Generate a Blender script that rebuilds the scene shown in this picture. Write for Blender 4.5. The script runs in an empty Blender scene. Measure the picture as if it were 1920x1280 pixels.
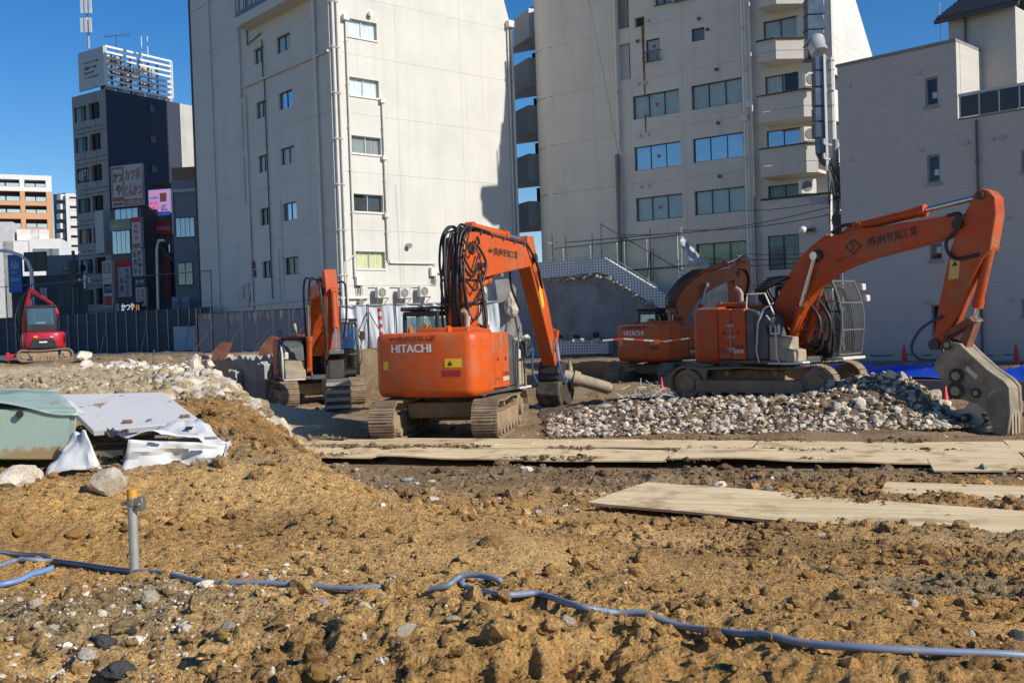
import bpy, bmesh, math, random
import numpy as np
from mathutils import Vector, Matrix
random.seed(7)
RNG = np.random.default_rng(11)
SC = bpy.context.scene
COL = SC.collection
R = math.radians
# ---------------------------------------------------------------- camera
CAMZ = 2.75
FPX = 1900.0
PITCH, ROLL = R(1.0), R(1.96)
_F = Vector((0, math.cos(PITCH), -math.sin(PITCH)))
_U0 = Vector((0, math.sin(PITCH), math.cos(PITCH)))
_X = Vector((1, 0, 0))
_RT = math.cos(ROLL) * _X - math.sin(ROLL) * _U0
_UP = math.sin(ROLL) * _X + math.cos(ROLL) * _U0
CAM = Vector((0, 0, CAMZ))
cd = bpy.data.cameras.new('camera')
cd.sensor_width = 36.0
cd.lens = 36.0 * FPX / 1920.0
cd.clip_start, cd.clip_end = 0.1, 3000
cam = bpy.data.objects.new('camera', cd)
COL.objects.link(cam)
cam.matrix_world = Matrix(((_RT.x, _UP.x, -_F.x, 0), (_RT.y, _UP.y, -_F.y, 0), (_RT.z, _UP.z, -_F.z, CAMZ), (0, 0, 0, 1)))
SC.camera = cam
# ---------------------------------------------------------------- light
SUN_PHI, SUN_EL = R(58), R(33)          # to the right and behind the camera
SUNV = Vector((math.sin(SUN_PHI) * math.cos(SUN_EL), -math.cos(SUN_PHI) * math.cos(SUN_EL), math.sin(SUN_EL)))
wd = bpy.data.worlds.new('World')
SC.world = wd
wd.use_nodes = True
wn = wd.node_tree
for n in list(wn.nodes): wn.nodes.remove(n)
sky = wn.nodes.new('ShaderNodeTexSky')
sky.sky_type = 'NISHITA'
sky.sun_disc = False
sky.sun_elevation = SUN_EL
sky.sun_rotation = math.atan2(SUNV.x, SUNV.y)
sky.altitude = 50
sky.air_density, sky.dust_density, sky.ozone_density = 1.0, 0.25, 4.0
bg = wn.nodes.new('ShaderNodeBackground')
bg.inputs['Strength'].default_value = 0.112
wo = wn.nodes.new('ShaderNodeOutputWorld')
hs = wn.nodes.new('ShaderNodeHueSaturation'); hs.inputs['Saturation'].default_value = 1.34; hs.inputs['Hue'].default_value = 0.507
wn.links.new(sky.outputs[0], hs.inputs['Color'])
wn.links.new(hs.outputs[0], bg.inputs['Color'])
wn.links.new(bg.outputs[0], wo.inputs['Surface'])
sl = bpy.data.lights.new('sun', 'SUN')
sl.energy = 5.0
sl.angle = R(0.53)
sl.color = (1.0, 0.94, 0.845)
sun = bpy.data.objects.new('sun', sl)
COL.objects.link(sun)
sun.location = (30, -20, 60)
sun.rotation_euler = (-SUNV).to_track_quat('-Z', 'Y').to_euler()
SC.view_settings.view_transform = 'Standard'
SC.view_settings.look = 'None'
SC.view_settings.exposure = 0.10
SC.view_settings.gamma = 1.0
SC.render.engine = 'CYCLES'
SC.cycles.max_bounces = 6
SC.cycles.diffuse_bounces = 3
SC.cycles.transparent_max_bounces = 12
# ---------------------------------------------------------------- pixel rays of the photograph (1920 x 1280) used to measure the place
def ray(px, py):
    return (_F * FPX + _RT * (px - 960) + _UP * (640 - py)).normalized()
def P(px, py, Y):
    d = ray(px, py)
    return CAM + d * (Y / d.y)
def PZ(px, py, z):
    d = ray(px, py)
    return CAM + d * ((z - CAMZ) / d.z)
def hor(a):                      # horizontal unit vector, azimuth a degrees to the right of straight ahead
    return Vector((math.sin(R(a)), math.cos(R(a)), 0))
class Face:                      # a vertical plane: u runs to the right, n points to the viewer's side
    def __init__(s, O, az):
        s.O = Vector((O[0], O[1], 0)); s.u = hor(az); s.n = Vector((s.u.y, -s.u.x, 0))
    def uz(s, px, py):
        d = ray(px, py); t = (s.O - CAM).dot(s.n) / d.dot(s.n); p = CAM + d * t
        return ((p - s.O).dot(s.u), p.z)
    def pt(s, u, z, d=0.0):
        p = s.O + s.u * u + s.n * d
        return Vector((p.x, p.y, z))
# ---------------------------------------------------------------- noise
def _h(ix, iy, s):
    n = (ix.astype(np.int64) * 374761393 + iy.astype(np.int64) * 668265263 + s * 974711) & 0xffffffff
    n = ((n ^ (n >> 13)) * 1274126177) & 0xffffffff
    return ((n ^ (n >> 16)) & 0xffff) / 65535.0
def vn(x, y, s=0):
    x = np.asarray(x, float); y = np.asarray(y, float)
    ix = np.floor(x); iy = np.floor(y); fx = x - ix; fy = y - iy
    fx = fx * fx * (3 - 2 * fx); fy = fy * fy * (3 - 2 * fy)
    a = _h(ix, iy, s); b = _h(ix + 1, iy, s); c = _h(ix, iy + 1, s); d = _h(ix + 1, iy + 1, s)
    return (a + (b - a) * fx) * (1 - fy) + (c + (d - c) * fx) * fy - 0.5
def fbm(x, y, o=4, s=0, g=0.5):
    r = 0; a = 1.0
    for i in range(o):
        r = r + a * vn(x * 2 ** i + 17 * i, y * 2 ** i - 9 * i, s + i); a *= g
    return r
# ---------------------------------------------------------------- mesh builder
class MB:
    def __init__(s): s.v = []; s.f = []; s.mi = []
    def add(s, vs, fs, m=0):
        b = len(s.v); s.v += [tuple(v) for v in vs]
        s.f += [tuple(b + i for i in f) for f in fs]; s.mi += [m] * len(fs); return s
    def obox(s, o, a, b, c, m=0):
        o, a, b, c = map(Vector, (o, a, b, c))
        if a.cross(b).dot(c) < 0: a, b = b, a
        vs = [o, o + a, o + a + b, o + b, o + c, o + a + c, o + a + b + c, o + b + c]
        return s.add(vs, [(0, 3, 2, 1), (4, 5, 6, 7), (0, 1, 5, 4), (1, 2, 6, 5), (2, 3, 7, 6), (3, 0, 4, 7)], m)
    def box(s, x0, x1, y0, y1, z0, z1, m=0):
        return s.obox((x0, y0, z0), (x1 - x0, 0, 0), (0, y1 - y0, 0), (0, 0, z1 - z0), m)
    def bar(s, p, q, w, h, m=0, up=(0, 0, 1)):
        p, q = Vector(p), Vector(q); d = q - p; up = Vector(up)
        a = d.cross(up)
        if a.length < 1e-6: a = d.cross(Vector((1, 0, 0)))
        a.normalize(); b = a.cross(d).normalized()
        return s.obox(p - a * w / 2 - b * h / 2, d, a * w, b * h, m)
    def cyl(s, p, q, r, r2=None, n=12, m=0, caps=True):
        p, q = Vector(p), Vector(q); r2 = r if r2 is None else r2
        d = (q - p).normalized(); a = d.cross(Vector((0, 0, 1)))
        if a.length < 1e-4: a = Vector((1, 0, 0))
        a.normalize(); b = d.cross(a)
        vs = []; fs = []
        for i in range(n):
            t = 2 * math.pi * i / n; o = a * math.cos(t) + b * math.sin(t)
            vs += [p + o * r, q + o * r2]
        for i in range(n):
            j = (i + 1) % n; fs.append((2 * i, 2 * j, 2 * j + 1, 2 * i + 1))
        if caps: fs += [tuple(2 * i for i in range(n))[::-1], tuple(2 * i + 1 for i in range(n))]
        return s.add(vs, fs, m)
    def tube(s, pts, r, n=8, m=0, caps=True):
        pts = [Vector(p) for p in pts]; k = len(pts); vs = []; fs = []
        a = None
        for i, p in enumerate(pts):
            d = (pts[min(i + 1, k - 1)] - pts[max(i - 1, 0)]).normalized()
            if a is None:
                a = d.cross(Vector((0, 0, 1)))
                if a.length < 1e-3: a = Vector((1, 0, 0))
            a = (a - d * a.dot(d)).normalized(); b = d.cross(a)
            rr = r[i] if isinstance(r, (list, tuple)) else r
            for j in range(n):
                t = 2 * math.pi * j / n; vs.append(p + (a * math.cos(t) + b * math.sin(t)) * rr)
        for i in range(k - 1):
            for j in range(n):
                j2 = (j + 1) % n; fs.append((i * n + j, i * n + j2, (i + 1) * n + j2, (i + 1) * n + j))
        if caps: fs += [tuple(range(n))[::-1], tuple((k - 1) * n + j for j in range(n))]
        return s.add(vs, fs, m)
    def prism(s, pts, y0, y1, m=0, mp=None):
        """outline in (x, z) extruded along y; mp maps (x, y, z) to a point"""
        mp = mp or (lambda x, y, z: (x, y, z)); n = len(pts)
        ar = sum(pts[i][0] * pts[(i + 1) % n][1] - pts[(i + 1) % n][0] * pts[i][1] for i in range(n))
        if ar < 0: pts = pts[::-1]
        vs = [mp(x, y0, z) for x, z in pts] + [mp(x, y1, z) for x, z in pts]
        fs = [tuple(range(n)), tuple(range(n, 2 * n))[::-1]]
        for i in range(n):
            j = (i + 1) % n; fs.append((i, i + n, j + n, j))
        return s.add(vs, fs, m)
    def loft(s, rings, m=0, closed=True, caps=True):
        n = len(rings[0]); vs = [v for r in rings for v in r]; fs = []
        for i in range(len(rings) - 1):
            for j in range(n if closed else n - 1):
                j2 = (j + 1) % n; fs.append((i * n + j, i * n + j2, (i + 1) * n + j2, (i + 1) * n + j))
        if caps: fs += [tuple(range(n))[::-1], tuple((len(rings) - 1) * n + j for j in range(n))]
        return s.add(vs, fs, m)
    def build(s, name, mats, parent=None, smooth=30, bevel=0.0, kind=None, world=False):
        me = bpy.data.meshes.new(name)
        vs = s.v
        if world and parent is not None:
            l = parent.location; vs = [(v[0] - l.x, v[1] - l.y, v[2] - l.z) for v in vs]
        me.from_pydata(vs, [], s.f)
        if not isinstance(mats, (list, tuple)): mats = [mats]
        for mt in mats: me.materials.append(mt)
        if len(mats) > 1: me.polygons.foreach_set('material_index', s.mi)
        if smooth:
            me.polygons.foreach_set('use_smooth', [True] * len(me.polygons)); me.set_sharp_from_angle(angle=R(smooth))
        me.validate()
        return link(name, me, parent, bevel, kind)
def link(name, me, parent=None, bevel=0.0, kind=None):
    o = bpy.data.objects.new(name, me); COL.objects.link(o)
    if parent is not None: o.parent = parent
    if bevel:
        b = o.modifiers.new('bevel', 'BEVEL'); b.width = bevel; b.segments = 2; b.limit_method = 'ANGLE'; b.angle_limit = R(35)
        b.use_clamp_overlap = True
    if kind: o['kind'] = kind
    return o
def tag(o, label, cat, group=None):
    o['label'] = label; o['category'] = cat
    if group: o['group'] = group
    return o
def thing(name, label, cat, loc=(0, 0, 0), rz=0.0, group=None):
    o = bpy.data.objects.new(name, None); COL.objects.link(o); o.location = loc; o.rotation_euler = (0, 0, rz)
    o.empty_display_size = 0.2
    return tag(o, label, cat, group)
# ---------------------------------------------------------------- materials
MATS = {}
def mat(name, c, rough=0.6, metal=0.0, var=0.12, vs=2.0, bump=0.0, bs=20.0, dirt=None, streak=0.0, spec=0.5, emit=0.0, wear=None, world=False, alpha=None):
    """c base colour; var = large soft variation; dirt=(colour, amount, scale); streak = vertical rain streaks; wear=(colour, amount, scale) sharp chips"""
    if name in MATS: return MATS[name]
    m = bpy.data.materials.new(name); m.use_nodes = True; nt = m.node_tree; N = nt.nodes; L = nt.links
    bs_ = N['Principled BSDF']; bs_.inputs['Roughness'].default_value = rough; bs_.inputs['Metallic'].default_value = metal
    bs_.inputs['Specular IOR Level'].default_value = spec
    tc = N.new('ShaderNodeTexCoord')
    if world:
        g = N.new('ShaderNodeNewGeometry'); co = g.outputs['Position']
    else: co = tc.outputs['Object']
    def noise(scale, detail=5, rgh=0.6, vec=None):
        n = N.new('ShaderNodeTexNoise'); n.inputs['Scale'].default_value = scale; n.inputs['Detail'].default_value = detail
        n.inputs['Roughness'].default_value = rgh; L.new(vec or co, n.inputs['Vector']); return n.outputs['Fac']
    def mr(f, a, b, lo, hi):
        n = N.new('ShaderNodeMapRange'); L.new(f, n.inputs[0])
        for i, v in enumerate((a, b, lo, hi)): n.inputs[i + 1].default_value = v
        return n.outputs[0]
    def mix(f, a, b, mode='MIX'):
        n = N.new('ShaderNodeMix'); n.data_type = 'RGBA'; n.blend_type = mode
        if isinstance(f, float): n.inputs[0].default_value = f
        else: L.new(f, n.inputs[0])
        for i, v in ((6, a), (7, b)):
            if isinstance(v, tuple): n.inputs[i].default_value = (*v[:3], 1)
            else: L.new(v, n.inputs[i])
        return n.outputs[2]
    col = tuple(c)
    if var:
        f = mr(noise(vs), 0.3, 0.7, 0, 1)
        col = mix(f, tuple(x * (1 - var) for x in c), tuple(min(1, x * (1 + var)) for x in c))
    if streak:
        mp = N.new('ShaderNodeMapping'); mp.inputs['Scale'].default_value = (3.0, 3.0, 0.12); L.new(co, mp.inputs[0])
        f = mr(noise(1.0, 6, 0.65, mp.outputs[0]), 0.5, 0.75, 0, streak)
        col = mix(f, col if not isinstance(col, tuple) else col, tuple(x * 0.55 for x in c))
    if dirt:
        f = mr(noise(dirt[2], 7, 0.68), 0.62 - dirt[1] * 0.3, 0.78 - dirt[1] * 0.2, 0, min(1.0, dirt[1] * 1.6))
        col = mix(f, col, dirt[0]); r_ = mr(f, 0, 1, rough, min(1, rough + 0.3)); L.new(r_, bs_.inputs['Roughness'])
    if wear:
        f = mr(noise(wear[2], 4, 0.7), 0.66 - wear[1] * 0.2, 0.68 - wear[1] * 0.2, 0, 0.85)
        col = mix(f, col, wear[0])
    if isinstance(col, tuple): bs_.inputs['Base Color'].default_value = (*col, 1)
    else: L.new(col, bs_.inputs['Base Color'])
    if bump:
        b = N.new('ShaderNodeBump'); b.inputs['Strength'].default_value = min(1, bump); b.inputs['Distance'].default_value = 0.02
        L.new(noise(bs, 6, 0.65), b.inputs['Height']); L.new(b.outputs[0], bs_.inputs['Normal'])
    if emit:
        bs_.inputs['Emission Strength'].default_value = emit
        bs_.inputs['Emission Color'].default_value = (*c, 1)
    MATS[name] = m
    return m
def glassmat(name, tint=(0.55, 0.62, 0.62), see=0.5, rough=0.03):
    if name in MATS: return MATS[name]
    m = bpy.data.materials.new(name); m.use_nodes = True; nt = m.node_tree; N = nt.nodes; L = nt.links
    out = N['Material Output']; N.remove(N['Principled BSDF'])
    g = N.new('ShaderNodeBsdfGlossy'); g.inputs['Roughness'].default_value = rough; g.inputs['Color'].default_value = (0.9, 0.95, 1, 1)
    t = N.new('ShaderNodeBsdfTransparent'); t.inputs['Color'].default_value = (*tint, 1)
    lw = N.new('ShaderNodeLayerWeight'); lw.inputs['Blend'].default_value = 0.25
    ma = N.new('ShaderNodeMath'); ma.operation = 'MAXIMUM'; ma.inputs[1].default_value = 1 - see
    L.new(lw.outputs['Fresnel'], ma.inputs[0])
    mx = N.new('ShaderNodeMixShader'); L.new(ma.outputs[0], mx.inputs[0]); L.new(t.outputs[0], mx.inputs[1]); L.new(g.outputs[0], mx.inputs[2])
    # slightly wavy panes
    tc = N.new('ShaderNodeTexCoord'); nz = N.new('ShaderNodeTexNoise'); nz.inputs['Scale'].default_value = 1.1; L.new(tc.outputs['Object'], nz.inputs['Vector'])
    b = N.new('ShaderNodeBump'); b.inputs['Strength'].default_value = 0.05; b.inputs['Distance'].default_value = 0.1; L.new(nz.outputs['Fac'], b.inputs['Height']); L.new(b.outputs[0], g.inputs['Normal'])
    L.new(mx.outputs[0], out.inputs['Surface']); MATS[name] = m; return m
# lettering -> mesh, laid by a mapping function from (x, y) metres to a point
_TXT = {}
def text_mesh(body):
    if body not in _TXT:
        c = bpy.data.curves.new('lettering', 'FONT'); c.body = body; c.resolution_u = 3; c.align_x = 'LEFT'
        o = bpy.data.objects.new('lettering', c); COL.objects.link(o)
        dg = bpy.context.evaluated_depsgraph_get(); me = bpy.data.meshes.new_from_object(o.evaluated_get(dg))
        v = np.array([p.co[:2] for p in me.vertices]).reshape(-1, 2); f = [tuple(p.vertices) for p in me.polygons]
        bpy.data.objects.remove(o); bpy.data.curves.remove(c); bpy.data.meshes.remove(me)
        if len(v): lo, hi = v.min(0), v.max(0); v = (v - lo) / np.maximum(hi - lo, 1e-6)
        _TXT[body] = (v, f)
    return _TXT[body]
def lettering(body, mp, w, h, m, parent=None, world=False, name='lettering', bold=0.0):
    """text stretched to w x h; mp(x, y, d) -> point (x to the reader's right, d proud of the surface)"""
    v, f = text_mesh(body); mb = MB()
    for i, k in enumerate((0.0,) if not bold else (-bold, bold)):
        mb.add([mp(float(a) * w + k, float(b) * h, 0.0016 * i) for a, b in v], f)
    return mb.build(name, m, parent, smooth=0, world=world)
# ================================================================ ground
GRAY = Face((P(1585, 677, 36.7).x, 36.7), 135.2)          # long wall of the grey house
def sstep(a, b, x):
    t = np.clip((x - a) / (b - a), 0, 1); return t * t * (3 - 2 * t)
def base_z(x, y):
    x = np.asarray(x, float); y = np.asarray(y, float)
    D = np.interp(y, [0, 3.5, 5, 8, 10, 12, 14, 18, 20, 24, 900], [1.15, 1.22, 1.4, 1.85, 2.05, 2.28, 2.45, 2.68, 2.74, 2.75, 2.75])
    pit = CAMZ - D
    lf = CAMZ - np.interp(y, [0, 4, 5.4, 7, 8.5, 10, 14, 20, 24, 30, 34, 38, 55, 70, 900], [1.15, 1.18, 1.25, 1.06, 0.92, 0.84, 0.74, 0.86, 1.0, 1.12, 1.0, 0.78, 1.1, 1.35, 1.35])
    lf = lf + 0.30 * np.exp(-((x + 10.5) / 3.0) ** 2 - ((y - 21.5) / 3.5) ** 2)
    xe = np.interp(y, [0, 6, 8, 9, 10, 12, 15, 18, 20, 22, 26, 30, 36, 40, 45, 60, 75, 900], [3, 0.4, -0.9, -1.5, -1.8, -2.5, -3.4, -4.3, -5.3, -6.5, -8.3, -9.6, -12.2, -13, -14.5, -22, -40, -400])
    w = np.interp(y, [0, 6, 8, 12, 20, 30, 900], [3.0, 1.6, 1.0, 1.1, 1.3, 0.9, 1.2])
    z = pit + (lf - pit) * (1 - sstep(xe - w, xe + w, x))
    # bank along the far fence, then the street behind
    far = np.interp(x, [-60, -16, -4, 0, 30, 60], [44, 44, 45.5, 49, 47, 47])
    top = np.interp(x, [-60, -4, 0, 60], [1.75, 1.75, 0.7, 0.7])
    z = np.maximum(z, top * sstep(far, far + 3.0, y))
    # step below the grey house
    sd = (x - GRAY.O.x) * GRAY.n.x + (y - GRAY.O.y) * GRAY.n.y
    us = (x - GRAY.O.x) * GRAY.u.x + (y - GRAY.O.y) * GRAY.u.y
    z = np.maximum(z, 0.9 * (1 - sstep(2.3, 3.0, sd)) * sstep(-7, -5, us))
    # soil pushed up between fence and machine, low heaps in the pit
    z = z + 0.55 * np.exp(-((x + 7.6) / 1.6) ** 2 - ((y - 31) / 1.6) ** 2) + 0.9 * np.exp(-((x + 5.6) / 2.2) ** 2 - ((y - 43.5) / 2.0) ** 2)
    z = z + 0.35 * np.exp(-((x - 4.5) / 3.0) ** 2 - ((y - 39) / 1.2) ** 2)
    return z
def rough_z(x, y):
    near = np.interp(y, [0, 4, 9, 15, 22, 40, 60, 80], [1, 1, 1, 0.75, 0.55, 0.8, 0.5, 0.1])
    lump = fbm(x * 0.8, y * 0.8, 3, 3) * 0.16
    m1 = fbm(x * 3.1, y * 3.1, 3, 21); m2 = np.abs(fbm(x * 7.0 + 5, y * 7.0, 3, 33)); m3 = fbm(x * 22, y * 22, 2, 47)
    patch = np.clip(vn(x * 0.55 + 4, y * 0.55, 61) * 2.2 + 0.62, 0.25, 1.25)
    r = lump + (m1 * 0.10 + (0.22 - m2) * 0.13) * patch + m3 * 0.034 * patch + fbm(x * 55, y * 55, 2, 51) * 0.014 * (1 - sstep(7, 12, y))
    # wheel and track ruts in the worked floor
    rut = np.sin((x * 0.42 + y) * 5.5 + 2 * vn(x * .5, y * .5, 5)) * 0.03 * sstep(13, 16, y) * (1 - sstep(40, 44, y))
    # crawler prints pressed into the softer ground in front
    for c0, sl in ((1.6, .42), (3.9, .42), (-1.2, -.12)):
        d = (x - (c0 + sl * (y - 8) + .25 * np.sin(y * .5))); s_ = y + x * sl; m = np.exp(-(d / .3) ** 4) * sstep(5.6, 6.6, y) * (1 - sstep(12.5, 14, y)) * np.clip(vn(x * .6, y * .6, 8) * 2 + .7, 0, 1)
        r = r * (1 - .6 * m) - m * (.045 + .022 * np.sign(np.sin(s_ * 36)))
    return (r * near + rut)
PLATE_DIR = hor(109.5)
FP_O, FP_D, FP_Z = (0.78, 11.25), (0.82, -0.572), 0.74
def plate_flat(x, y):
    px, py = x + 2.9, y - 21.2
    v = -px * PLATE_DIR.y + py * PLATE_DIR.x      # across, away from the camera
    u = px * PLATE_DIR.x + py * PLATE_DIR.y
    return (1 - sstep(2.3, 3.0, np.abs(v - 1.6))) * sstep(-5, -4, u) * (1 - sstep(18, 20, u))
def ground_z(x, y):
    x = np.asarray(x, float); y = np.asarray(y, float)
    b = base_z(x, y); f = plate_flat(x, y)
    z = b + rough_z(x, y) * (1 - 0.85 * f)
    # shallow trench under the single plate in front
    a, b = x - FP_O[0], y - FP_O[1]; u = a * FP_D[0] + b * FP_D[1]; v = a * -FP_D[1] + b * FP_D[0]
    m = sstep(-.25, .05, u) * (1 - sstep(6.0, 6.4, u)) * sstep(-.12, .06, v) * (1 - sstep(1.3, 1.6, v))
    z = z + (np.minimum(z, FP_Z - .10) - z) * m
    z = z - 0.24 * np.exp(-((x - 10.9) / 1.3) ** 2 - ((y - 23) / 1.0) ** 2)
    return z - 0.10 * f
def gz(x, y): return float(ground_z(np.array([x]), np.array([y]))[0])
def soil_rgb(x, y):
    # the soils: ochre clay in front, grey-brown dust in the pit, pale sand on the left heap, damp dark earth in patches
    ochre = np.array([0.66, 0.375, 0.125]); pale = np.array([0.80, 0.56, 0.26]); grey = np.array([0.33, 0.235, 0.135]); damp = np.array([0.19, 0.102, 0.042]); street = np.array([0.13, 0.13, 0.13])
    n1 = np.clip(fbm(x * 0.5, y * 0.5, 4, 71) * 1.7 + 0.5, 0, 1)[:, None]; n2 = np.clip(fbm(x * 1.3, y * 1.3, 4, 83) * 2.4 + 0.35, 0, 1)[:, None]
    c = ochre * (1 - n1) + (ochre * 0.55 + pale * 0.45) * n1
    c = c * (1 - 0.4 * n2) + damp * 0.4 * n2
    dk = np.clip(fbm(x * 0.22 + 3, y * 0.3, 3, 91) * 2.6 + 0.25 + 0.25 * sstep(0, 4, x) * sstep(6, 9, y), 0, 0.62)[:, None]; c = c * (1 - dk) + np.array([0.33, 0.175, 0.06]) * dk
    far = sstep(12, 17, y)[:, None]; c2 = grey * (1 - 0.5 * n2) + damp * 0.5 * n2; c = c * (1 - far) + c2 * far
    left = (sstep(11, 14, y) * (1 - sstep(33, 37, y)) * (1 - sstep(-3.9, -2.2, x + 0.16 * (y - 14))))[:, None]
    c = c * (1 - left) + (np.array([0.64, 0.51, 0.335]) * (1 - 0.4 * n2) + np.array([0.40, 0.29, 0.16]) * 0.4 * n2) * left
    gr = np.clip(fbm(x * 0.9 + 30, y * 0.9, 3, 99) * 3 - 0.4 + 0.5 * np.exp(-((x + 2.2) / 1.4) ** 2 - ((y - 4.2) / 1.0) ** 2), 0, 0.8)[:, None]
    c = c * (1 - gr * (1 - far)) + (np.array([0.40, 0.30, 0.165])) * gr * (1 - far)
    st = sstep(52, 56, y)[:, None]; c = c * (1 - st) + street * st
    return c
def make_ground():
    rows = [1.0]
    while rows[-1] < 60: rows.append(rows[-1] * 1.0066)
    while rows[-1] < 700: rows.append(rows[-1] * 1.06)
    rows = np.array(rows)
    cu = np.concatenate([np.linspace(-1.6, -0.62, 40)[:-1], np.linspace(-0.62, 0.62, 610), np.linspace(0.62, 1.6, 40)[1:]])
    Y, U = np.meshgrid(rows, cu, indexing='ij'); X = U * (Y + 1.2)
    Z = ground_z(X, Y); nr, nc = X.shape
    co = np.stack([X, Y, Z], -1).reshape(-1, 3)
    i = np.arange(nr * nc).reshape(nr, nc)
    q = np.stack([i[:-1, :-1], i[:-1, 1:], i[1:, 1:], i[1:, :-1]], -1).reshape(-1, 4)
    me = bpy.data.meshes.new('ground'); me.vertices.add(len(co)); me.vertices.foreach_set('co', co.ravel())
    me.loops.add(q.size); me.polygons.add(len(q)); me.loops.foreach_set('vertex_index', q.ravel())
    me.polygons.foreach_set('loop_start', np.arange(0, q.size, 4)); me.update()
    me.polygons.foreach_set('use_smooth', np.ones(len(q), bool))
    c = soil_rgb(X.ravel(), Y.ravel())
    rgba = np.concatenate([c, np.ones((len(c), 1))], 1).astype(np.float32)
    at = me.color_attributes.new('soil', 'FLOAT_COLOR', 'POINT'); at.data.foreach_set('color', rgba.ravel())
    m = bpy.data.materials.new('site_soil'); m.use_nodes = True; N = m.node_tree.nodes; L = m.node_tree.links; b = N['Principled BSDF']
    b.inputs['Roughness'].default_value = 0.95; b.inputs['Specular IOR Level'].default_value = 0.15
    a = N.new('ShaderNodeAttribute'); a.attribute_name = 'soil'; g = N.new('ShaderNodeNewGeometry')
    def nz(s, d=6):
        n = N.new('ShaderNodeTexNoise'); n.inputs['Scale'].default_value = s; n.inputs['Detail'].default_value = d; n.inputs['Roughness'].default_value = 0.72; L.new(g.outputs['Position'], n.inputs['Vector']); return n.outputs['Fac']
    def mr(f, a_, b_, lo, hi):
        n = N.new('ShaderNodeMapRange'); L.new(f, n.inputs[0])
        for k, v in enumerate((a_, b_, lo, hi)): n.inputs[k + 1].default_value = v
        return n.outputs[0]
    mx = N.new('ShaderNodeMix'); mx.data_type = 'RGBA'; mx.blend_type = 'MULTIPLY'; mx.inputs[0].default_value = 1.0
    v = mr(nz(26), 0.3, 0.66, 0.36, 1.5); cb = N.new('ShaderNodeCombineColor')
    for k in range(3): L.new(v, cb.inputs[k])
    L.new(a.outputs['Color'], mx.inputs[6]); L.new(cb.outputs[0], mx.inputs[7])
    vo = N.new('ShaderNodeTexVoronoi'); vo.inputs['Scale'].default_value = 55; L.new(g.outputs['Position'], vo.inputs['Vector'])
    sx = N.new('ShaderNodeSeparateColor'); L.new(vo.outputs['Color'], sx.inputs[0])
    pf = mr(sx.outputs[0], 0.9, 0.93, 0, 0.5)      # scattered pale grit
    m2 = N.new('ShaderNodeMix'); m2.data_type = 'RGBA'; L.new(pf, m2.inputs[0]); L.new(mx.outputs[2], m2.inputs[6]); m2.inputs[7].default_value = (0.55, 0.42, 0.24, 1)
    L.new(m2.outputs[2], b.inputs['Base Color'])
    ad = N.new('ShaderNodeMath'); ad.operation = 'ADD'; L.new(nz(48, 8), ad.inputs[0]); L.new(mr(vo.outputs['Distance'], 0, 0.5, 0.35, 0), ad.inputs[1])
    bp = N.new('ShaderNodeBump'); bp.inputs['Strength'].default_value = 1.0; bp.inputs['Distance'].default_value = 0.04; L.new(ad.outputs[0], bp.inputs['Height']); L.new(bp.outputs[0], b.inputs['Normal'])
    me.materials.append(m)
    o = link('ground', me); o['kind'] = 'structure'; o['label'] = 'churned ochre and brown soil of the demolition site'; return o
GROUND = make_ground()
# ---------------------------------------------------------------- stones
def rock_data(seed, sub=3, rough=0.09, cuts=9, dl=.6, dh=.95, lo=1.0):
    rg = np.random.default_rng(seed); bm = bmesh.new(); bmesh.ops.create_icosphere(bm, subdivisions=sub, radius=1.0)
    v = np.array([p.co for p in bm.verts]); f = [tuple(q.index for q in p.verts) for p in bm.faces]; bm.free()
    lf = sum(np.sin(v @ rg.normal(size=3) * q + rg.random() * 6)[:, None] * .12 / q * 2 for q in (1.5, 2.5, 4, 7))
    v = v * (1 + lf * lo + rough * (rg.random((len(v), 1)) - 0.5))
    for k in range(cuts):                        # flat broken faces
        n = rg.normal(size=3); n /= np.linalg.norm(n); d = rg.uniform(dl, dh); s = v @ n
        v = np.where((s > d)[:, None], v - np.outer(s - d, n), v)
    return v * np.array([1, rg.uniform(0.65, 1), rg.uniform(0.5, 0.85)]), f
ROCKS = []; SHARP = []
for k in range(10):
    v, f = rock_data(100 + k, 3); me = bpy.data.meshes.new('stone'); me.from_pydata(v.tolist(), [], f); me.polygons.foreach_set('use_smooth', [False] * len(f)); ROCKS.append(me)
for k in range(10):
    v, f = rock_data(300 + k, 2, .05, 16, .42, .8, .5); me = bpy.data.meshes.new('stone'); me.from_pydata(v.tolist(), [], f); me.polygons.foreach_set('use_smooth', [False] * len(f)); SHARP.append(me)
def stone_mats():
    C = dict(
        pale=((0.62, 0.54, 0.41), (0.62, 0.58, 0.50)), ochre=((0.40, 0.225, 0.065), (0.42, 0.27, 0.13)), dark=((0.085, 0.085, 0.085), (0.05, 0.05, 0.05)),
        grey=((0.44, 0.40, 0.33), (0.2, 0.19, 0.17)), white=((0.70, 0.64, 0.53), (0.72, 0.7, 0.66)))
    return {k: mat('stone_' + k, a, 0.93, var=0.25, vs=4, bump=0.8, bs=18, dirt=((0.30, 0.185, 0.085), 0.45, 2.2) if k in ('pale', 'white', 'ochre') else ((0.2, 0.15, 0.1), 0.2, 3), spec=0.2) for k, (a, b) in C.items()}
STONE = stone_mats()
_rm = {}
def rock_mesh(i, kind):
    if (i, kind) not in _rm:
        me = (SHARP if i >= 100 else ROCKS)[i % 10].copy(); me.materials.clear(); me.materials.append(STONE[kind]); _rm[(i, kind)] = me
    return _rm[(i, kind)]
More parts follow.
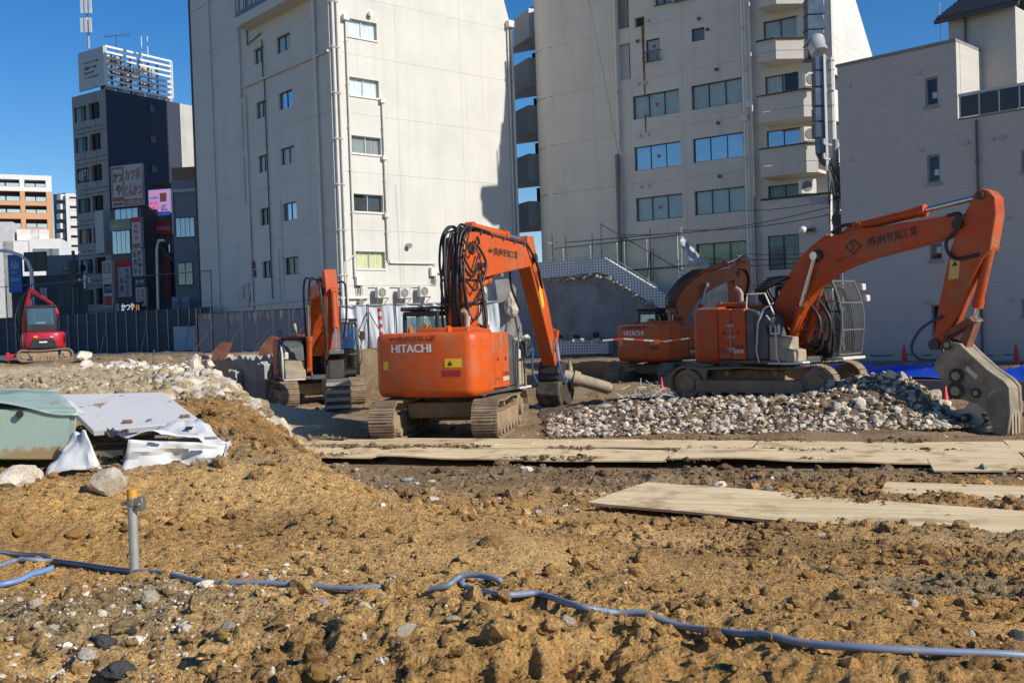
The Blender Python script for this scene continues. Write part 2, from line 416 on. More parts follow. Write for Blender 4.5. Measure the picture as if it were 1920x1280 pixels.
def put_rock(name, i, kind, p, s, parent=None, sink=0.35, rz=None):
    o = bpy.data.objects.new(name, rock_mesh(i, kind)); COL.objects.link(o)
    o.scale = (s, s, s); o.rotation_euler = (random.uniform(-.3, .3), random.uniform(-.3, .3), random.uniform(0, 6.28) if rz is None else rz)
    q = Vector(p); q.z += s * (0.62 - sink)
    if parent is not None: o.parent = parent; q = q - parent.location
    o.location = q
    return o
def scatter(name, n, xyfun, sizes, mats, label, seed, weights=None, lift=0.15, parent=None, zf=None, nbig=250, nmid=3000, soil=None):
    """thousands of crumbs of soil and grit nobody could count: one mesh of small faceted lumps"""
    rg = np.random.default_rng(seed)
    ph = (1 + 5 ** .5) / 2
    ico = np.array([(-1, ph, 0), (1, ph, 0), (-1, -ph, 0), (1, -ph, 0), (0, -1, ph), (0, 1, ph), (0, -1, -ph), (0, 1, -ph), (ph, 0, -1), (ph, 0, 1), (-ph, 0, -1), (-ph, 0, 1)]) / 1.9
    fc = np.array([(0, 11, 5), (0, 5, 1), (0, 1, 7), (0, 7, 10), (0, 10, 11), (1, 5, 9), (5, 11, 4), (11, 10, 2), (10, 7, 6), (7, 1, 8), (3, 9, 4), (3, 4, 2), (3, 2, 6), (3, 6, 8), (3, 8, 9), (4, 9, 5), (2, 4, 11), (6, 2, 10), (8, 6, 7), (9, 8, 1)])
    bm = bmesh.new(); bmesh.ops.create_icosphere(bm, subdivisions=2, radius=1.0); hi = np.array([p.co for p in bm.verts]); hf = np.array([[q.index for q in p.verts] for p in bm.faces]); bm.free()
    x, y = xyfun(rg, n); n = len(x); s = sizes(rg, x, y)
    o_ = np.argsort(-s); x, y, s = x[o_], y[o_], s[o_]; nh = min(n, nbig)
    z = (zf or ground_z)(x, y) + s * lift
    w = np.array(weights or [1] * len(mats), float); mi = rg.choice(len(mats), n, p=w / w.sum()); CO, FA, MI, base = [], [], [], 0
    octa = np.array([(1, 0, 0), (-1, 0, 0), (0, 1, 0), (0, -1, 0), (0, 0, 1), (0, 0, -1)], float); of = np.array([(0, 2, 4), (2, 1, 4), (1, 3, 4), (3, 0, 4), (2, 0, 5), (1, 2, 5), (3, 1, 5), (0, 3, 5)]); nm = min(n, nh + nmid)
    for a_, b_, tv, tf in ((0, nh, hi, hf), (nh, nm, ico, fc), (nm, n, octa, of)):
        k = b_ - a_
        if k <= 0: continue
        X, Y, S, Z = x[a_:b_], y[a_:b_], s[a_:b_], z[a_:b_]; nv = len(tv)
        if nv > 20:
            v = np.repeat(tv[None], k, 0)
            for q in (1.6, 3.2, 6.0): v = v * (1 + (.34 / q ** .8) * np.sin(np.einsum('ijk,ik->ij', v, rg.normal(size=(k, 3)) * q) + rg.random((k, 1)) * 6.28)[..., None])
            v = v * (1 + .16 * (rg.random((k, nv, 1)) - .5))
        else: v = tv[None] * (1 + 0.6 * (rg.random((k, nv, 1)) - 0.5))
        v = v * rg.uniform(0.6, 1.25, (k, 1, 3)); v[..., 2] *= 0.75
        a = rg.uniform(0, 6.28, k); ca, sa = np.cos(a)[:, None], np.sin(a)[:, None]
        vx = v[..., 0] * ca - v[..., 1] * sa; vy = v[..., 0] * sa + v[..., 1] * ca
        CO.append(np.stack([vx * S[:, None] + X[:, None], vy * S[:, None] + Y[:, None], v[..., 2] * S[:, None] + Z[:, None]], -1).reshape(-1, 3))
        FA.append((tf[None] + (np.arange(k) * nv)[:, None, None]).reshape(-1, 3) + base); MI.append(np.repeat(mi[a_:b_], len(tf))); base += k * nv
    co = np.concatenate(CO); F = np.concatenate(FA); M_ = np.concatenate(MI)
    me = bpy.data.meshes.new(name); me.vertices.add(len(co)); me.vertices.foreach_set('co', co.ravel()); me.loops.add(F.size); me.polygons.add(len(F))
    me.loops.foreach_set('vertex_index', F.ravel()); me.polygons.foreach_set('loop_start', np.arange(0, F.size, 3))
    for m in mats: me.materials.append(m)
    if soil is not None:
        cc = soil_rgb(x, y) * rg.uniform(*soil, (n, 1)); nvs = np.concatenate([np.full(nh, len(hi)), np.full(nm - nh, 12), np.full(n - nm, 6)]); cv = np.repeat(np.concatenate([cc, np.ones((n, 1))], 1), nvs, 0).astype(np.float32)
        at = me.color_attributes.new('soil', 'FLOAT_COLOR', 'POINT'); at.data.foreach_set('color', cv.ravel())
    me.update(); me.polygons.foreach_set('material_index', M_); me.polygons.foreach_set('use_smooth', np.zeros(len(F), bool)); me.update()
    o = link(name, me, parent); o['kind'] = 'stuff'
    if label: o['label'] = label
    return o
SOILC = [mat('clod_ochre', (0.50, 0.275, 0.068), 0.95, var=0.3, vs=3, spec=0.15, world=True, bump=0.6, bs=60), mat('clod_brown', (0.25, 0.13, 0.038), 0.95, var=0.3, vs=3, spec=0.15, world=True, bump=0.6, bs=60),
         mat('clod_tan', (0.62, 0.42, 0.165), 0.95, var=0.3, vs=3, spec=0.15, world=True, bump=0.6, bs=60), mat('grit_pale', (0.60, 0.54, 0.44), 0.9, var=0.2, vs=5, spec=0.2, world=True), mat('grit_grey', (0.25, 0.235, 0.21), 0.9, var=0.25, vs=5, spec=0.2, world=True)]
def near_xy(rg, n):
    y = 3.0 * np.exp(rg.random(n) ** 0.9 * math.log(19 / 3.0)); x = (rg.random(n) * 1.24 - 0.62) * (y + 0.5)
    keep = (vn(x * 0.7, y * 0.7, 5) + 0.55 * vn(x * 2.1, y * 2.1, 9) + 0.62 > rg.random(n)) & (plate_flat(x, y) < 0.4)
    return x[keep], y[keep]
SOILM = bpy.data.materials['site_soil']
scatter('soil_clods', 155000, near_xy, lambda rg, x, y: np.clip(0.0034 * (1 - rg.random(len(x))) ** -0.45, 0, 0.042) * (0.6 + y / 8), [SOILM, SOILC[3], SOILC[4]], 'small clods and crumbs of ochre soil strewn over the foreground', 5, (150, 1, .6), lift=0.2, nbig=1300, nmid=16000, soil=(.5, 1.12))
def pit_xy(rg, n):
    y = 14 * np.exp(rg.random(n) * math.log(46 / 14.0)); x = (rg.random(n) * 1.1 - 0.55) * y
    keep = (vn(x * 0.4, y * 0.4, 15) + 0.5 * vn(x * 1.3, y * 1.3, 19) + 0.45 > rg.random(n)) & (plate_flat(x, y) < 0.4)
    return x[keep], y[keep]
scatter('pit_rubble', 30000, pit_xy, lambda rg, x, y: np.clip(0.012 * (1 - rg.random(len(x))) ** -0.45, 0, 0.10) * (0.5 + y / 50), [SOILM, SOILC[3], SOILC[4]], 'loose broken rubble and soil crumbs over the pit floor', 6, (10, 1.2, 1.5), soil=(.6, 1.15))
def slope_xy(rg, n):
    y = rg.uniform(12.5, 22, n); x = np.interp(y, [12, 15, 18, 22], [-3.0, -3.9, -4.7, -6.8]) + rg.normal(0, 0.9, n); return x, y
scatter('sand_slope_rubble', 6500, slope_xy, lambda rg, x, y: np.clip(0.02 * (1 - rg.random(len(x))) ** -0.6, 0, 0.13), [SOILM, STONE['pale'], STONE['grey']], 'pale rubble running down the sandy slope beside the crushed cabinets', 8, (6, 1, 2), soil=(.75, 1.15))
def gravel_xy(rg, n):
    y = rg.uniform(3.0, 5.3, n); x = rg.uniform(-3.2, 0.2, n); k = (vn(x * 1.1, y * 1.1, 44) + .5 * vn(x * 3, y * 3, 45) + .75 * np.exp(-((x + 1.9) / 1.2) ** 2) > rg.random(n)); return x[k], y[k]
scatter('pale_gravel', 12000, gravel_xy, lambda rg, x, y: np.clip(0.0042 * (1 - rg.random(len(x))) ** -0.46, 0, 0.026), [STONE['pale'], STONE['grey'], STONE['white'], SOILM], 'pale gravel scattered over the lower left corner', 18, (3, 2, .6, 4), lift=0.1, nbig=350, soil=(.7, 1.15))
# ================================================================ buildings
PLASTER = mat('white_plaster', (0.595, 0.58, 0.53), 0.85, var=0.07, vs=0.5, bump=0.25, bs=9, streak=0.22, dirt=((0.40, 0.38, 0.34), 0.16, 0.5), spec=0.25, world=True)
PLASTER2 = mat('grey_plaster', (0.565, 0.535, 0.48), 0.85, var=0.06, vs=0.6, bump=0.2, bs=9, streak=0.25, dirt=((0.33, 0.31, 0.29), 0.14, 0.6), spec=0.25, world=True)
CORE = mat('room_dark', (0.06, 0.06, 0.062), 0.9, var=0)
FRAME_D = mat('bronze_frame', (0.035, 0.034, 0.034), 0.4, var=0, metal=0.4)
FRAME_S = mat('aluminium_frame', (0.52, 0.52, 0.50), 0.4, var=0, metal=0.5)
SILL = mat('pale_sill', (0.72, 0.70, 0.65), 0.7, var=0.05)
CURT = mat('pale_curtain', (0.78, 0.80, 0.79), 0.9, var=0.1, vs=1.5)
CURT2 = mat('cream_curtain', (0.72, 0.68, 0.42), 0.9, var=0.1, vs=1.5)
BLIND = mat('grey_blind', (0.36, 0.37, 0.37), 0.9, var=0.1, vs=1.5)
GLASS = glassmat('window_glass', (0.82, 0.87, 0.86), 0.95)
GLASSM = glassmat('mirror_glass', (0.45, 0.55, 0.6), 0.5)
PIPE = mat('painted_pipe', (0.60, 0.59, 0.55), 0.6, var=0.08, dirt=((0.35, 0.33, 0.3), 0.2, 1.5))
PIPE_D = mat('dark_pipe', (0.06, 0.06, 0.065), 0.5, var=0.05)
STEEL = mat('galvanised_steel', (0.42, 0.43, 0.43), 0.45, metal=0.7, var=0.15, dirt=((0.3, 0.25, 0.2), 0.15, 5))
DARKST = mat('dark_steel', (0.075, 0.077, 0.082), 0.5, metal=0.3, var=0.15)
BLACKRUB = mat('black_rubber', (0.02, 0.02, 0.021), 0.55, var=0.2, dirt=((0.2, 0.16, 0.11), 0.12, 8))
def rect(face, tl, tr, br, bl):
    a, b, c, d = [face.uz(*q) for q in (tl, tr, br, bl)]
    return ((a[0] + d[0]) / 2, (b[0] + c[0]) / 2, (c[1] + d[1]) / 2, (a[1] + b[1]) / 2)
def zr(x0, y0, s, *q): return [(x0 + a / s, y0 + b / s) for a, b in q]
def sheet_cells(face, u0, u1, z0, z1, holes, depth, mp=None):
    """front of a wall slab with rectangular openings, reveals and edges"""
    mb = MB(); f = mp or (lambda u, z, d: face.pt(u, z, d))
    hs = [(max(h[0], u0), min(h[1], u1), max(h[2], z0), min(h[3], z1)) for h in holes if h[0] < u1 and h[1] > u0 and h[2] < z1 and h[3] > z0]
    us = sorted({u0, u1, *[q for h in hs for q in h[:2]]}); zs = sorted({z0, z1, *[q for h in hs for q in h[2:]]})
    for a, b in zip(us, us[1:]):
        for c, d in zip(zs, zs[1:]):
            m = ((a + b) / 2, (c + d) / 2)
            if any(h[0] < m[0] < h[1] and h[2] < m[1] < h[3] for h in hs): continue
            mb.add([f(a, c, 0), f(b, c, 0), f(b, d, 0), f(a, d, 0)], [(0, 1, 2, 3)])
    def ring(a, b, c, d, inv):
        p = [(a, c), (b, c), (b, d), (a, d)]
        for i in range(4):
            q, r = p[i], p[(i + 1) % 4]; k = [f(*q, 0), f(*r, 0), f(*r, -depth), f(*q, -depth)]
            mb.add(k, [(0, 1, 2, 3) if inv else (3, 2, 1, 0)])
    ring(u0, u1, z0, z1, False)
    for h in hs:
        if h[0] > u0 + 1e-4 or h[1] < u1 - 1e-4: ring(*h, True)
    return mb
def panel_wall(face, ub, zb, holes, m, parent, depth=0.25, gap=0.009, mp=None, name='wall_panel'):
    for a, b in zip(ub, ub[1:]):
        for c, d in zip(zb, zb[1:]):
            sheet_cells(face, a + gap / 2, b - gap / 2, c + gap / 2, d - gap / 2, holes, depth, mp).build(name, m, parent, smooth=0, world=True)
def window(face, r, parent, frame=FRAME_D, panes=2, curtain=CURT, depth=0.1, fw=0.045, glass=GLASS, sill=None, rail=None, folds=True, cover=(0.0, 1.0)):
    u0, u1, z0, z1 = r; o = MB(); P_ = face.pt
    def fr(a, b, c, d, dd=-depth, t=0.05): o.obox(P_(a, c, dd - t), face.u * (b - a), Vector((0, 0, d - c)), face.n * t)
    fr(u0, u1, z0, z0 + fw); fr(u0, u1, z1 - fw, z1); fr(u0, u0 + fw, z0 + fw, z1 - fw); fr(u1 - fw, u1, z0 + fw, z1 - fw)
    for k in range(1, panes):
        x = u0 + (u1 - u0) * k / panes; fr(x - fw * .45, x + fw * .45, z0 + fw, z1 - fw, -depth + 0.004)
    w = o.build('window', frame, parent, smooth=0, world=True)
    w_par = bpy.data.objects  # parts of the window hang under it
    def sub(mb, nm, m):
        l = parent.location; mb.v = [(v[0] - l.x, v[1] - l.y, v[2] - l.z) for v in mb.v]; return mb.build(nm, m, w, smooth=0)
    for k in range(panes):
        a = u0 + (u1 - u0) * k / panes + fw * .5; b = u0 + (u1 - u0) * (k + 1) / panes - fw * .5
        dd = -depth - 0.02 - 0.012 * (k % 2)
        sub(MB().add([P_(a, z0 + fw, dd), P_(b, z0 + fw, dd), P_(b, z1 - fw, dd), P_(a, z1 - fw, dd)], [(0, 1, 2, 3)]), 'pane', glass)
    if curtain:
        mb = MB(); n = max(10, int((u1 - u0) * 16)); a0 = u0 + (u1 - u0) * cover[0]; a1 = u0 + (u1 - u0) * cover[1]; pts = []
        for i in range(n + 1):
            u = a0 + (a1 - a0) * i / n; d = -depth - 0.085 + (0.022 * math.sin(i * 2.4 + random.random()) if folds else 0.012 * (i % 2)); pts.append((u, d))
        vs = [P_(u, z0 + 0.02, d) for u, d in pts] + [P_(u, z1 - 0.02, d) for u, d in pts]
        mb.add(vs, [(i, i + 1, n + 2 + i, n + 1 + i) for i in range(n)]); sub(mb, 'curtain', curtain)
    if sill:
        sub(MB().obox(P_(u0 - 0.04, z0 - 0.09, 0.003), face.u * (u1 - u0 + 0.08), Vector((0, 0, 0.085)), face.n * 0.06), 'sill', sill)
    if rail:
        q = MB(); zt = z0 + rail; dd = 0.12
        q.bar(P_(u0 - .05, zt, dd), P_(u1 + .05, zt, dd), .04, .04); q.bar(P_(u0 - .05, z0 - .02, dd), P_(u1 + .05, z0 - .02, dd), .04, .04)
        n = 9
        for i in range(n + 1):
            u = u0 - .05 + (u1 - u0 + .1) * i / n; q.bar(P_(u, z0 - .02, dd), P_(u, zt, dd), .02, .02)
        for u in (u0 - .05, u1 + .05): q.bar(P_(u, zt, 0), P_(u, zt, dd), .03, .03); q.bar(P_(u, z0 - .02, 0), P_(u, z0 - .02, dd), .03, .03)
        sub(q, 'guard_rail', DARKST)
    return w
def pipe(face, pts, r, m, parent, d=None, name='downpipe', clamps=True):
    d = r + 0.05 if d is None else d
    q = [face.pt(u, z, d) for u, z in pts]; mb = MB().tube(q, r, 8)
    if clamps:
        for a, b in zip(q, q[1:]):
            L_ = (b - a).length
            if L_ > 2.5 and abs((b - a).z) > 2:
                k = int(L_ // 2.2)
                for i in range(k):
                    c = a.lerp(b, (i + .5) / k); mb.box(c.x - r * 1.25, c.x + r * 1.25, c.y - r * 1.25, c.y + r * 1.25, c.z - .03, c.z + .03)
                    mb.bar(c, c - face.n * (d - 0.003), .03, .03)
    return mb.build(name, m, parent, smooth=40, world=True)
def block(mb, foot, z0, z1, m=0):
    n = len(foot); return mb.loft([[Vector((p[0], p[1], z0)) for p in foot], [Vector((p[0], p[1], z1)) for p in foot]], m)
def ccw(fp):
    a = sum(fp[i][0] * fp[(i + 1) % len(fp)][1] - fp[(i + 1) % len(fp)][0] * fp[i][1] for i in range(len(fp)))
    return fp if a > 0 else fp[::-1]
# ---------------------------------------------------------------- white block (left of centre)
c0 = P(636, 575, 54); TR_ = Face((c0.x, c0.y), 49); TL_ = Face((c0.x, c0.y), 139)
TW = thing('apartment_block', 'tall white plastered block with five stacked windows on its sunlit side', 'building', (c0.x, c0.y, 1.2))
uR = TR_.uz(972, 430)[0]; uL = TL_.uz(378, 560)[0]
s = 5.0526
holesR = [rect(TR_, *zr(600, 0, s, (250, 172), (525, 218), (530, 388), (245, 335))), rect(TR_, *zr(600, 0, s, (270, 725), (550, 768), (550, 935), (270, 893))),
          rect(TR_, *zr(600, 240, s, (300, 68), (578, 98), (580, 262), (303, 232))), rect(TR_, *zr(600, 240, s, (325, 622), (603, 638), (603, 803), (330, 790))), rect(TR_, *zr(600, 440, s, (350, 155), (628, 165), (630, 325), (358, 315)))]
ua = sum(h[0] for h in holesR) / 5; ub_ = sum(h[1] for h in holesR) / 5
holesR = [(ua, ub_, h[2], h[3]) for h in holesR]
zj = [TR_.uz(632, 97)[1], TR_.uz(633, 209)[1], TR_.uz(636, 320)[1], TR_.uz(640, 430)[1], TR_.uz(643, 536)[1]]
step = (zj[0] - zj[-1]) / 4
zb = [1.0] + sorted(zj) + [zj[0] + step, zj[0] + 2 * step]
zset = TR_.uz(958, 45)[1]; kset = (TR_.uz(958, 45)[0] - TR_.uz(945, 0)[0]) / (TR_.uz(945, 0)[1] - zset)
def slant(u, z, d):
    if u > uR - 0.1 and z > zset: u = u - (z - zset) * kset
    return TR_.pt(u, z, d)
zbR = sorted(zb + [zset])
panel_wall(TR_, [0.0, TR_.uz(742, 100)[0], TR_.uz(863, 120)[0], uR], zbR if False else zb, holesR, PLASTER, TW, mp=slant)
s = 6.4
def R4(y1, a, b, y2, c, d): return rect(TL_, *zr(340, y1, s, a, b), *zr(340, y2, s, c, d))
hA = [R4(0, (860, 600), (975, 555), 0, (980, 740), (865, 795)), R4(0, (895, 1235), (1005, 1200), 200, (1005, 120), (893, 155)), R4(200, (920, 600), (1030, 565), 200, (1040, 770), (925, 800)), R4(200, (945, 1225), (1060, 1205), 400, (1065, 130), (955, 150)), R4(400, (978, 580), (1095, 560), 400, (1105, 765), (982, 780))]
hB = [R4(0, (1130, 460), (1290, 385), 0, (1300, 590), (1130, 665)), R4(0, (1155, 1130), (1320, 1065), 200, (1330, 0), (1160, 50)), R4(200, (1185, 510), (1355, 460), 200, (1362, 660), (1190, 715)), R4(200, (1215, 1170), (1385, 1130), 400, (1395, 65), (1225, 95)), R4(400, (1250, 530), (1415, 512), 400, (1425, 720), (1255, 740))]
def align(h):
    a = sum(q[0] for q in h) / len(h); b = sum(q[1] for q in h) / len(h); return [(a, b, q[2], q[3]) for q in h]
hA, hB = align(hA), align(hB)
up1 = TL_.uz(399, 200)[0]; up2 = TL_.uz(452, 100)[0]; up3 = TL_.uz(590, 100)[0]
panel_wall(TL_, [uL, up1], [1.0, zb[2], zb[4], zb[-1]], [], PLASTER, TW, depth=0.25)
panel_wall(TL_, [up1, up2, up3, 0.0], zb, hA + hB, PLASTER, TW)
for i, h in enumerate(holesR): window(TR_, h, TW, FRAME_S, 2, [CURT, CURT, BLIND, None, CURT2][i], sill=SILL, depth=0.14)
for i, h in enumerate(hA): window(TL_, h, TW, FRAME_D, 2, [CURT, CURT, CURT, BLIND, BLIND][i], depth=0.14)
for i, h in enumerate(hB): window(TL_, h, TW, FRAME_D, 2, [CURT, BLIND, CURT, None, BLIND][i], depth=0.14, glass=GLASSM if i in (1, 3) else GLASS)
a, b = TL_.pt(uL, 0, -0.25), TR_.pt(uR, 0, -0.25)
corner = TL_.O - TL_.n * 0.25 - TR_.n * 0.25
fp = ccw([(a.x, a.y), (corner.x, corner.y), (b.x, b.y), (b.x + a.x - corner.x, b.y + a.y - corner.y)])
block(MB(), fp, 0.8, zb[-1] - 3.0).build('core', CORE, TW, smooth=0, world=True)
# upper storeys, above the picture, and the outer returns of the walls
a, b = TL_.pt(uL, 0, 0), TR_.pt(uR - 1.4, 0, 0); corner = TL_.O
fp = ccw([(a.x, a.y), (corner.x, corner.y), (b.x, b.y), (b.x + a.x - corner.x, b.y + a.y - corner.y)])
block(MB(), fp, zb[-1] + 0.03, 36.5).build('upper_storeys', PLASTER, TW, smooth=0, world=True)
b = TR_.pt(uR, 0, 0); back = TL_.u * uL
MB().obox(Vector((b.x, b.y, 1)) - TR_.u * 0.02, -TL_.u * (-uL), TR_.u * 0.02, Vector((0, 0, zset - 1))).build('side_wall', mat('red_brick', (0.22, 0.075, 0.05), 0.9, var=0.2, vs=6, bump=0.5, bs=30), TW, smooth=0, world=True)
MB().obox(TL_.pt(uL, 0.9, 0.0) - TL_.u * 0.32, TL_.u * 0.30, -TL_.n * 0.5, Vector((0, 0, 35))).build('edge_beam', mat('rusty_edge', (0.06, 0.048, 0.04), 0.8, var=0.4, vs=2), TW, smooth=0, world=True)
# projecting bay with a dark rail on the shaded side
q0, q1 = TL_.uz(466, 56), TL_.uz(574, 0)
zbay = TL_.uz(466, 58)[1]
MB().obox(TL_.pt(q0[0], zbay, 0.003), TL_.u * (q1[0] - q0[0] + 1.2), TL_.n * 0.9, Vector((0, 0, 0.55))).build('bay_slab', PLASTER, TW, smooth=0, world=True)
mb = MB().obox(TL_.pt(q0[0] + .05, zbay + .555, 0.78), TL_.u * (q1[0] - q0[0] + 1.1), TL_.n * 0.08, Vector((0, 0, 0.32)))
for i in range(9): mb.bar(TL_.pt(q0[0] + .1 + i * .5, zbay + .8, .82), TL_.pt(q0[0] + .1 + i * .5, zbay + 2.0, .82), .05, .05)
mb.build('bay_rail', mat('blue_grey_rail', (0.13, 0.14, 0.17), 0.5), TW, smooth=0, world=True)
# pipes of the shaded side
def uzL(*p): return [TL_.uz(*q) for q in p]
def vert(face, x, ytop, ybot, xb=None):
    a = face.uz(x, ytop); b = face.uz(xb or x, ybot); return [(a[0], a[1]), (a[0], b[1])]
pipe(TL_, vert(TL_, 392, 0, 590), .06, PIPE, TW)
q = TL_.uz(447, 5); q2 = TL_.uz(455, 180); q3 = TL_.uz(463, 183)
pipe(TL_, [(q[0], zb[-1]), (q[0], TL_.uz(455, 184)[1]), (q[0] + .55, TL_.uz(455, 184)[1]), (q[0] + .55, 2)], .075, PIPE, TW)
pipe(TL_, [(q[0] + .08, TL_.uz(457, 186)[1] - .1), (q[0] + .08, TL_.uz(461, 282)[1]), (q[0] + .5, TL_.uz(461, 282)[1])], .06, PIPE, TW, d=.14)
pipe(TL_, [(q[0] + .08, TL_.uz(461, 290)[1]), (q[0] + .08, TL_.uz(462, 381)[1]), (q[0] + .5, TL_.uz(462, 381)[1])], .06, PIPE, TW, d=.14)
pipe(TL_, vert(TL_, 468, 405, 473), .08, PIPE, TW)
a = TL_.uz(458, 165); b = TL_.uz(592, 107); pipe(TL_, [(a[0], a[1]), (b[0], a[1] * .5 + b[1] * .5), (0.0, a[1] * .5 + b[1] * .5)], .065, PIPE, TW)
q = TL_.uz(493, 75); pipe(TL_, [(q[0], q[1]), (q[0], TL_.uz(497, 140)[1]), (q[0] + .12, TL_.uz(497, 150)[1]), (q[0] + .12, TL_.uz(516, 560)[1])], .035, PIPE_D, TW)
pipe(TL_, [(TL_.uz(463, 0)[0], zb[-1]), (TL_.uz(463, 0)[0], TL_.uz(465, 86)[1]), (q[0] - .1, TL_.uz(465, 86)[1] + .3)], .04, PIPE_D, TW)
pipe(TL_, vert(TL_, 590, 0, 520), .10, PIPE, TW)
pipe(TL_, vert(TL_, 527, 375, 560), .035, PIPE, TW); pipe(TL_, vert(TL_, 523, 468, 565), .04, PIPE, TW)
pipe(TL_, [TL_.uz(456, 573), TL_.uz(575, 562)], .05, PIPE, TW, clamps=False)
for px, py in ((477, 497), (479, 513)):
    u, z = TL_.uz(px, py); MB().obox(TL_.pt(u - .12, z - .2, .003), TL_.u * .24, TL_.n * .12, Vector((0, 0, .42))).build('vent', DARKST, TW, smooth=0, world=True)
u, z = TL_.uz(473, 494); MB().obox(TL_.pt(u - .14, z - .3, .003), TL_.u * .28, TL_.n * .02, Vector((0, 0, .62))).build('notice_plate', mat('teal_notice', (0.07, 0.30, 0.40), 0.5), TW, smooth=0, world=True)
u, z = TL_.uz(466, 550)
mb = MB().obox(TL_.pt(u - .5, z - .3, .05), TL_.u * .45, TL_.n * .3, Vector((0, 0, .8))); mb.obox(TL_.pt(u, z - .5, .05), TL_.u * .5, TL_.n * .2, Vector((0, 0, 1.1)))
mb.tube([TL_.pt(u + .3, z - .9, .2), TL_.pt(u + .6, z - .2, .25), TL_.pt(u + .7, z + .5, .2), TL_.pt(u + .5, z + .8, .1)], .05, 6); mb.bar(TL_.pt(u - .8, z - .9, .2), TL_.pt(u - .8, z + .4, .2), .05, .05)
mb.build('meter_box', mat('grey_box', (0.45, 0.44, 0.41), 0.6), TW, smooth=0, world=True)
# pipes of the sunlit side
pipe(TR_, [(0.16, zb[-1]), (0.16, 2)], .09, PIPE, TW); pipe(TR_, [(0.46, zb[-1]), (0.46, 2)], .07, PIPE, TW)
u1 = holesR[0][0] - .16
pipe(TR_, [(u1, holesR[0][3] - .12), (u1, TR_.uz(664, 520)[1])], .05, PIPE, TW)
MB().obox(TR_.pt(u1 - .2, holesR[0][3] - .2, .003), TR_.u * .36, TR_.n * .25, Vector((0, 0, .28))).build('hopper', PIPE, TW, world=True)
u2 = holesR[1][1] + .12
pipe(TR_, [(u2, holesR[1][2] - .2), (u2, TR_.uz(731, 485)[1]), (u2 + .15, TR_.uz(733, 493)[1]), (TR_.uz(812, 496)[0], TR_.uz(733, 493)[1]), (TR_.uz(818, 505)[0], TR_.uz(818, 512)[1]), (TR_.uz(836, 512)[0], TR_.uz(818, 512)[1])], .05, PIPE, TW)
for k in (1, 2, 3): MB().obox(TR_.pt(u2 - .15, holesR[k][2] - .25, .003), TR_.u * .32, TR_.n * .22, Vector((0, 0, .22))).build('pipe_joint', PIPE, TW, world=True)
pipe(TR_, [(uR - .14, TR_.uz(963, 60)[1]), (uR - .14, 2)], .08, PIPE, TW); pipe(TR_, [(uR - .42, TR_.uz(963, 60)[1]), (uR - .42, 2)], .05, PIPE, TW)
MB().obox(TR_.pt(uR - .5, TR_.uz(963, 56)[1], .003), TR_.u * .55, TR_.n * .35, Vector((0, 0, .42))).build('hopper', SILL, TW, bevel=.03, world=True)
for (px, py) in ((692, 27), (764, 460), (673, 565)):
    u, z = TR_.uz(px, py); MB().cyl(TR_.pt(u, z, .002), TR_.pt(u, z - .04, .26), .13, .15, 12).build('vent_hood', SILL if py < 100 else STEEL, TW, world=True)
u, z = TR_.uz(668, 527)
pipe(TR_, [(u - .75, TR_.uz(655, 575)[1]), (u - .75, TR_.uz(655, 492)[1]), (u - .45, TR_.uz(655, 486)[1]), (u - .1, TR_.uz(665, 478)[1])], .04, PIPE, TW, clamps=False)
for px, py in ((671, 527), (810, 510)):
    u, z = TR_.uz(px, py); MB().obox(TR_.pt(u - .2, z - .24, .003), TR_.u * .4, TR_.n * .22, Vector((0, 0, .5))).build('meter_box', SILL, TW, bevel=.015, world=True)
    mb = MB()
    for k in range(4): mb.tube([TR_.pt(u - .12 + k * .09, z - .24, .1), TR_.pt(u - .14 + k * .1, z - .5, .14), TR_.pt(u - .1 + k * .09, z - .75, .08)], .02, 5)
    mb.build('meter_cables', BLACKRUB, TW, world=True)
pipe(TR_, [TR_.uz(692, 533), (TR_.uz(803, 533)[0], TR_.uz(692, 533)[1])], .03, PIPE, TW, d=.3, clamps=False)
pipe(TR_, [TR_.uz(636, 559), (TR_.uz(688, 558)[0], TR_.uz(636, 559)[1])], .07, PIPE, TW, clamps=False)
# air-conditioner units hung on the sunlit side: things of their own
ACB = mat('ac_casing', (0.62, 0.60, 0.54), 0.6, var=0.06, dirt=((0.4, 0.36, 0.3), 0.15, 4)); ACG = mat('ac_grille', (0.16, 0.155, 0.15), 0.6, var=0.1)
def ac_unit(face, px, py, label, group, w=.78, h=.58, dep=.3):
    u, z = face.uz(px, py); t = thing('air_conditioner', label, 'air conditioner', face.pt(u, z - h / 2, 0.4), 0, group); P_ = face.pt
    MB().obox(P_(u - w / 2, z - h / 2, .25), face.u * w, face.n * dep, Vector((0, 0, h))).build('casing', ACB, t, bevel=.015, world=True)
    c = P_(u - .1, z, .25 + dep + .004); MB().cyl(c, c + face.n * .012, .25, .25, 24).build('fan_opening', ACG, t, world=True)
    g = MB()
    for k in range(3):
        r_ = .08 + .075 * k; g.tube([c + face.n * .025 + face.u * r_ * math.cos(i * .3927) + Vector((0, 0, r_ * math.sin(i * .3927))) for i in range(17)], .007, 4)
    for i in range(6): g.bar(c + face.n * .025, c + face.n * .025 + face.u * .24 * math.cos(i * 1.047) + Vector((0, 0, .24 * math.sin(i * 1.047))), .012, .012)
    g.build('fan_guard', ACB, t, world=True)
    k = MB()
    for s_ in (-.28, .28):
        k.bar(P_(u + s_, z - h / 2 - .02, 0), P_(u + s_, z - h / 2 - .02, .6), .035, .035); k.bar(P_(u + s_, z - h / 2 - .45, .01), P_(u + s_, z - h / 2 - .03, .55), .03, .03)
    k.build('bracket', STEEL, t, smooth=0, world=True); return t
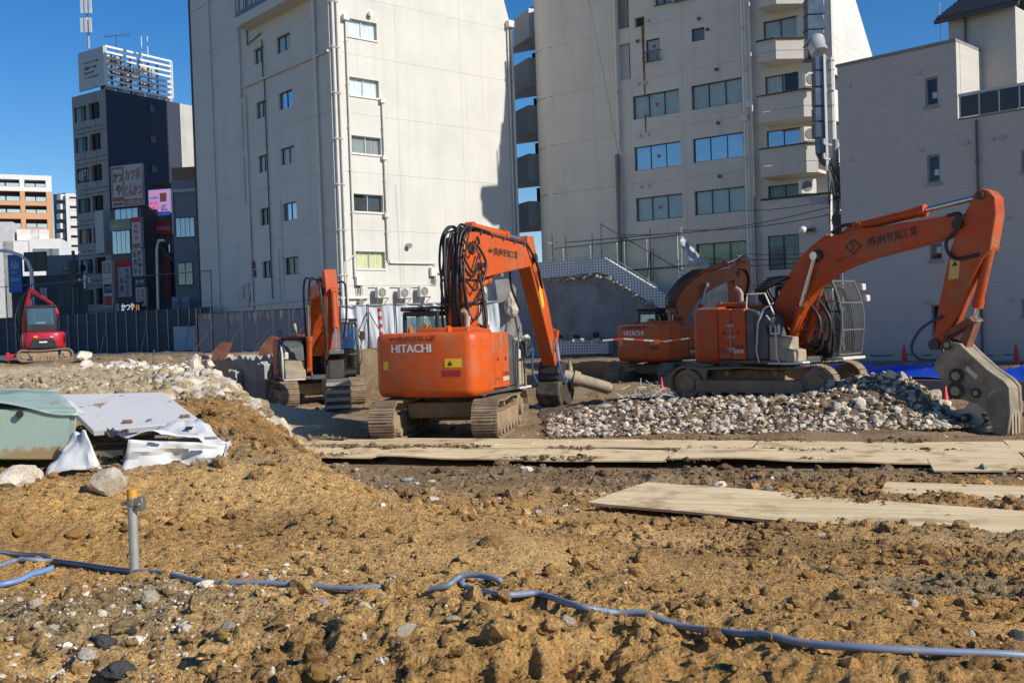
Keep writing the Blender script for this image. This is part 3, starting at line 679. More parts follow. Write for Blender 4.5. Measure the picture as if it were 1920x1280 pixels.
for i, px in enumerate((709, 751, 788)):
    ac_unit(TR_, px, (549, 550, 547)[i], ('beige wall-hung outdoor unit nearest the meter box', 'middle one of three wall-hung outdoor units, on angled brackets', 'rightmost of three beige wall-hung outdoor units')[i], 'outdoor units on the white block')
# ---------------------------------------------------------------- grey-white apartment block behind the machines
MO = Vector((16.37, 51.0, 0)); MF = Face(MO, 126.5); MRF = Face(MO, 36.5)
MB_ = thing('apartment_block', 'grey apartment block with wide windows and chamfered balconies behind the excavators', 'building', (MO.x, MO.y, 0.6))
s = 2.065
def RM(*q): return rect(MF, *zr(1140, 0, s, *q))
wl = align([RM((95, 372), (275, 345), (277, 435), (97, 466)), RM((102, 570), (283, 547), (284, 640), (104, 663)), RM((107, 766), (286, 750), (290, 842), (108, 858))])
wr = align([RM((322, 332), (517, 300), (520, 395), (323, 428)), RM((328, 537), (523, 512), (525, 607), (331, 630)), RM((335, 742), (530, 720), (532, 815), (337, 835)), RM((340, 950), (533, 925), (535, 1015), (342, 1040))])
ws = RM((323, 112), (373, 106), (374, 155), (325, 163)); wn_ = RM((147, 155), (198, 148), (203, 235), (148, 240)); wo_ = RM((102, 70), (140, 64), (141, 100), (104, 108))
wt = [RM((182, -45), (243, -52), (245, 15), (185, 22)), RM((258, -55), (320, -60), (322, 0), (260, 8))]
uMl = MF.uz(1040, 300)[0]; uP = MF.uz(1404, 200)[0]
mz = sorted([MF.uz(1025, 91)[1], MF.uz(1024, 183)[1], MF.uz(1027, 275)[1], MF.uz(1029, 365)[1]])
mst = (mz[-1] - mz[0]) / 3; mzb = [0.3, mz[0] - mst] + mz + [mz[-1] + 1.5 * mst]
mzw = mzb + [mz[-1] + 2 * mst]
mub = [uMl, MF.uz(1143, 150)[0], MF.uz(1184, 250)[0], MF.uz(1284, 250)[0], MF.uz(1393, 250)[0], uP]
rec = [(MF.uz(1161, 100)[0], MF.uz(1181, 100)[0], mz[k] + .12, mz[k] + mst * .74) for k in (2, 3)] + [(MF.uz(1161, 100)[0], MF.uz(1181, 100)[0], mz[-1] + .12, mz[-1] + mst * .74)]
mh = wl + wr + [ws, wn_, wo_] + wt + rec
panel_wall(MF, mub, mzb, mh, PLASTER2, MB_, depth=.3)
for k in rec: MB().obox(MF.pt(k[0], k[2], -.29), MF.u * (k[1] - k[0]), MF.n * .1, Vector((0, 0, k[3] - k[2]))).build('recess_panel', PLASTER2, MB_, smooth=0, world=True)
for i, h in enumerate(wl): window(MF, h, MB_, FRAME_D, 3, CURT, folds=False, depth=.16, glass=GLASSM if i == 1 else GLASS)
for i, h in enumerate(wr): window(MF, h, MB_, FRAME_D, 3, CURT2 if i == 3 else CURT, folds=i == 0, depth=.16, glass=GLASSM if i == 1 else GLASS)
window(MF, ws, MB_, FRAME_D, 1, BLIND, depth=.1); window(MF, wn_, MB_, FRAME_D, 1, CURT, depth=.1, rail=.55)
for h in wt: window(MF, h, MB_, FRAME_D, 2, CURT, depth=.1, rail=.8)
TRI = mat('red_marker', (0.5, 0.03, 0.03), 0.5, var=0)
for h in [*[(q[0] + (q[1] - q[0]) * .5, (q[2] + q[3]) / 2) for q in wl], ((wn_[0] + wn_[1]) / 2, (wn_[2] + wn_[3]) / 2 + .2)]:
    MB().add([MF.pt(h[0] - .11, h[1] + .1, -.13), MF.pt(h[0] + .11, h[1] + .1, -.13), MF.pt(h[0], h[1] - .1, -.13)], [(0, 2, 1)]).build('fire_access_marker', TRI, MB_, smooth=0, world=True)
# rounded left end
cen = MF.pt(uMl, 0, -2.2); mb = MB(); rings = []
for zi in [mzb[0]] + [q for z_ in mzb[1:-1] for q in (z_ - .015, z_ - .0149, z_ + .0149, z_ + .015)] + [mzb[-1]]: pass
for c_, d_ in zip(mzb, mzb[1:]):
    pts = []
    for i in range(13):
        a_ = R(126.5 - 90 + 90) ; t_ = i / 12 * math.pi / 2
        pts.append(cen + MF.n * 2.2 * math.cos(t_) - MF.u * 2.2 * math.sin(t_))
    q = MB().loft([[Vector((p.x, p.y, c_ + .015)) for p in pts], [Vector((p.x, p.y, d_ - .015)) for p in pts]], closed=False, caps=False)
    q.f = [f[::-1] for f in q.f]; q.build('round_corner_panel', PLASTER2, MB_, smooth=60, world=True)
# core behind, block for the upper storeys, lit end wall
a = MF.pt(uMl - 1.8, 0, -2.3); b_ = MF.pt(uMl, 0, -.3); c_ = MF.pt(uP, 0, -.3); e_ = MF.pt(uP, 0, -9); f_ = MF.pt(uMl - 1.8, 0, -9)
block(MB(), ccw([(p.x, p.y) for p in (a, b_, c_, e_, f_)]), .2, mzb[-1] - .05).build('core', CORE, MB_, smooth=0, world=True)
# balcony wing
uW1 = 0.15
bw = [(1419, 1454, 1509, 75, 67, 111), None]
wing_h = []
for tl, br in (((1431, 38), (1484, 70)), ((1433, 141), (1489, 170)), ((1436, 243), (1492, 275)), ((1439, 346), (1495, 372))):
    a = MF.uz(*tl); b_ = MF.uz(*br); wing_h.append((a[0], b_[0] + .25, b_[1] - .75, a[1] - .1))
wing_h = align(wing_h)
zpar = MF.uz(1490, 373)[1]
low_h = [rect(MF, (1440, 442), (1498, 439), (1499, 503), (1441, 507))]
panel_wall(MF, [uP + .02, uW1], [.3, zpar - .3] + [z_ for z_ in mzw if z_ > zpar + 1], wing_h + low_h, PLASTER2, MB_, depth=.3, mp=lambda u, z, d: MF.pt(u, z, d - .02))
for i, h in enumerate(wing_h): window(MF, h, MB_, FRAME_D, 2, [CURT, CURT, None, BLIND][i], depth=.16, glass=GLASSM if i == 2 else GLASS, cover=(0, .55) if i == 1 else (0, 1))
window(MF, low_h[0], MB_, FRAME_D, 2, mat('shutter_grey', (0.40, 0.39, 0.375), 0.7), depth=.04, folds=False)
c_ = MF.pt(uP, 0, -.35); d_ = MF.pt(uW1 - .3, 0, -.35); e_ = MF.pt(uW1 - .3, 0, -9); f_ = MF.pt(uP, 0, -9)
zcr = MRF.uz(1625, 108)[1]; block(MB(), ccw([(p.x, p.y) for p in (c_, d_, e_, f_)]), .2, zcr - .3).build('core', CORE, MB_, smooth=0, world=True); e2_ = MF.pt(uW1 - .3, 0, -1.6); f3_ = MF.pt(uP, 0, -1.6)
block(MB(), ccw([(p.x, p.y) for p in (c_, d_, e2_, f3_)]), zcr - .29, mzw[-1] - .05).build('core', CORE, MB_, smooth=0, world=True)
def balcony(tl, bend, end, ybot, deep, par=True, name='balcony'):
    f2 = Face(MF.O + MF.n * deep, 126.5); u0, zt = f2.uz(*tl); u1, zt2 = f2.uz(*bend); zt = (zt + zt2) / 2; zb_ = f2.uz(tl[0], ybot)[1]
    d = MF.pt(u1, 0, deep); q = ray(*end); chd = Vector((1, 0.06, 0))           # the chamfer runs square to the view
    t = (d.x * q.y - d.y * q.x) / (chd.y * q.x - chd.x * q.y); e = d + chd * t
    plan = [MF.pt(u0, 0, 0.003), MF.pt(u0, 0, deep), d, e, e + MRF.u * max(.2, .9)]
    back = [p for p in (MF.pt((e - MF.O).dot(MF.u), 0, .003),)]
    lo = MB(); n = len(plan); outl = plan[:4] + back
    block(lo, ccw([(p.x, p.y) for p in outl]), zb_ - .02, zb_ + .14); slab = lo.build(name, PLASTER2, MB_, smooth=0, world=True)
    pm = MB()
    cx = sum((p for p in outl), Vector()) / len(outl); ins = [p + (cx - p).normalized() * .16 for p in plan[:4]]; zm = zb_ + (zt - zb_) * .36
    for za, zb2 in ((zb_ + .14, zm - .012), (zm + .012, zt - .05)):
        for i in range(3):
            p, q_, pi, qi = plan[i], plan[i + 1], ins[i], ins[i + 1]
            V = lambda w, z: Vector((w.x, w.y, z))
            pm.add([V(p, za), V(q_, za), V(q_, zb2), V(p, zb2), V(pi, za), V(qi, za), V(qi, zb2), V(pi, zb2)], [(0, 1, 2, 3), (5, 4, 7, 6), (3, 2, 6, 7), (1, 0, 4, 5)])
    l = MB_.location; pm.v = [(v[0] - l.x, v[1] - l.y, v[2] - l.z) for v in pm.v]; pm.build('parapet', PLASTER2, slab, smooth=0)
    cp = MB()
    for i in range(3): a_, b2 = plan[i].copy(), plan[i + 1].copy(); a_.z = b2.z = zt - .025; cp.bar(a_ + (cx - a_).normalized() * .08 * Vector((1, 1, 0)).length / 1.41, b2 + (cx - b2).normalized() * .08, .2, .05)
    cp.v = [(v[0] - l.x, v[1] - l.y, v[2] - l.z) for v in cp.v]; cp.build('coping', FRAME_D, slab, smooth=0)
    return slab
balcony((1417, -128), (1452, -136), (1504, -136), -86, 1.5); balcony((1419, -25), (1454, -33), (1506, -33), 15, 1.35); balcony((1419, 75), (1454, 67.5), (1509, 67.5), 117, 1.35)
balcony((1422, 178), (1506, 163), (1529, 163), 231, 1.5); balcony((1424.5, 277), (1511, 264), (1533, 264), 333, 1.5)
# lower storey pushed forward with a dark coping
f2 = Face(MF.O + MF.n * .9, 126.5); uq0, zq = f2.uz(1428, 377); uq1 = f2.uz(1556, 368)[0]
sheet_cells(f2, uq0, uq1, .3, zq, [rect(f2, (1440, 442), (1498, 439), (1499, 503), (1441, 507))], .9).build('lower_wall', PLASTER2, MB_, smooth=0, world=True)
window(f2, rect(f2, (1440, 442), (1498, 439), (1499, 503), (1441, 507)), MB_, FRAME_D, 2, mat('shutter_grey', (0.4, .39, .375)), depth=.05, folds=False)
MB().obox(f2.pt(uq0 - .03, zq + .003, -.25), MF.u * (uq1 - uq0 + .06), MF.n * .3, Vector((0, 0, .1))).build('coping', FRAME_D, MB_, smooth=0, world=True)
# sunlit end wall with a raked top
ze = MRF.uz(1625, 108)[1]; ue = MRF.uz(1640, 150)[0]; ze0 = MRF.uz(1592, 0)
def rake(u, z, d):
    if u > ue - .05 and z > ze: u = u - (z - ze) * (MRF.uz(1625, 108)[0] - ze0[0]) / (ze0[1] - ze)
    return MRF.pt(u, z, d)
eh = [rect(MRF, (1562, 142), (1579, 142), (1579, 170), (1562, 170)), rect(MRF, (1564, 229), (1583, 229), (1583, 268), (1564, 268))]
krk = (MRF.uz(1625, 108)[0] - ze0[0]) / (ze0[1] - ze); ztp = min(mzb[-1] + 1.0, ze + (ue - .6) / krk)
panel_wall(MRF, [0.0, ue], [.3, mz[1], mz[2], ze, ztp], eh, mat('end_wall_plaster', (0.62, 0.605, 0.57), 0.85, var=0.08, vs=.5, bump=.2, bs=9, streak=.2, dirt=((0.4, 0.38, 0.35), .12, .6), world=True), MB_, mp=rake)
for h in eh: window(MRF, h, MB_, FRAME_D, 1, BLIND, depth=.12)
block(MB(), ccw([(p.x, p.y) for p in (MRF.pt(.3, 0, -.26), MRF.pt(ue - .1, 0, -.26), MRF.pt(ue - .1, 0, -6), MRF.pt(.3, 0, -6))]), .2, ze).build('core', CORE, MB_, smooth=0, world=True)
# services on the face
for px, r_, m_ in ((1407, .09, PIPE), (1411.5, .06, PIPE), (1402, .1, PIPE), (1418, .05, PIPE)):
    u, z = MF.uz(px, 300); pipe(MF, [(u, mzb[-1]), (u, .8 if px < 1415 else MF.uz(1430, 370)[1])], r_, m_, MB_, d=.14 if px < 1415 else .35)
u, z = MF.uz(1409, 195); MB().obox(MF.pt(u - .2, z - .25, .1), MF.u * .4, MF.n * .25, Vector((0, 0, .35))).build('pipe_joint', PIPE, MB_, world=True)
u, z = MF.uz(1399, 220); MB().obox(MF.pt(u - .2, z - .25, .1), MF.u * .4, MF.n * .25, Vector((0, 0, .35))).build('pipe_joint', PIPE, MB_, world=True)
u, z = MF.uz(1157, 100); pipe(MF, [(u, mzb[-1]), (u, MF.uz(1160, 285)[1])], .075, PIPE, MB_)
u, z = MF.uz(1160, 290); pipe(MF, [(u, z), (u, 1.5)], .13, mat('conduit_cover', (0.17, 0.175, 0.17), 0.6), MB_, clamps=False)
u, z = MF.uz(1020, 100); pipe(MF, [(u - .2, z), (u - .2, 1.0)], .07, PIPE, MB_, d=-1.2, clamps=False)
for px, py in ((1196, 223), (1210, 222), (1198, 325), (1217, 255), (1212, 252), (1200, 350), (1216, 349), (1207, 349)):
    pass
for px, py in ((1196, 78), (1210, 156), (1196, 158), (1199, 255), (1214, 252), (1201, 350), (1216, 348), (1311, 36), (1327, 56), (1344, 131), (1347, 231), (1350, 331), (1215, 40)):
    u, z = MF.uz(px, py); MB().cyl(MF.pt(u, z, .002), MF.pt(u, z, .09), .085, .1, 12).build('vent_cap', DARKST if py in (78, 36, 56, 131, 231, 331) else STEEL, MB_, world=True)
RUST = mat('rust_stain', (0.17, 0.085, 0.05), 0.9, var=0.4, vs=3)
for (x0, y0, x1, y1, w) in ((1205, 50, 1208, 182, .1), (1210, 215, 1211, 250, .07)):
    a = MF.uz(x0, y0); b_ = MF.uz(x1, y1); MB().add([MF.pt(a[0] - w, a[1], .004), MF.pt(a[0] + w, a[1], .004), MF.pt(a[0] + w * .5, b_[1], .004), MF.pt(a[0] - w * .4, b_[1], .004)], [(3, 2, 1, 0)]).build('rust_streak', RUST, MB_, smooth=0, world=True)
MB().obox(MF.pt(wo_[0], wo_[2], -.29), MF.u * (wo_[1] - wo_[0]), MF.n * .03, Vector((0, 0, wo_[3] - wo_[2]))).build('duct_opening', CORE, MB_, smooth=0, world=True)
u, z = f2.uz(1507, 432); mb = MB(); 
lt = thing('wall_lamp', 'round white globe lamp on the grey apartment wall', 'lamp', f2.pt(u, z, .1))
q = MB(); rings = [[Vector((.21 * math.sin(t) * math.cos(a_), .21 * math.sin(t) * math.sin(a_), .21 * math.cos(t))) for a_ in [i * math.pi / 6 for i in range(12)]] for t in [0.05 + k * 3.04 / 8 for k in range(9)]]
q.loft(rings); q.build('globe', mat('opal_glass', (0.7, 0.69, 0.66), 0.3, var=0.02), lt, smooth=60)
MB().cyl(MF.u * .15, MF.u * .55, .07, .1, 10).cyl(MF.u * .5, MF.u * .5 - MF.n * .097, .13, .13, 12).build('bracket', DARKST, lt)
# stair landings seen through the gap
SF = Face(P(1012, 300, 65.4), 112)
for i, (yl, yr, bl) in enumerate(((24, 16, 75), (112, 108, 166), (202, 197, 255), (291, 288, 343), (381, 377, 431))):
    p0, p1, p2 = P(962, yl + 3, 67.2), P(991, yr, 65.0), P(1022, yr + 2, 65.4); zt = p1.z; zb_ = P(991, bl - 5, 65.0).z; pb = P(1022, 300, 67.8); pa = P(955, 300, 69.2)
    out = [p0, p1, p2, pb, pa]
    sl_ = block(MB(), ccw([(p.x, p.y) for p in out]), zb_, zb_ + .2).build('stair_landing', SILL, MB_, smooth=0, world=True)
    pm = MB()
    for a_, b2 in ((p0, p1), (p1, p2)):
        a2, b3 = Vector((a_.x, a_.y, zb_ + .203)), Vector((b2.x, b2.y, zb_ + .203)); dd = (b3 - a2).normalized(); nn = Vector((-dd.y, dd.x, 0)); pm.obox(a2, b3 - a2, nn * .14, Vector((0, 0, zt - zb_ - .203)))
    l = MB_.location; pm.v = [(v[0] - l.x, v[1] - l.y, v[2] - l.z) for v in pm.v]; pm.build('parapet', SILL, sl_, smooth=0)
    w0, w1 = P(1001, 200, 68.2), P(1024, 200, 67.9); MB().obox(Vector((w0.x, w0.y, zb_ + .21)), Vector((w1.x - w0.x, w1.y - w0.y, 0)), Vector((0, .2, 0)), Vector((0, 0, mst - .22))).build('landing_wall', mat('dark_tile', (0.10, 0.10, 0.105), .6, var=.2), MB_, smooth=0, world=True)
# exhaust duct up the corner, with its steel ladder frame
DUCT = mat('blue_grey_duct', (0.115, 0.15, 0.19), 0.35, metal=.6, var=0.15, dirt=((0.25, .24, .22), .2, 2))
dt = thing('exhaust_duct', 'dark blue-grey steel exhaust duct climbing the apartment corner beside the balconies', 'duct', P(1530, 400, 46.5))
YD = 48.4
for k, y0 in enumerate(range(-30, 90, 28)):
    a, b_ = P(1515, y0 + 27, YD + .6), P(1545, y0, YD + .6); MB().obox(a, Vector((b_.x - a.x, 0, 0)), Vector((0, .7, 0)), Vector((0, 0, b_.z - a.z - .02))).build('duct_section', DUCT, dt, bevel=.02, world=True)
    MB().obox(a + Vector((-.04, -.04, -.05)), Vector((b_.x - a.x + .08, 0, 0)), Vector((0, .78, 0)), Vector((0, 0, .06))).build('flange', DARKST, dt, smooth=0, world=True)
a = P(1526, 97, YD); q = MB(); q.tube([P(1530, 76, YD + .9), P(1531, 88, YD + .6), P(1534, 94, YD + .2), P(1538, 102, YD)], .42, 12); q.build('elbow', mat('pale_duct', (.5, .5, .48), .4, metal=.4), dt, world=True)
for y0, y1 in ((104, 131), (132, 162), (163, 198), (199, 227), (228, 258)):
    a, b_ = P(1529, y1, YD - .3), P(1551, y0, YD - .3); MB().obox(a, Vector((b_.x - a.x, 0, 0)), Vector((0, .6, 0)), Vector((0, 0, b_.z - a.z - .02))).build('duct_section', DUCT, dt, bevel=.02, world=True)
q = MB().tube([P(1540, 258, YD), P(1541, 285, YD), P(1548, 300, YD + .2), P(1560, 308, YD + .8)], .3, 10); q.build('elbow', DUCT, dt, world=True)
for x0, yt, yb in ((1551, 102, 320), (1563, 107, 262)):
    MB().obox(P(x0 - 1, yb, YD - .4), Vector((.11, 0, 0)), Vector((0, .12, 0)), Vector((0, 0, P(x0, yt, YD - .4).z - P(x0, yb, YD - .4).z))).build('frame_post', mat('cream_steel', (.62, .61, .55), .5, var=.08), dt, smooth=0, world=True)
for y0 in (115, 132, 160, 172, 199, 229): MB().bar(P(1553, y0, YD - .35), P(1563, y0 - 1, YD - .35), .1, .07).build('rung', DARKST, dt, smooth=0, world=True)
for i, (px, py, yy) in enumerate(((1518, 170, 48.6), (1512, 260, 49.0), (1500, 345, 50.0))):
    pass
for i, (px, py) in enumerate(((1521, 150), (1519, 252), (1514, 350))):
    c = P(px, py, 49.8); t = thing('air_conditioner', ('white outdoor unit on the upper balcony of the grey block', 'white outdoor unit standing on the lower chamfered balcony', 'grey outdoor unit under the lowest balcony beside the pole')[i], 'air conditioner', c - Vector((0, 0, .35)), R(10), 'outdoor units on the grey block')
    MB().box(-.4, .4, -.15, .15, 0, .7).build('casing', ACB, t, bevel=.02); MB().cyl((-.08, -.152, .35), (-.08, -.17, .35), .26, .26, 20).build('fan_opening', ACG, t)
# ---------------------------------------------------------------- grey sided house on the right
def siding():
    m = bpy.data.materials.new('grey_siding'); m.use_nodes = True; N = m.node_tree.nodes; L = m.node_tree.links; b = N['Principled BSDF']; b.inputs['Roughness'].default_value = .8
    g = N.new('ShaderNodeNewGeometry')
    vm = N.new('ShaderNodeVectorMath'); vm.operation = 'DOT_PRODUCT'; vm.inputs[1].default_value = GRAY.u; L.new(g.outputs['Position'], vm.inputs[0])
    sp = N.new('ShaderNodeSeparateXYZ'); L.new(g.outputs['Position'], sp.inputs[0]); cb = N.new('ShaderNodeCombineXYZ'); L.new(vm.outputs['Value'], cb.inputs[0]); L.new(sp.outputs['Z'], cb.inputs[1])
    br = N.new('ShaderNodeTexBrick'); L.new(cb.outputs[0], br.inputs['Vector']); br.inputs['Scale'].default_value = 1.0; br.inputs['Brick Width'].default_value = .42; br.inputs['Row Height'].default_value = .076; br.inputs['Mortar Size'].default_value = .007; br.inputs['Mortar Smooth'].default_value = .6
    br.inputs['Color1'].default_value = (.54, .505, .45, 1); br.inputs['Color2'].default_value = (.50, .468, .415, 1); br.inputs['Mortar'].default_value = (.40, .385, .36, 1)
    L.new(br.outputs['Color'], b.inputs['Base Color'])
    bp = N.new('ShaderNodeBump'); bp.inputs['Distance'].default_value = .02; bp.inputs['Strength'].default_value = .45; bp.invert = True; L.new(br.outputs['Fac'], bp.inputs['Height']); L.new(bp.outputs[0], b.inputs['Normal']); MATS['grey_siding'] = m; return m
SID = siding()
GH = thing('house', 'grey sided house with small dark windows and a roof terrace behind the concrete crusher arm', 'house', (GRAY.O.x, GRAY.O.y, .6))
s = 5.333
gh = [rect(GRAY, (1733, 148), (1757, 143), (1758, 196), (1735, 201)), rect(GRAY, (1737, 291), (1763, 289), (1763, 342), (1738, 344)), rect(GRAY, (1743, 455), (1768, 452), (1769, 487), (1743, 489)), rect(GRAY, (1746, 571), (1770, 569), (1770, 640), (1746, 642))]
gh = align(gh) + [rect(GRAY, (1914, 282), (1935, 280), (1935, 320), (1914, 322)), rect(GRAY, (1915, 561), (1935, 560), (1935, 592), (1915, 593))]
gu1 = GRAY.uz(1794, 150)[0]; gzt = (GRAY.uz(1585, 124)[1] + GRAY.uz(1750, 87)[1]) / 2; gzter = GRAY.uz(1797, 226)[1]; zbase = GRAY.uz(1620, 676)[1]; gend = 14.0
sheet_cells(GRAY, 0, gu1, zbase, gzt, gh, .3).build('wall', SID, GH, smooth=0, world=True)
sheet_cells(GRAY, gu1 + .002, gend, zbase, gzter, gh, .3).build('wall', SID, GH, smooth=0, world=True)
for h in gh: window(GRAY, h, GH, mat('grey_frame', (.30, .30, .30), .5, var=0), 1, None, depth=.07, fw=.06, glass=GLASS, sill=mat('grey_frame', (.3, .3, .3)))
for h in gh[:3]: MB().obox(GRAY.pt(h[0] + (h[1] - h[0]) * .5, h[2] + .25, -.088), GRAY.u * .16, GRAY.n * .004, Vector((0, 0, .2))).build('paper_note', mat('paper', (.6, .59, .56), .9, var=0), GH, smooth=0, world=True)
block(MB(), ccw([(p.x, p.y) for p in (GRAY.pt(0.3, 0, -.31), GRAY.pt(gu1, 0, -.31), GRAY.pt(gu1, 0, -9), GRAY.pt(.3, 0, -9))]), .3, gzt - .3).build('core', CORE, GH, smooth=0, world=True)
block(MB(), ccw([(p.x, p.y) for p in (GRAY.pt(gu1, 0, -.31), GRAY.pt(gend, 0, -.31), GRAY.pt(gend, 0, -9), GRAY.pt(gu1, 0, -9))]), .3, gzter - .05).build('core', CORE, GH, smooth=0, world=True)
MB().obox(GRAY.pt(0, zbase, -.3), GRAY.u * .012, -GRAY.n * 8.7, Vector((0, 0, gzt - zbase))).build('wall', SID, GH, smooth=0, world=True)
MB().obox(GRAY.pt(-.04, gzt + .002, -9), GRAY.u * (gu1 + .05), GRAY.n * 9.05, Vector((0, 0, .1))).build('coping', mat('grey_coping', (.22, .22, .215), .6), GH, smooth=0, world=True)
MB().obox(GRAY.pt(gu1 - .05, gzter, -.3), GRAY.u * .06, -GRAY.n * 2.2, Vector((0, 0, gzt - gzter - .004))).build('terrace_return_wall', SID, GH, smooth=0, world=True)
MB().obox(GRAY.pt(-.02, .3, -.2), GRAY.u * gend, GRAY.n * .17, Vector((0, 0, zbase - .303))).build('plinth', mat('plinth_concrete', (.3, .29, .275), .85, var=.1, bump=.2), GH, smooth=0, world=True)
ub0 = gu1 + .05; gzr = GRAY.uz(1797, 178)[1]; n = 7
for k in range(n):
    a_ = ub0 + .06 + k * .62; MB().obox(GRAY.pt(a_, gzter + .08, .0), GRAY.u * .56, GRAY.n * .02, Vector((0, 0, gzr - gzter - .16))).build('balustrade_panel', mat('smoked_panel', (.045, .04, .042), .25, var=.1), GH, smooth=0, world=True)
mb = MB().obox(GRAY.pt(ub0, gzr - .07, -.04), GRAY.u * 5, GRAY.n * .1, Vector((0, 0, .08)))
for k in range(n + 1): mb.bar(GRAY.pt(ub0 + .03 + k * .62, gzter, .01), GRAY.pt(ub0 + .03 + k * .62, gzr - .07, .01), .045, .045)
mb.build('balustrade_rail', mat('silver_rail', (.45, .46, .46), .4, metal=.5), GH, smooth=0, world=True)
MB().obox(GRAY.pt(ub0 - .02, gzter + .001, -.3), GRAY.u * 6, GRAY.n * .34, Vector((0, 0, .06))).build('terrace_edge', mat('grey_coping', (.22, .22, .215)), GH, smooth=0, world=True)
PF = Face(GRAY.O - GRAY.n * 2.2, 135.2); pu0 = PF.uz(1797, 150)[0] - .3; pu1 = PF.uz(1905, 80)[0]; pzt = PF.uz(1850, 24)[1]
MB().obox(PF.pt(pu0, gzter - .2, -5), PF.u * (pu1 - pu0), PF.n * 5, Vector((0, 0, pzt - gzter + .2))).build('penthouse', SID, GH, smooth=0, world=True)
SLATE = mat('dark_slate', (.035, .037, .042), .5, var=.2, vs=6, bump=.5, bs=25)
e0, e1 = PF.pt(pu0 - .3, pzt, .35), PF.pt(pu1 + .25, pzt, .35); r0, r1 = PF.pt(pu0 + .5, pzt + 1.9, -2.6), PF.pt(pu1 + .25, pzt + 1.9, -2.6); k0, k1 = PF.pt(pu0 - .3, pzt, -5.3), PF.pt(pu1 + .25, pzt, -5.3)
dz = Vector((0, 0, .12)); MB().add([e0, e1, r1, r0, k0, k1, e0 + dz, e1 + dz, r1 + dz, r0 + dz, k0 + dz, k1 + dz], [(6, 7, 8, 9), (9, 8, 11, 10), (0, 1, 7, 6), (1, 2, 8, 7), (2, 5, 11, 8), (0, 6, 9, 3), (3, 9, 10, 4), (1, 0, 3, 2), (2, 3, 4, 5), (4, 10, 11, 5)]).build('roof', SLATE, GH, smooth=0, world=True)
mb = MB()
for k in range(14):
    t_ = (k + .5) / 14; a_, b2 = (e0 + dz).lerp(r0 + dz, t_), (e1 + dz).lerp(r1 + dz, t_); mb.obox(a_ + Vector((0, 0, .003)), b2 - a_, (r0 - e0).normalized() * .05, Vector((0, 0, .02)))
mb.build('slate_course', SLATE, GH, smooth=0, world=True)
MB().bar(PF.pt(pu0 - .32, pzt - .04, .4), PF.pt(pu1 + .25, pzt - .04, .4), .12, .12).build('gutter', mat('dark_gutter', (.07, .065, .06), .5), GH, smooth=0, world=True)
pipe(PF, [(PF.uz(1812, 60)[0], pzt), (PF.uz(1812, 60)[0], gzter)], .045, mat('brown_pipe', (.10, .095, .10), .5), GH)
pipe(GRAY, [(GRAY.uz(1833, 240)[0], gzter - .1), (GRAY.uz(1833, 240)[0], zbase - .1)], .045, mat('brown_pipe', (.1, .095, .1)), GH)
a = GRAY.pt(gu1 - 1.1, gzt + .1, -3); mb = MB()
for k in range(8): mb.bar(a + GRAY.u * k * .12, a + GRAY.u * k * .12 + Vector((0, 0, .9)), .03, .03)
mb.bar(a + Vector((0, 0, .9)), a + GRAY.u * .9 + Vector((0, 0, .9)), .04, .04); mb.build('roof_rail', DARKST, GH, smooth=0, world=True)
MB().cyl(GRAY.pt(gu1 - 1.3, gzt + .1, -2), GRAY.pt(gu1 - 1.3, gzt + 2.0, -2), .015, n=6).build('aerial', STEEL, GH, world=True)
for i, (px, py) in enumerate(((1593, 162), (1725, 137), (1729, 282), (1597, 301), (1812, 268), (1861, 262), (1881, 258), (1892, 410), (1897, 561), (1605, 574), (1738, 568), (1840, 440))):
    u, z = GRAY.uz(px, py); w = .1 if i not in (4, 6) else .15; MB().obox(GRAY.pt(u - w / 2, z - w / 2, .002), GRAY.u * w, GRAY.n * .07, Vector((0, 0, w))).build('vent_cap', mat('pale_cap', (.42, .41, .39), .6), GH, bevel=.01, world=True)
u, z = PF.uz(1829, 125); MB().obox(PF.pt(u - .06, z - .06, .002), PF.u * .12, PF.n * .07, Vector((0, 0, .12))).build('vent_cap', mat('pale_cap', (.4, .4, .4)), GH, bevel=.01, world=True)
# ================================================================ the street on the left
CONC = mat('old_concrete', (0.30, 0.285, 0.26), 0.9, var=.25, vs=1.2, bump=.5, bs=10, streak=.3, dirt=((.2, .18, .15), .3, 1.5), world=True)
def flat_sign(name, label, face, tl, br, d, thick, m, cat='sign', group=None, parent=None):
    """a signboard parallel to face, d metres proud of it; returns (thing, mapper, w, h)"""
    f2 = Face(face.O + face.n * d, math.degrees(math.atan2(face.u.x, face.u.y))); a = f2.uz(*tl); b = f2.uz(*br); u0, u1, z0, z1 = a[0], b[0], b[1], a[1]
    if parent is None: t = thing(name, label, cat, f2.pt((u0 + u1) / 2, z0, 0), 0, group)
    else: t = parent
    MB().obox(f2.pt(u0, z0, -thick), f2.u * (u1 - u0), f2.n * thick, Vector((0, 0, z1 - z0))).build('board', m, t, smooth=0, world=True)
    return t, (lambda x, y, dd=0.0: f2.pt(u0 + x, z0 + y, .01 + dd)), u1 - u0, z1 - z0
def words(t, mp, w, h, body, x, y, ww, hh, m, bold=0.0):
    """body placed at fractions x, y of the board"""
    return lettering(body, lambda a, b, d=0.0: mp(x * w + a, y * h + b, d), ww * w, hh * h, m, t, world=True, bold=bold * w)
def patch(t, mp, w, h, x0, y0, x1, y1, m, name='printed_field', d=-.006):
    return MB().add([mp(x0 * w, y0 * h, d), mp(x1 * w, y0 * h, d), mp(x1 * w, y1 * h, d), mp(x0 * w, y1 * h, d)], [(0, 1, 2, 3)]).build(name, m, t, smooth=0, world=True)
def pm(n, c, r=.6, e=0.0): return mat(n, c, r, var=.05, vs=1, emit=e)
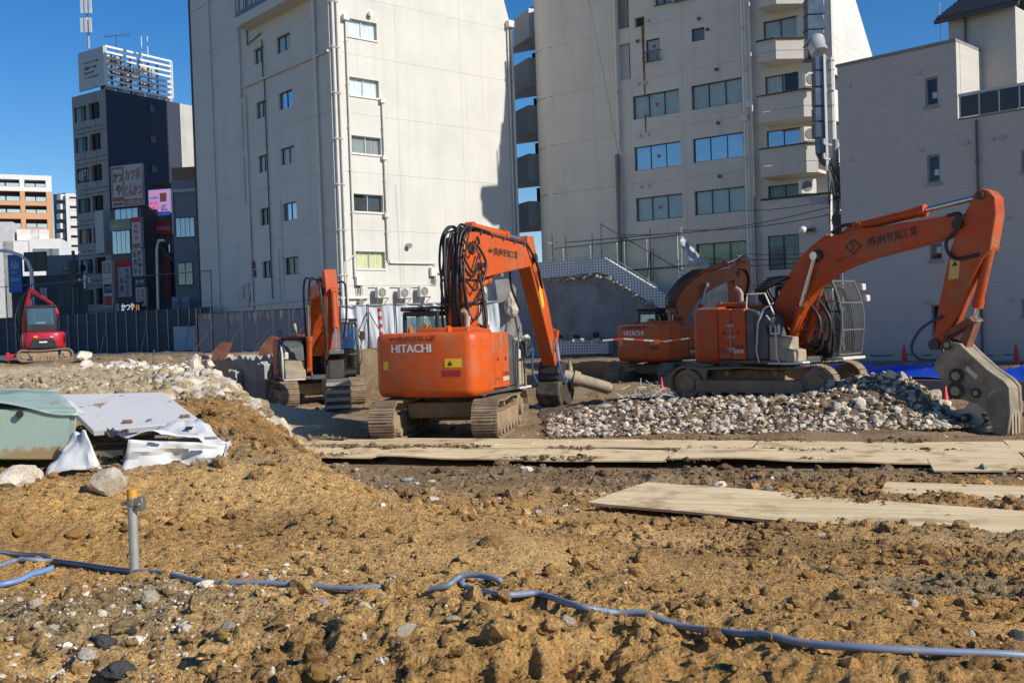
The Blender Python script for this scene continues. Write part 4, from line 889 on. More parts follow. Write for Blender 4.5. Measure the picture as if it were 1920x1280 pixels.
WHITE_, RED_, NAVY_, BLACK_, BROWN_ = pm('print_white', (.42, .42, .41)), pm('print_red', (.45, .03, .03)), pm('print_navy', (.03, .07, .24)), pm('print_black', (.02, .02, .022)), pm('print_rust', (.36, .10, .035))
# ---- dark tile office building with a roof billboard
KO = P(207, 400, 80); KF = Face(KO, 124); KR = Face(KO, 34)
KB = thing('office_building', 'grey panelled office building with side wall coloured navy for shadow and roof billboard', 'building', (KO.x, KO.y, 1.4))
KW = mat('grey_cladding', (.26, .25, .24), .6, var=.08, vs=1, world=True); SHADOW_WALL = mat('wall_shadow_navy', (.022, .032, .058), .7, var=.15, vs=.4, streak=.2, world=True); KSUNLIT = mat('wall_sunlit_pale', (.45, .435, .41), .85, var=.12, vs=.6, streak=.3, world=True)  # shadow on the side wall put in as navy, its sunlit end as pale
kul = KF.uz(139, 300)[0]; kzt = KF.uz(205, 164)[1]
fl = [KF.uz(175, y)[1] for y in (175, 231, 290, 349, 408, 466)]; kst = (fl[0] - fl[-1]) / 5
kz = [kzt - .9 - i * kst for i in range(7)]            # top of each window band
kh = []
for i, zt_ in enumerate(kz): kh += [(kul + .25, KF.uz(166, 300)[0], zt_ - kst * .5, zt_ - .05), (KF.uz(170, 300)[0], KF.uz(190, 300)[0], zt_ - kst * .52, zt_ + .02)]
ubk = [kul, kul + (0 - kul) * .34, kul + (0 - kul) * .67, 0]
zbk = sorted([1.0] + [z_ - kst * .75 for z_ in kz] + [z_ + .25 for z_ in kz[1:]] + [kzt])
panel_wall(KF, ubk, zbk, kh, KW, KB, depth=.35, gap=.04)
stick = [pm('sticker_pale', (.42, .46, .47)), pm('sticker_blue', (.30, .42, .46)), pm('sticker_dark', (.06, .06, .07)), pm('sticker_green', (.03, .16, .09)), pm('sticker_orange', (.42, .19, .07)), NAVY_, BLIND]
for i in range(7):
    window(KF, kh[2 * i], KB, DARKST, 2, stick[i], depth=.1, folds=False); window(KF, kh[2 * i + 1], KB, DARKST, 1, None, depth=.25)
h = kh[4]; lettering('0円', lambda x, y, d=0.0: KF.pt(h[0] + .15 + x, h[2] + .15 + y, -.09 + d), (h[1] - h[0]) * .75, (h[3] - h[2]) * .75, WHITE_, KB, world=True, bold=.04)
block(MB(), ccw([(p.x, p.y) for p in (KF.pt(kul + .05, 0, -.36), KF.pt(-.36, 0, -.36), KR.pt(14, 0, -.36), KF.pt(kul + .05, 0, -14))]), 1.2, kzt - .1).build('core', CORE, KB, smooth=0, world=True)
kr1 = KR.uz(341, 300)[0]; kr2 = 14.0
sheet_cells(KR, .02, kr1, 1, kzt - .05, [], .35).build('side_wall', SHADOW_WALL, KB, smooth=0, world=True)
sheet_cells(KR, kr1 + .01, kr2, 1, kzt - .05, [], .34).build('side_wall_sunlit', KSUNLIT, KB, smooth=0, world=True)
for px, py in ((284, 205), (286, 262), (288, 317)):
    u, z = KR.uz(px, py); MB().obox(KR.pt(u - .25, z - .3, .003), KR.u * .5, KR.n * .1, Vector((0, 0, .6))).build('side_window', DARKST, KB, smooth=0, world=True)
BB = thing('roof_billboard', 'pale roof billboard with small dark lettering and an open steel lattice side', 'billboard', (KO.x, KO.y, kzt)); bf = Face(KF.O + KF.n * .1, 124)
u0, z1 = bf.uz(146, 106); u1 = .0; z0 = bf.uz(202, 158)[1]; z1 = bf.uz(201, 84)[1]
MB().obox(bf.pt(u0, z0, -.15), bf.u * (u1 - u0), bf.n * .15, Vector((0, 0, z1 - z0))).build('board', mat('billboard_sheet', (.46, .47, .47), .5, var=.04), BB, smooth=0, world=True)
for k, (body, yy, hh, ww) in enumerate((('MOLIMIA トラスト屋上看板', .66, .05, .58), ('募集中 ℡ 052', .5, .085, .5), ('052-323-3975', .39, .05, .4), ('サイン広告のご用命は当社へ', .27, .05, .6))):
    lettering(body, lambda x, y, d=0.0, yy=yy: bf.pt(u0 + (u1 - u0) * .24 + x, z0 + (z1 - z0) * yy + y, .01 + d), (u1 - u0) * ww, (z1 - z0) * hh, BLACK_, BB, world=True, bold=.02)
WHST = mat('white_steel', (.68, .67, .63), .5, var=.05); zr0 = KR.uz(204, 150)[1]; zr1 = KR.uz(204, 84)[1]; ur1 = KR.uz(320, 150)[0]
for k in range(8): MB().bar(KR.pt(0, z0 + (z1 - z0) * k / 7, .12), KR.pt(ur1, z0 + (z1 - z0) * k / 7, .12), .14, .16).build('lattice_rail', WHST, BB, smooth=0, world=True)
for k in range(2): MB().bar(KR.pt(ur1 * k, z0, .12), KR.pt(ur1 * k, z1, .12), .2, .2).build('lattice_post', WHST, BB, smooth=0, world=True)
rg = random.Random(3)
for k in range(7): MB().bar(KR.pt(.4 + k * ur1 / 7.2, kzt, -.9), KR.pt(.4 + k * ur1 / 7.2, z1 - .1, -.9), .14, .14).build('frame_post', DARKST, BB, smooth=0, world=True)
for k in range(9):
    a = rg.random() * ur1 * .8; MB().bar(KR.pt(a, z0 + rg.random() * 1.5, -1.2), KR.pt(a + 1.5, z1 - rg.random() * 2, -1.2), .1, .1).build('frame_brace', STEEL, BB, smooth=0, world=True)
for k in range(10):
    a = .5 + rg.random() * (ur1 - 2.2); z_ = z0 + rg.random() * (z1 - z0) * .8; MB().obox(KR.pt(a, z_, -1.7), KR.u * rg.uniform(.8, 1.6), KR.n * .1, Vector((0, 0, rg.uniform(.3, .8)))).build('back_sheet', mat('cream_sheet', (.55, .52, .44), .7), BB, smooth=0, world=True)
for k in range(5): MB().obox(KR.pt(.4 + k * 1.4, kzt + .02, -1.2), KR.u * .7, KR.n * .8, Vector((0, 0, .5))).build('roof_plant', STEEL, BB, smooth=0, world=True)
mt = thing('antenna_mast', 'slim cellular antenna mast standing on the office roof', 'antenna', P(166, 90, 84))
b0 = P(167, 92, 84); MB().cyl(b0, P(162, -4, 84), .12, .09, 8).build('mast', STEEL, mt, world=True)
for y0 in (2, 38):
    for dx in (-.35, 0, .35): q = P(163, y0, 84); MB().box(q.x + dx - .1, q.x + dx + .1, q.y - .3, q.y - .15, q.z - 1.1, q.z + .1).build('panel_antenna', mat('antenna_grey', (.5, .5, .5)), mt, smooth=0, world=True)
ta = thing('television_aerial', 'thin roof aerial with crossed rods above the billboard frame', 'antenna', KR.pt(ur1 * .3, z1, -1)); q0 = KR.pt(ur1 * .3, z1, -1)
mb = MB().cyl(q0, q0 + Vector((0, 0, 1.5)), .03, n=6).bar(q0 + Vector((-.9, 0, 1.35)), q0 + Vector((1.2, 0, 1.5)), .03, .03)
for k in range(6): mb.bar(q0 + Vector((-.8 + k * .35, -.4, 1.38)), q0 + Vector((-.8 + k * .35, .4, 1.38)), .02, .02)
mb.build('rods', DARKST, ta, smooth=0, world=True)
tb = thing('whip_antennas', 'two white whip antennas on the billboard frame', 'antenna', KR.pt(ur1 * .68, z1, -.6)); q0 = KR.pt(ur1 * .68, z1, -.6)
for dx in (-.25, .25): MB().cyl(q0 + Vector((dx, 0, 0)), q0 + Vector((dx, 0, 1.8)), .035, n=6).build('whip', WHST, tb, world=True)
# unseen lattice arch added on the white block's roof to cast an arc shadow
LC = thing('shadow_arch', 'unseen steel lattice arch added on the white block to cast a shadow', 'shadow caster', TL_.pt(uL + 2, 36.5, -12)); 
for ring_ in (5.2, 3.9):
    pts = [TL_.pt(uL + .4, 36.5 + ring_ * math.sin(t), -12.6 + ring_ * math.cos(t) * 1.0) for t in [i * math.pi / 14 for i in range(15)]]; MB().tube(pts, .16, 6).build('arch_rib', DARKST, LC, world=True)
for i in range(1, 14, 2):
    t = i * math.pi / 14; MB().bar(TL_.pt(uL + .4, 36.5 + 3.9 * math.sin(t), -12.6 + 3.9 * math.cos(t)), TL_.pt(uL + .4, 36.5 + 5.2 * math.sin(t + .2), -12.6 + 5.2 * math.cos(t + .2)), .16, .16).build('lattice_bar', DARKST, LC, smooth=0, world=True)
# ---- signs hung on the dark building
SF1 = Face(KR.O + KF.u * .3, 122)
SG = Face(P(237, 400, 76), 113)
t, mp, w, h = flat_sign('shop_signboard', 'large white and rust restaurant signboard with katakana beside the wall coloured navy for shadow', SG, (207, 313), (268, 384), 0, .25, WHITE_)
# board follows the photo: left rust square, right white field, rust foot
patch(t, mp, w, h, .02, .14, .40, .97, BROWN_); patch(t, mp, w, h, .06, .24, .37, .92, WHITE_, d=-.003); patch(t, mp, w, h, .42, .02, .98, .17, BROWN_); patch(t, mp, w, h, .405, .02, .418, .98, BROWN_)
words(t, mp, w, h, 'かつ', .08, .60, .27, .25, BLACK_, .012); words(t, mp, w, h, 'や', .16, .28, .18, .27, BLACK_, .012); words(t, mp, w, h, '-KATSUYA-', .04, .035, .34, .075, BLACK_, .006)
words(t, mp, w, h, 'カツ丼', .46, .62, .50, .28, BROWN_, .012); words(t, mp, w, h, 'とんかつ', .45, .25, .52, .27, BROWN_, .012); words(t, mp, w, h, 'FC加盟店募集', .46, .045, .48, .1, WHITE_, .004)
MB().bar(SG.pt(1.6, 12.5, -.4), SG.pt(5.5, 8.5, -1.8), .09, .09).build('stay', DARKST, t, smooth=0, world=True); MB().bar(SG.pt(1.6, 10.5, -.4), SG.pt(3.5, 8.0, -1.2), .09, .09).build('stay', DARKST, t, smooth=0, world=True)
# ---- row of shops in shade: bodies
def shop(label, xl, xr, ytop, Y, m, az=108, zb=1.3, depth=6):
    f = Face(P((xl + xr) / 2, 500, Y), az); u0 = f.uz(xl, ytop)[0]; u1 = f.uz(xr, ytop)[0]; zt_ = f.uz((xl + xr) / 2, ytop)[1]
    t = thing('shop_building', label, 'building', f.pt((u0 + u1) / 2, zb, 0)); MB().obox(f.pt(u0, zb, -depth), f.u * (u1 - u0), f.n * depth, Vector((0, 0, zt_ - zb))).build('wall', m, t, smooth=0, world=True)
    return t, f, u0, u1, zt_
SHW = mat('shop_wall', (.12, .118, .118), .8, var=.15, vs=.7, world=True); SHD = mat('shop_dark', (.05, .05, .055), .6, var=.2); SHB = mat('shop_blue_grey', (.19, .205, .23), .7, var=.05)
def shopwin(t, f, tl, br, panes, m=GLASSM, d=.01):
    a, b = f.uz(*tl), f.uz(*br); mb = MB().obox(f.pt(a[0], b[1], d), f.u * (b[0] - a[0]), f.n * .04, Vector((0, 0, a[1] - b[1]))); w = mb.build('window', SHD, t, smooth=0, world=True)
    for k in range(panes):
        x0 = a[0] + (b[0] - a[0]) * (k + .06) / panes; x1 = a[0] + (b[0] - a[0]) * (k + .94) / panes; q = MB().add([f.pt(x0, b[1] + .08, d + .05), f.pt(x1, b[1] + .08, d + .05), f.pt(x1, a[1] - .08, d + .05), f.pt(x0, a[1] - .08, d + .05)], [(0, 1, 2, 3)])
        l = t.location; q.v = [(v[0] - l.x, v[1] - l.y, v[2] - l.z) for v in q.v]; q.build('pane', m, w, smooth=0)
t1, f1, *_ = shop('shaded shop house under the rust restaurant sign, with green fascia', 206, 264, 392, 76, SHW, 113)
shopwin(t1, f1, (216, 392), (260, 410), 4); shopwin(t1, f1, (211, 428), (246, 476), 4); shopwin(t1, f1, (258, 418), (264, 470), 1)
t, mp, w, h = flat_sign('fascia_sign', 'olive green shop fascia reading AMA above tall windows', f1, (205, 413), (245, 430), .35, .3, pm('print_olive', (.24, .27, .15))); words(t, mp, w, h, 'AMA', .1, .15, .34, .4, WHITE_, .01)
t, mp, w, h = flat_sign('vertical_sign', 'tall red and white vertical sign with red letters down its face', f1, (246, 408), (265, 464), .9, .3, WHITE_); patch(t, mp, w, h, .0, .84, 1, 1, RED_); patch(t, mp, w, h, .1, .01, .9, .14, BROWN_)
for k, ch in enumerate('AMA'): words(t, mp, w, h, ch, .28, .64 - .19 * k, .4, .14, RED_, .02)
t, mp, w, h = flat_sign('vertical_sign', 'white vertical sign of dense dark characters under the red-topped one', f1, (247, 467), (268, 516), .9, .3, WHITE_)
for k, ch in enumerate('居酒屋'): words(t, mp, w, h, ch, .12, .68 - .31 * k, .34, .25, BLACK_, .012)
for k, ch in enumerate('宴会個室'): words(t, mp, w, h, ch, .55, .74 - .23 * k, .34, .2, BLACK_, .012)
t, mp, w, h = flat_sign('vertical_sign', 'small black sign with white brush strokes above the price sign', f1, (252, 520), (272, 538), 1.1, .25, BLACK_); words(t, mp, w, h, 'かつや', .1, .2, .8, .6, WHITE_, .02)
t, mp, w, h = flat_sign('price_sign', 'white price sign with black katakana and red numerals 650', f1, (254, 539), (273, 573), 1.1, .25, WHITE_)
for k, ch in enumerate('カツ丼'): words(t, mp, w, h, ch, .56, .68 - .3 * k, .32, .24, BLACK_, .02)
for k, ch in enumerate('650円'): words(t, mp, w, h, ch, .14, .74 - .23 * k, .28, .18, RED_, .02)
t, mp, w, h = flat_sign('wall_banner', 'white wall banner with red top and navy vertical characters', f1, (215, 488), (247, 556), .25, .12, WHITE_); patch(t, mp, w, h, 0, .8, 1, 1, RED_); patch(t, mp, w, h, 0, 0, .16, .82, RED_)
for k, ch in enumerate('昭和町食堂'): words(t, mp, w, h, ch, .66, .64 - .15 * k, .2, .12, NAVY_, .01)
for k, ch in enumerate('今宵'): words(t, mp, w, h, ch, .3, .34 - .2 * k, .22, .17, NAVY_, .012)
t, mp, w, h = flat_sign('vertical_sign', 'grey and white vertical sign stack on a steel post', f1, (191, 490), (212, 575), 1.4, .3, WHITE_)
patch(t, mp, w, h, .08, .72, .92, .97, pm('print_grey', (.2, .2, .2))); patch(t, mp, w, h, .08, .3, .92, .5, BLACK_); words(t, mp, w, h, 'かつや', .2, .33, .6, .13, WHITE_, .02); patch(t, mp, w, h, .08, .03, .92, .24, RED_)
for k, ch in enumerate('定食'): words(t, mp, w, h, ch, .35, .85 - .1 * k, .3, .09, WHITE_, .01)
t, mp, w, h = flat_sign('shop_signboard', 'black low shopfront sign with white brush characters above the fence', f1, (213, 568), (262, 583), 1.3, .2, BLACK_); words(t, mp, w, h, 'かつや', .3, .1, .5, .8, pm('lit_white', (.8, .8, .76), e=.5), .012); patch(t, mp, w, h, .05, .1, .2, .9, WHITE_); patch(t, mp, w, h, .86, .1, .91, .7, pm('lit_orange', (.8, .25, .08), e=.4)); patch(t, mp, w, h, .94, .1, .99, .7, pm('lit_orange', (.8, .25, .08)))
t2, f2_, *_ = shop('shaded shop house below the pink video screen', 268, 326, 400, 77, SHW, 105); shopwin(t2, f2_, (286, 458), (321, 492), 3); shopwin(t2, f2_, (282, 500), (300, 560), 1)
MB().obox(f2_.pt(f2_.uz(268, 400)[0], f2_.uz(268, 345)[1], -3), f2_.u * 2.0, f2_.n * 2, Vector((0, 0, 0.1))).build('screen_frame', DARKST, t2, smooth=0, world=True)
for x in (281, 316): u, z = f2_.uz(x, 402); MB().bar(f2_.pt(u, z - .1, -.4), f2_.pt(u, z + 1.2, -.4), .2, .2).build('screen_post', DARKST, t2, smooth=0, world=True)
PINK = pm('led_pink', (.62, .38, .72), e=.55)
t, mp, w, h = flat_sign('video_screen', 'bright pink advertising video screen with red text and a navy foot', f2_, (278, 357), (319, 403), 0, .3, PINK, 'screen')
patch(t, mp, w, h, 0, 0, 1, .15, pm('led_navy', (.05, .1, .4), e=.5)); patch(t, mp, w, h, .54, .52, .86, .86, pm('led_brown', (.25, .08, .06), e=.4)); LR = pm('led_red', (.8, .05, .12), e=.6)
words(t, mp, w, h, '乗り返し', .05, .42, .45, .16, LR, .008); words(t, mp, w, h, '有難広告', .05, .22, .45, .16, LR, .008); words(t, mp, w, h, 'お客様募集', .06, .64, .4, .1, pm('led_blue', (.06, .12, .5), e=.5), .005); words(t, mp, w, h, '広告受付中', .08, .82, .32, .08, pm('led_orange', (.8, .3, .05), e=.5), .004); words(t, mp, w, h, '広', .58, .18, .3, .24, NAVY_, .008)
t, mp, w, h = flat_sign('fascia_sign', 'red fascia sign with white latin lettering below the screen', f2_, (278, 414), (322, 439), .3, .25, RED_); words(t, mp, w, h, 'First Kitchen', .38, .3, .55, .3, WHITE_, .004); patch(t, mp, w, h, .02, .2, .26, .6, pm('print_crimson', (.6, .05, .05)))
t, mp, w, h = flat_sign('vertical_banner', 'dark red vertical banner with script lettering by the street lamp', f2_, (304, 474), (322, 556), .8, .15, pm('print_maroon', (.12, .02, .025)));  lettering('First Kitchen', lambda a, b, d=0.0: mp(w * .3 + b, h * .95 - a, d), h * .85, w * .4, pm('print_dullred', (.35, .06, .06)), t, world=True)
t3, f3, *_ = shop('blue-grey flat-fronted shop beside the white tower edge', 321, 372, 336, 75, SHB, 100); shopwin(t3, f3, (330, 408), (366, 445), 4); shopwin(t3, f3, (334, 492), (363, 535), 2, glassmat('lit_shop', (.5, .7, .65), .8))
u, z = f3.uz(322, 338); MB().obox(f3.pt(u, z, -5.9), f3.u * (f3.uz(372, 340)[0] - u), f3.n * 5.9, Vector((0, 0, .9))).build('roof_sheds', mat('timber_brown', (.22, .15, .09), .8, var=.3, vs=8), t3, smooth=0, world=True)
a = f3.uz(322, 362); MB().obox(f3.pt(a[0], a[1], .01), f3.u * 2.4, f3.n * .12, Vector((0, 0, .25))).build('white_trim', WHITE_, t3, smooth=0, world=True); MB().obox(f3.pt(a[0], f3.uz(322, 440)[1], .01), f3.u * .14, f3.n * .12, Vector((0, 0, a[1] - f3.uz(322, 440)[1]))).build('white_trim', WHITE_, t3, smooth=0, world=True)
for i, (x0, txt) in enumerate(((322, 'TEM'), (340, 'LATE'))):
    t, mp, w, h = flat_sign('hoarding_poster', ('pale poster lettered TEM behind the fence by the white tower', 'pale poster lettered LATE next to the white tower edge')[i], f3, (x0, 557), (x0 + 15, 586), 1.0 + .2 * i, .05, pm('poster_pale', (.24, .30, .34)));  words(t, mp, w, h, txt, .12, .35, .76, .35, NAVY_, .01)
# white vertical box sign on the office corner, low dark shopfront
t, mp, w, h = flat_sign('box_sign', 'blank grey vertical box sign projecting from the office corner', KF, (177, 396), (196, 474), 1.0, .7, mat('box_sign_grey', (.36, .37, .36), .5, var=.05))
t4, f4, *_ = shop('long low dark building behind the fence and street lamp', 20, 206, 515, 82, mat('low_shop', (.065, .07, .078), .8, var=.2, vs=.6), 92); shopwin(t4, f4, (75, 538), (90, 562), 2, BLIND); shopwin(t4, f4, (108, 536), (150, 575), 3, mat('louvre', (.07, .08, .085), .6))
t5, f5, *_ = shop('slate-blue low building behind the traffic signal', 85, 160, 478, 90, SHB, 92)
t, mp, w, h = flat_sign('billboard', 'blue concert billboard with white serif lettering', f4, (14, 478), (42, 548), .6, .2, pm('print_blue', (.03, .14, .42)));  words(t, mp, w, h, 'Ado', .2, .62, .6, .24, WHITE_, .008); words(t, mp, w, h, 'Home', .25, .5, .4, .08, WHITE_, .004); words(t, mp, w, h, 'Darius', .2, .3, .6, .12, WHITE_, .006)
t, mp, w, h = flat_sign('billboard', 'dark photographic billboard panels beside the blue one', f4, (44, 473), (87, 508), .3, .2, SHD); patch(t, mp, w, h, .06, .06, .48, .94, pm('photo_dark', (.08, .075, .08))); patch(t, mp, w, h, .54, .06, .97, .94, pm('photo_green', (.06, .085, .06)))
t, mp, w, h = flat_sign('awning', 'narrow striped dark awning above the low shop', f4, (112, 498), (152, 506), .8, .8, SHD, 'awning')
for k in range(10): patch(t, mp, w, h, k / 10, .05, k / 10 + .05, .95, pm('stripe', (.3, .3, .3)), 'stripe')
# ---- far apartment blocks in the sun
def slab_block(label, xl, xr, ytop, ybot, Y, az, m, rows, cols, wm, mtop=None, side=8.0):
    f = Face(P(xr, 400, Y), az); u0 = f.uz(xl, (ytop + ybot) / 2)[0]; zt_ = f.uz(xr, ytop)[1]; zb_ = 1.3
    t = thing('apartment_block', label, 'building', f.pt(u0 / 2, zb_, 0)); holes = []
    for z0_, z1_ in rows:
        for a, b in cols: holes.append((f.uz(a, 400)[0], f.uz(b, 400)[0], f.uz(xr - 20, z1_)[1], f.uz(xr - 20, z0_)[1]))
    zsplit = f.uz(xr, rows[0][1] + 9)[1]
    sheet_cells(f, u0, 0, zb_, zsplit - .01, holes, 1.2).build('wall', m, t, smooth=0, world=True); sheet_cells(f, u0, 0, zsplit, zt_, holes, 1.2).build('top_storey_wall', mtop or m, t, smooth=0, world=True)
    block(MB(), ccw([(p.x, p.y) for p in (f.pt(u0, 0, -1.21), f.pt(0, 0, -1.21), f.pt(0, 0, -side), f.pt(u0, 0, -side))]), zb_, zt_).build('core', m, t, smooth=0, world=True)
    for hh in holes:
        o = MB().obox(f.pt(hh[0], hh[2], -1.1), f.u * (hh[1] - hh[0]), f.n * .05, Vector((0, 0, hh[3] - hh[2]))).build('window', SHD, t, smooth=0, world=True)
        n = max(2, int((hh[1] - hh[0]) / 1.6))
        for k in range(n):
            q = MB().obox(f.pt(hh[0] + (hh[1] - hh[0]) * (k + .05) / n, hh[2], .01), f.u * (hh[1] - hh[0]) * .9 / n, f.n * .03, Vector((0, 0, (hh[3] - hh[2]) * .45))); l = t.location; q.v = [(v[0] - l.x, v[1] - l.y, v[2] - l.z) for v in q.v]; q.build('balcony_panel', wm, o, smooth=0)
    return t, f
GP = pm('balcony_glass_pale', (.42, .52, .52), .2)
t, f = slab_block('orange tiled apartment block with white top storey in full sun', -20, 99, 330, 470, 135, 62, mat('orange_tile', (.55, .30, .155), .8, var=.06, vs=.5), [(338, 351), (360, 378), (386, 400), (411, 427), (438, 446)], [(-15, 39), (48, 88)], GP, mat('white_tile', (.66, .65, .62), .8, var=.04))
t, f = slab_block('distant white and grey apartment block between the orange block and the office', 125, 160, 363, 475, 160, 70, mat('white_tile', (.66, .65, .62)), [(369, 376), (386, 395), (405, 414), (423, 432), (441, 450), (459, 467)], [(131, 158)], mat('white_tile', (.66, .65, .62)))
t = thing('apartment_block', 'narrow dark grey side of the distant block with small white balconies', 'building', P(113, 470, 161)); f = Face(P(124, 400, 160), 118)
u0 = f.uz(102, 420)[0]; sheet_cells(f, u0, 0, 1.3, f.uz(112, 363)[1], [], 8).build('wall', mat('dark_grey_tile', (.13, .135, .15), .8, var=.05), t, smooth=0, world=True)
for y0 in (376, 394, 412, 430, 448, 466): a = f.uz(116, y0); MB().obox(f.pt(a[0], a[1], .02), f.u * .9, f.n * .9, Vector((0, 0, .85))).build('balcony', mat('white_tile', (.66, .65, .62)), t, smooth=0, world=True)
t = thing('house', 'low white house with roof terrace in front of the orange block', 'house', P(70, 470, 110)); f = Face(P(116, 450, 110), 75)
for (a, b, c, d_, nm) in ((52, 448, 116, 482, 'wall'), (5, 452, 56, 482, 'wall')): u0, z1 = f.uz(a, b); u1, z0 = f.uz(c, d_); sheet_cells(f, u0, u1, 1.3, z1, [], 6).build(nm, mat('white_render', (.7, .69, .66), .8, var=.05), t, smooth=0, world=True)
for x0 in (62, 80, 92): a = f.uz(x0, 468); MB().obox(f.pt(a[0], a[1] - .8, .01), f.u * 1.0, f.n * .05, Vector((0, 0, .9))).build('window', SHB, t, smooth=0, world=True)
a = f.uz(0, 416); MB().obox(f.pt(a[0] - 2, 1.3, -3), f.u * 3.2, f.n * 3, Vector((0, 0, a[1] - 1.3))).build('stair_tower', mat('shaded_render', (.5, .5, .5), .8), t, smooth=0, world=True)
for x0 in (30, 56): a = f.uz(x0, 450); MB().obox(f.pt(a[0], a[1], -2), f.u * (2.2 if x0 == 30 else 1.6), f.n * 1.4, Vector((0, 0, 1.2))).build('roof_hut', mat('white_render', (.7, .69, .66)), t, smooth=0, world=True)
# ---- street furniture
LP = thing('street_lamp', 'white curved street lamp post rising over the red machine', 'street lamp', P(62, 640, 80)); q = [P(62, 640, 80), P(61, 540, 80), P(59, 508, 80), P(52, 490, 80), P(38, 478, 80), P(16, 471, 80), P(3, 469, 80)]
MB().tube(q, [.17, .16, .15, .14, .13, .12, .11], 10).build('post', mat('white_pole', (.7, .7, .68), .5, var=.03), LP, smooth=60, world=True); MB().obox(P(-4, 472, 80), Vector((.9, 0, -.1)), Vector((0, .35, 0)), Vector((0, 0, .22))).build('lamp_head', mat('lamp_head', (.6, .6, .58)), LP, bevel=.05, world=True)
LP2 = thing('street_lamp', 'thin street lamp post with a pale head in front of the banner', 'street lamp', P(297, 590, 68)); MB().tube([P(297, 600, 68), P(294, 470, 68), P(296, 456, 68), P(301, 451, 68)], .09, 8).build('post', STEEL, LP2, smooth=60, world=True); MB().obox(P(295, 453, 68), Vector((.42, 0, 0)), Vector((0, .3, 0)), Vector((0, 0, .16))).build('lamp_head', WHST, LP2, bevel=.05, world=True)
TS = thing('traffic_signal', 'dark traffic signal post with white-edged lamp heads above the fence', 'traffic signal', P(139, 600, 76)); MB().cyl(P(140, 600, 76), P(137, 470, 76), .14, .12, 10).build('post', DARKST, TS, world=True)
for (x, y) in ((137, 500), (138, 525)): c = P(x, y, 75.8); MB().box(c.x - .3, c.x + .3, c.y - .15, c.y + .15, c.z - .45, c.z + .45).build('signal_head', SHD, TS, bevel=.03, world=True)
MB().bar(P(133, 524, 75.8), P(172, 527, 75.8), .09, .09).build('arm', WHST, TS, smooth=0, world=True)
for (x, y0, y1) in ((158, 515, 541), (166, 520, 530), (148, 522, 528)): a, b = P(x, y1, 75.6), P(x + 3, y0, 75.6); MB().box(a.x, b.x, a.y - .08, a.y + .08, a.z, b.z).build('signal_plate', WHST, TS, smooth=0, world=True)
# ---- dark hoarding along the street, panel by panel
FENM = mat('navy_hoarding', (.042, .046, .062), .7, var=.2, vs=.8, streak=.3); FENP = mat('fence_steel', (.33, .34, .35), .5, metal=.5, var=.15)
h0, h1 = Vector((-18.6, 63.3, 0)), Vector((-41, 76.5, 0)); HF = Face(h0, math.degrees(math.atan2((h0 - h1).x, (h0 - h1).y))); HL = (h1 - h0).length; zf0, zf1 = 1.35, 4.45
HT = thing('street_hoarding', 'long dark navy hoarding with steel posts along the street', 'fence', HF.pt(-HL / 2, zf0, 0))
def sub_of(part, root, mb, nm, m, sm=0):
    l = root.location; mb.v = [(v[0] - l.x, v[1] - l.y, v[2] - l.z) for v in mb.v]; return mb.build(nm, m, part, smooth=sm)
for k in range(int(HL / 1.0)):
    pn = MB().obox(HF.pt(-(k + 1) * 1.0 + .01, zf0, 0), HF.u * .98, HF.n * .03, Vector((0, 0, zf1 - zf0))).build('panel', FENM, HT, smooth=0, world=True)
    sub_of(pn, HT, MB().bar(HF.pt(-(k + 1) * 1.0, zf0, .1), HF.pt(-(k + 1) * 1.0, zf1, .1), .05, .05), 'post', FENP)
    for z_ in (2.1, 3.0, 3.9): sub_of(pn, HT, MB().bar(HF.pt(-(k + 1) * 1.0, z_, .07), HF.pt(-k * 1.0, z_, .07), .05, .05), 'rail', DARKST)
    if k % 4 == 1: sub_of(pn, HT, MB().bar(HF.pt(-(k + 1), 3.6, .1), HF.pt(-(k + .3), zf0 + .1, 1.3), .05, .05), 'brace', FENP)
NETF = thing('safety_rail', 'thin dark rail on posts above the navy hoarding', 'railing', HF.pt(-12, zf1, 0)); MB().bar(HF.pt(-HL, 6.7, .05), HF.pt(0, 6.7, .05), .05, .05).build('rail', DARKST, NETF, smooth=0, world=True)
for k in range(0, 27, 3): MB().bar(HF.pt(-k, zf1, .05), HF.pt(-k, 6.75, .05), .05, .05).build('post', DARKST, NETF, smooth=0, world=True)
# white canvas on the hoarding near the tower
t = thing('canvas_sheet', 'pale canvas sheet hung on the dark hoarding', 'sheet', HF.pt(-2.6, 1.8, .2)); sheet_cells(Face(HF.O + HF.n * .2, math.degrees(math.atan2(HF.u.x, HF.u.y))), -3.4, -1.4, 1.75, 3.3, [], .02).build('canvas', mat('pale_canvas', (.38, .4, .42), .9, var=.08, vs=1, bump=.5, bs=3), t, smooth=0, world=True)
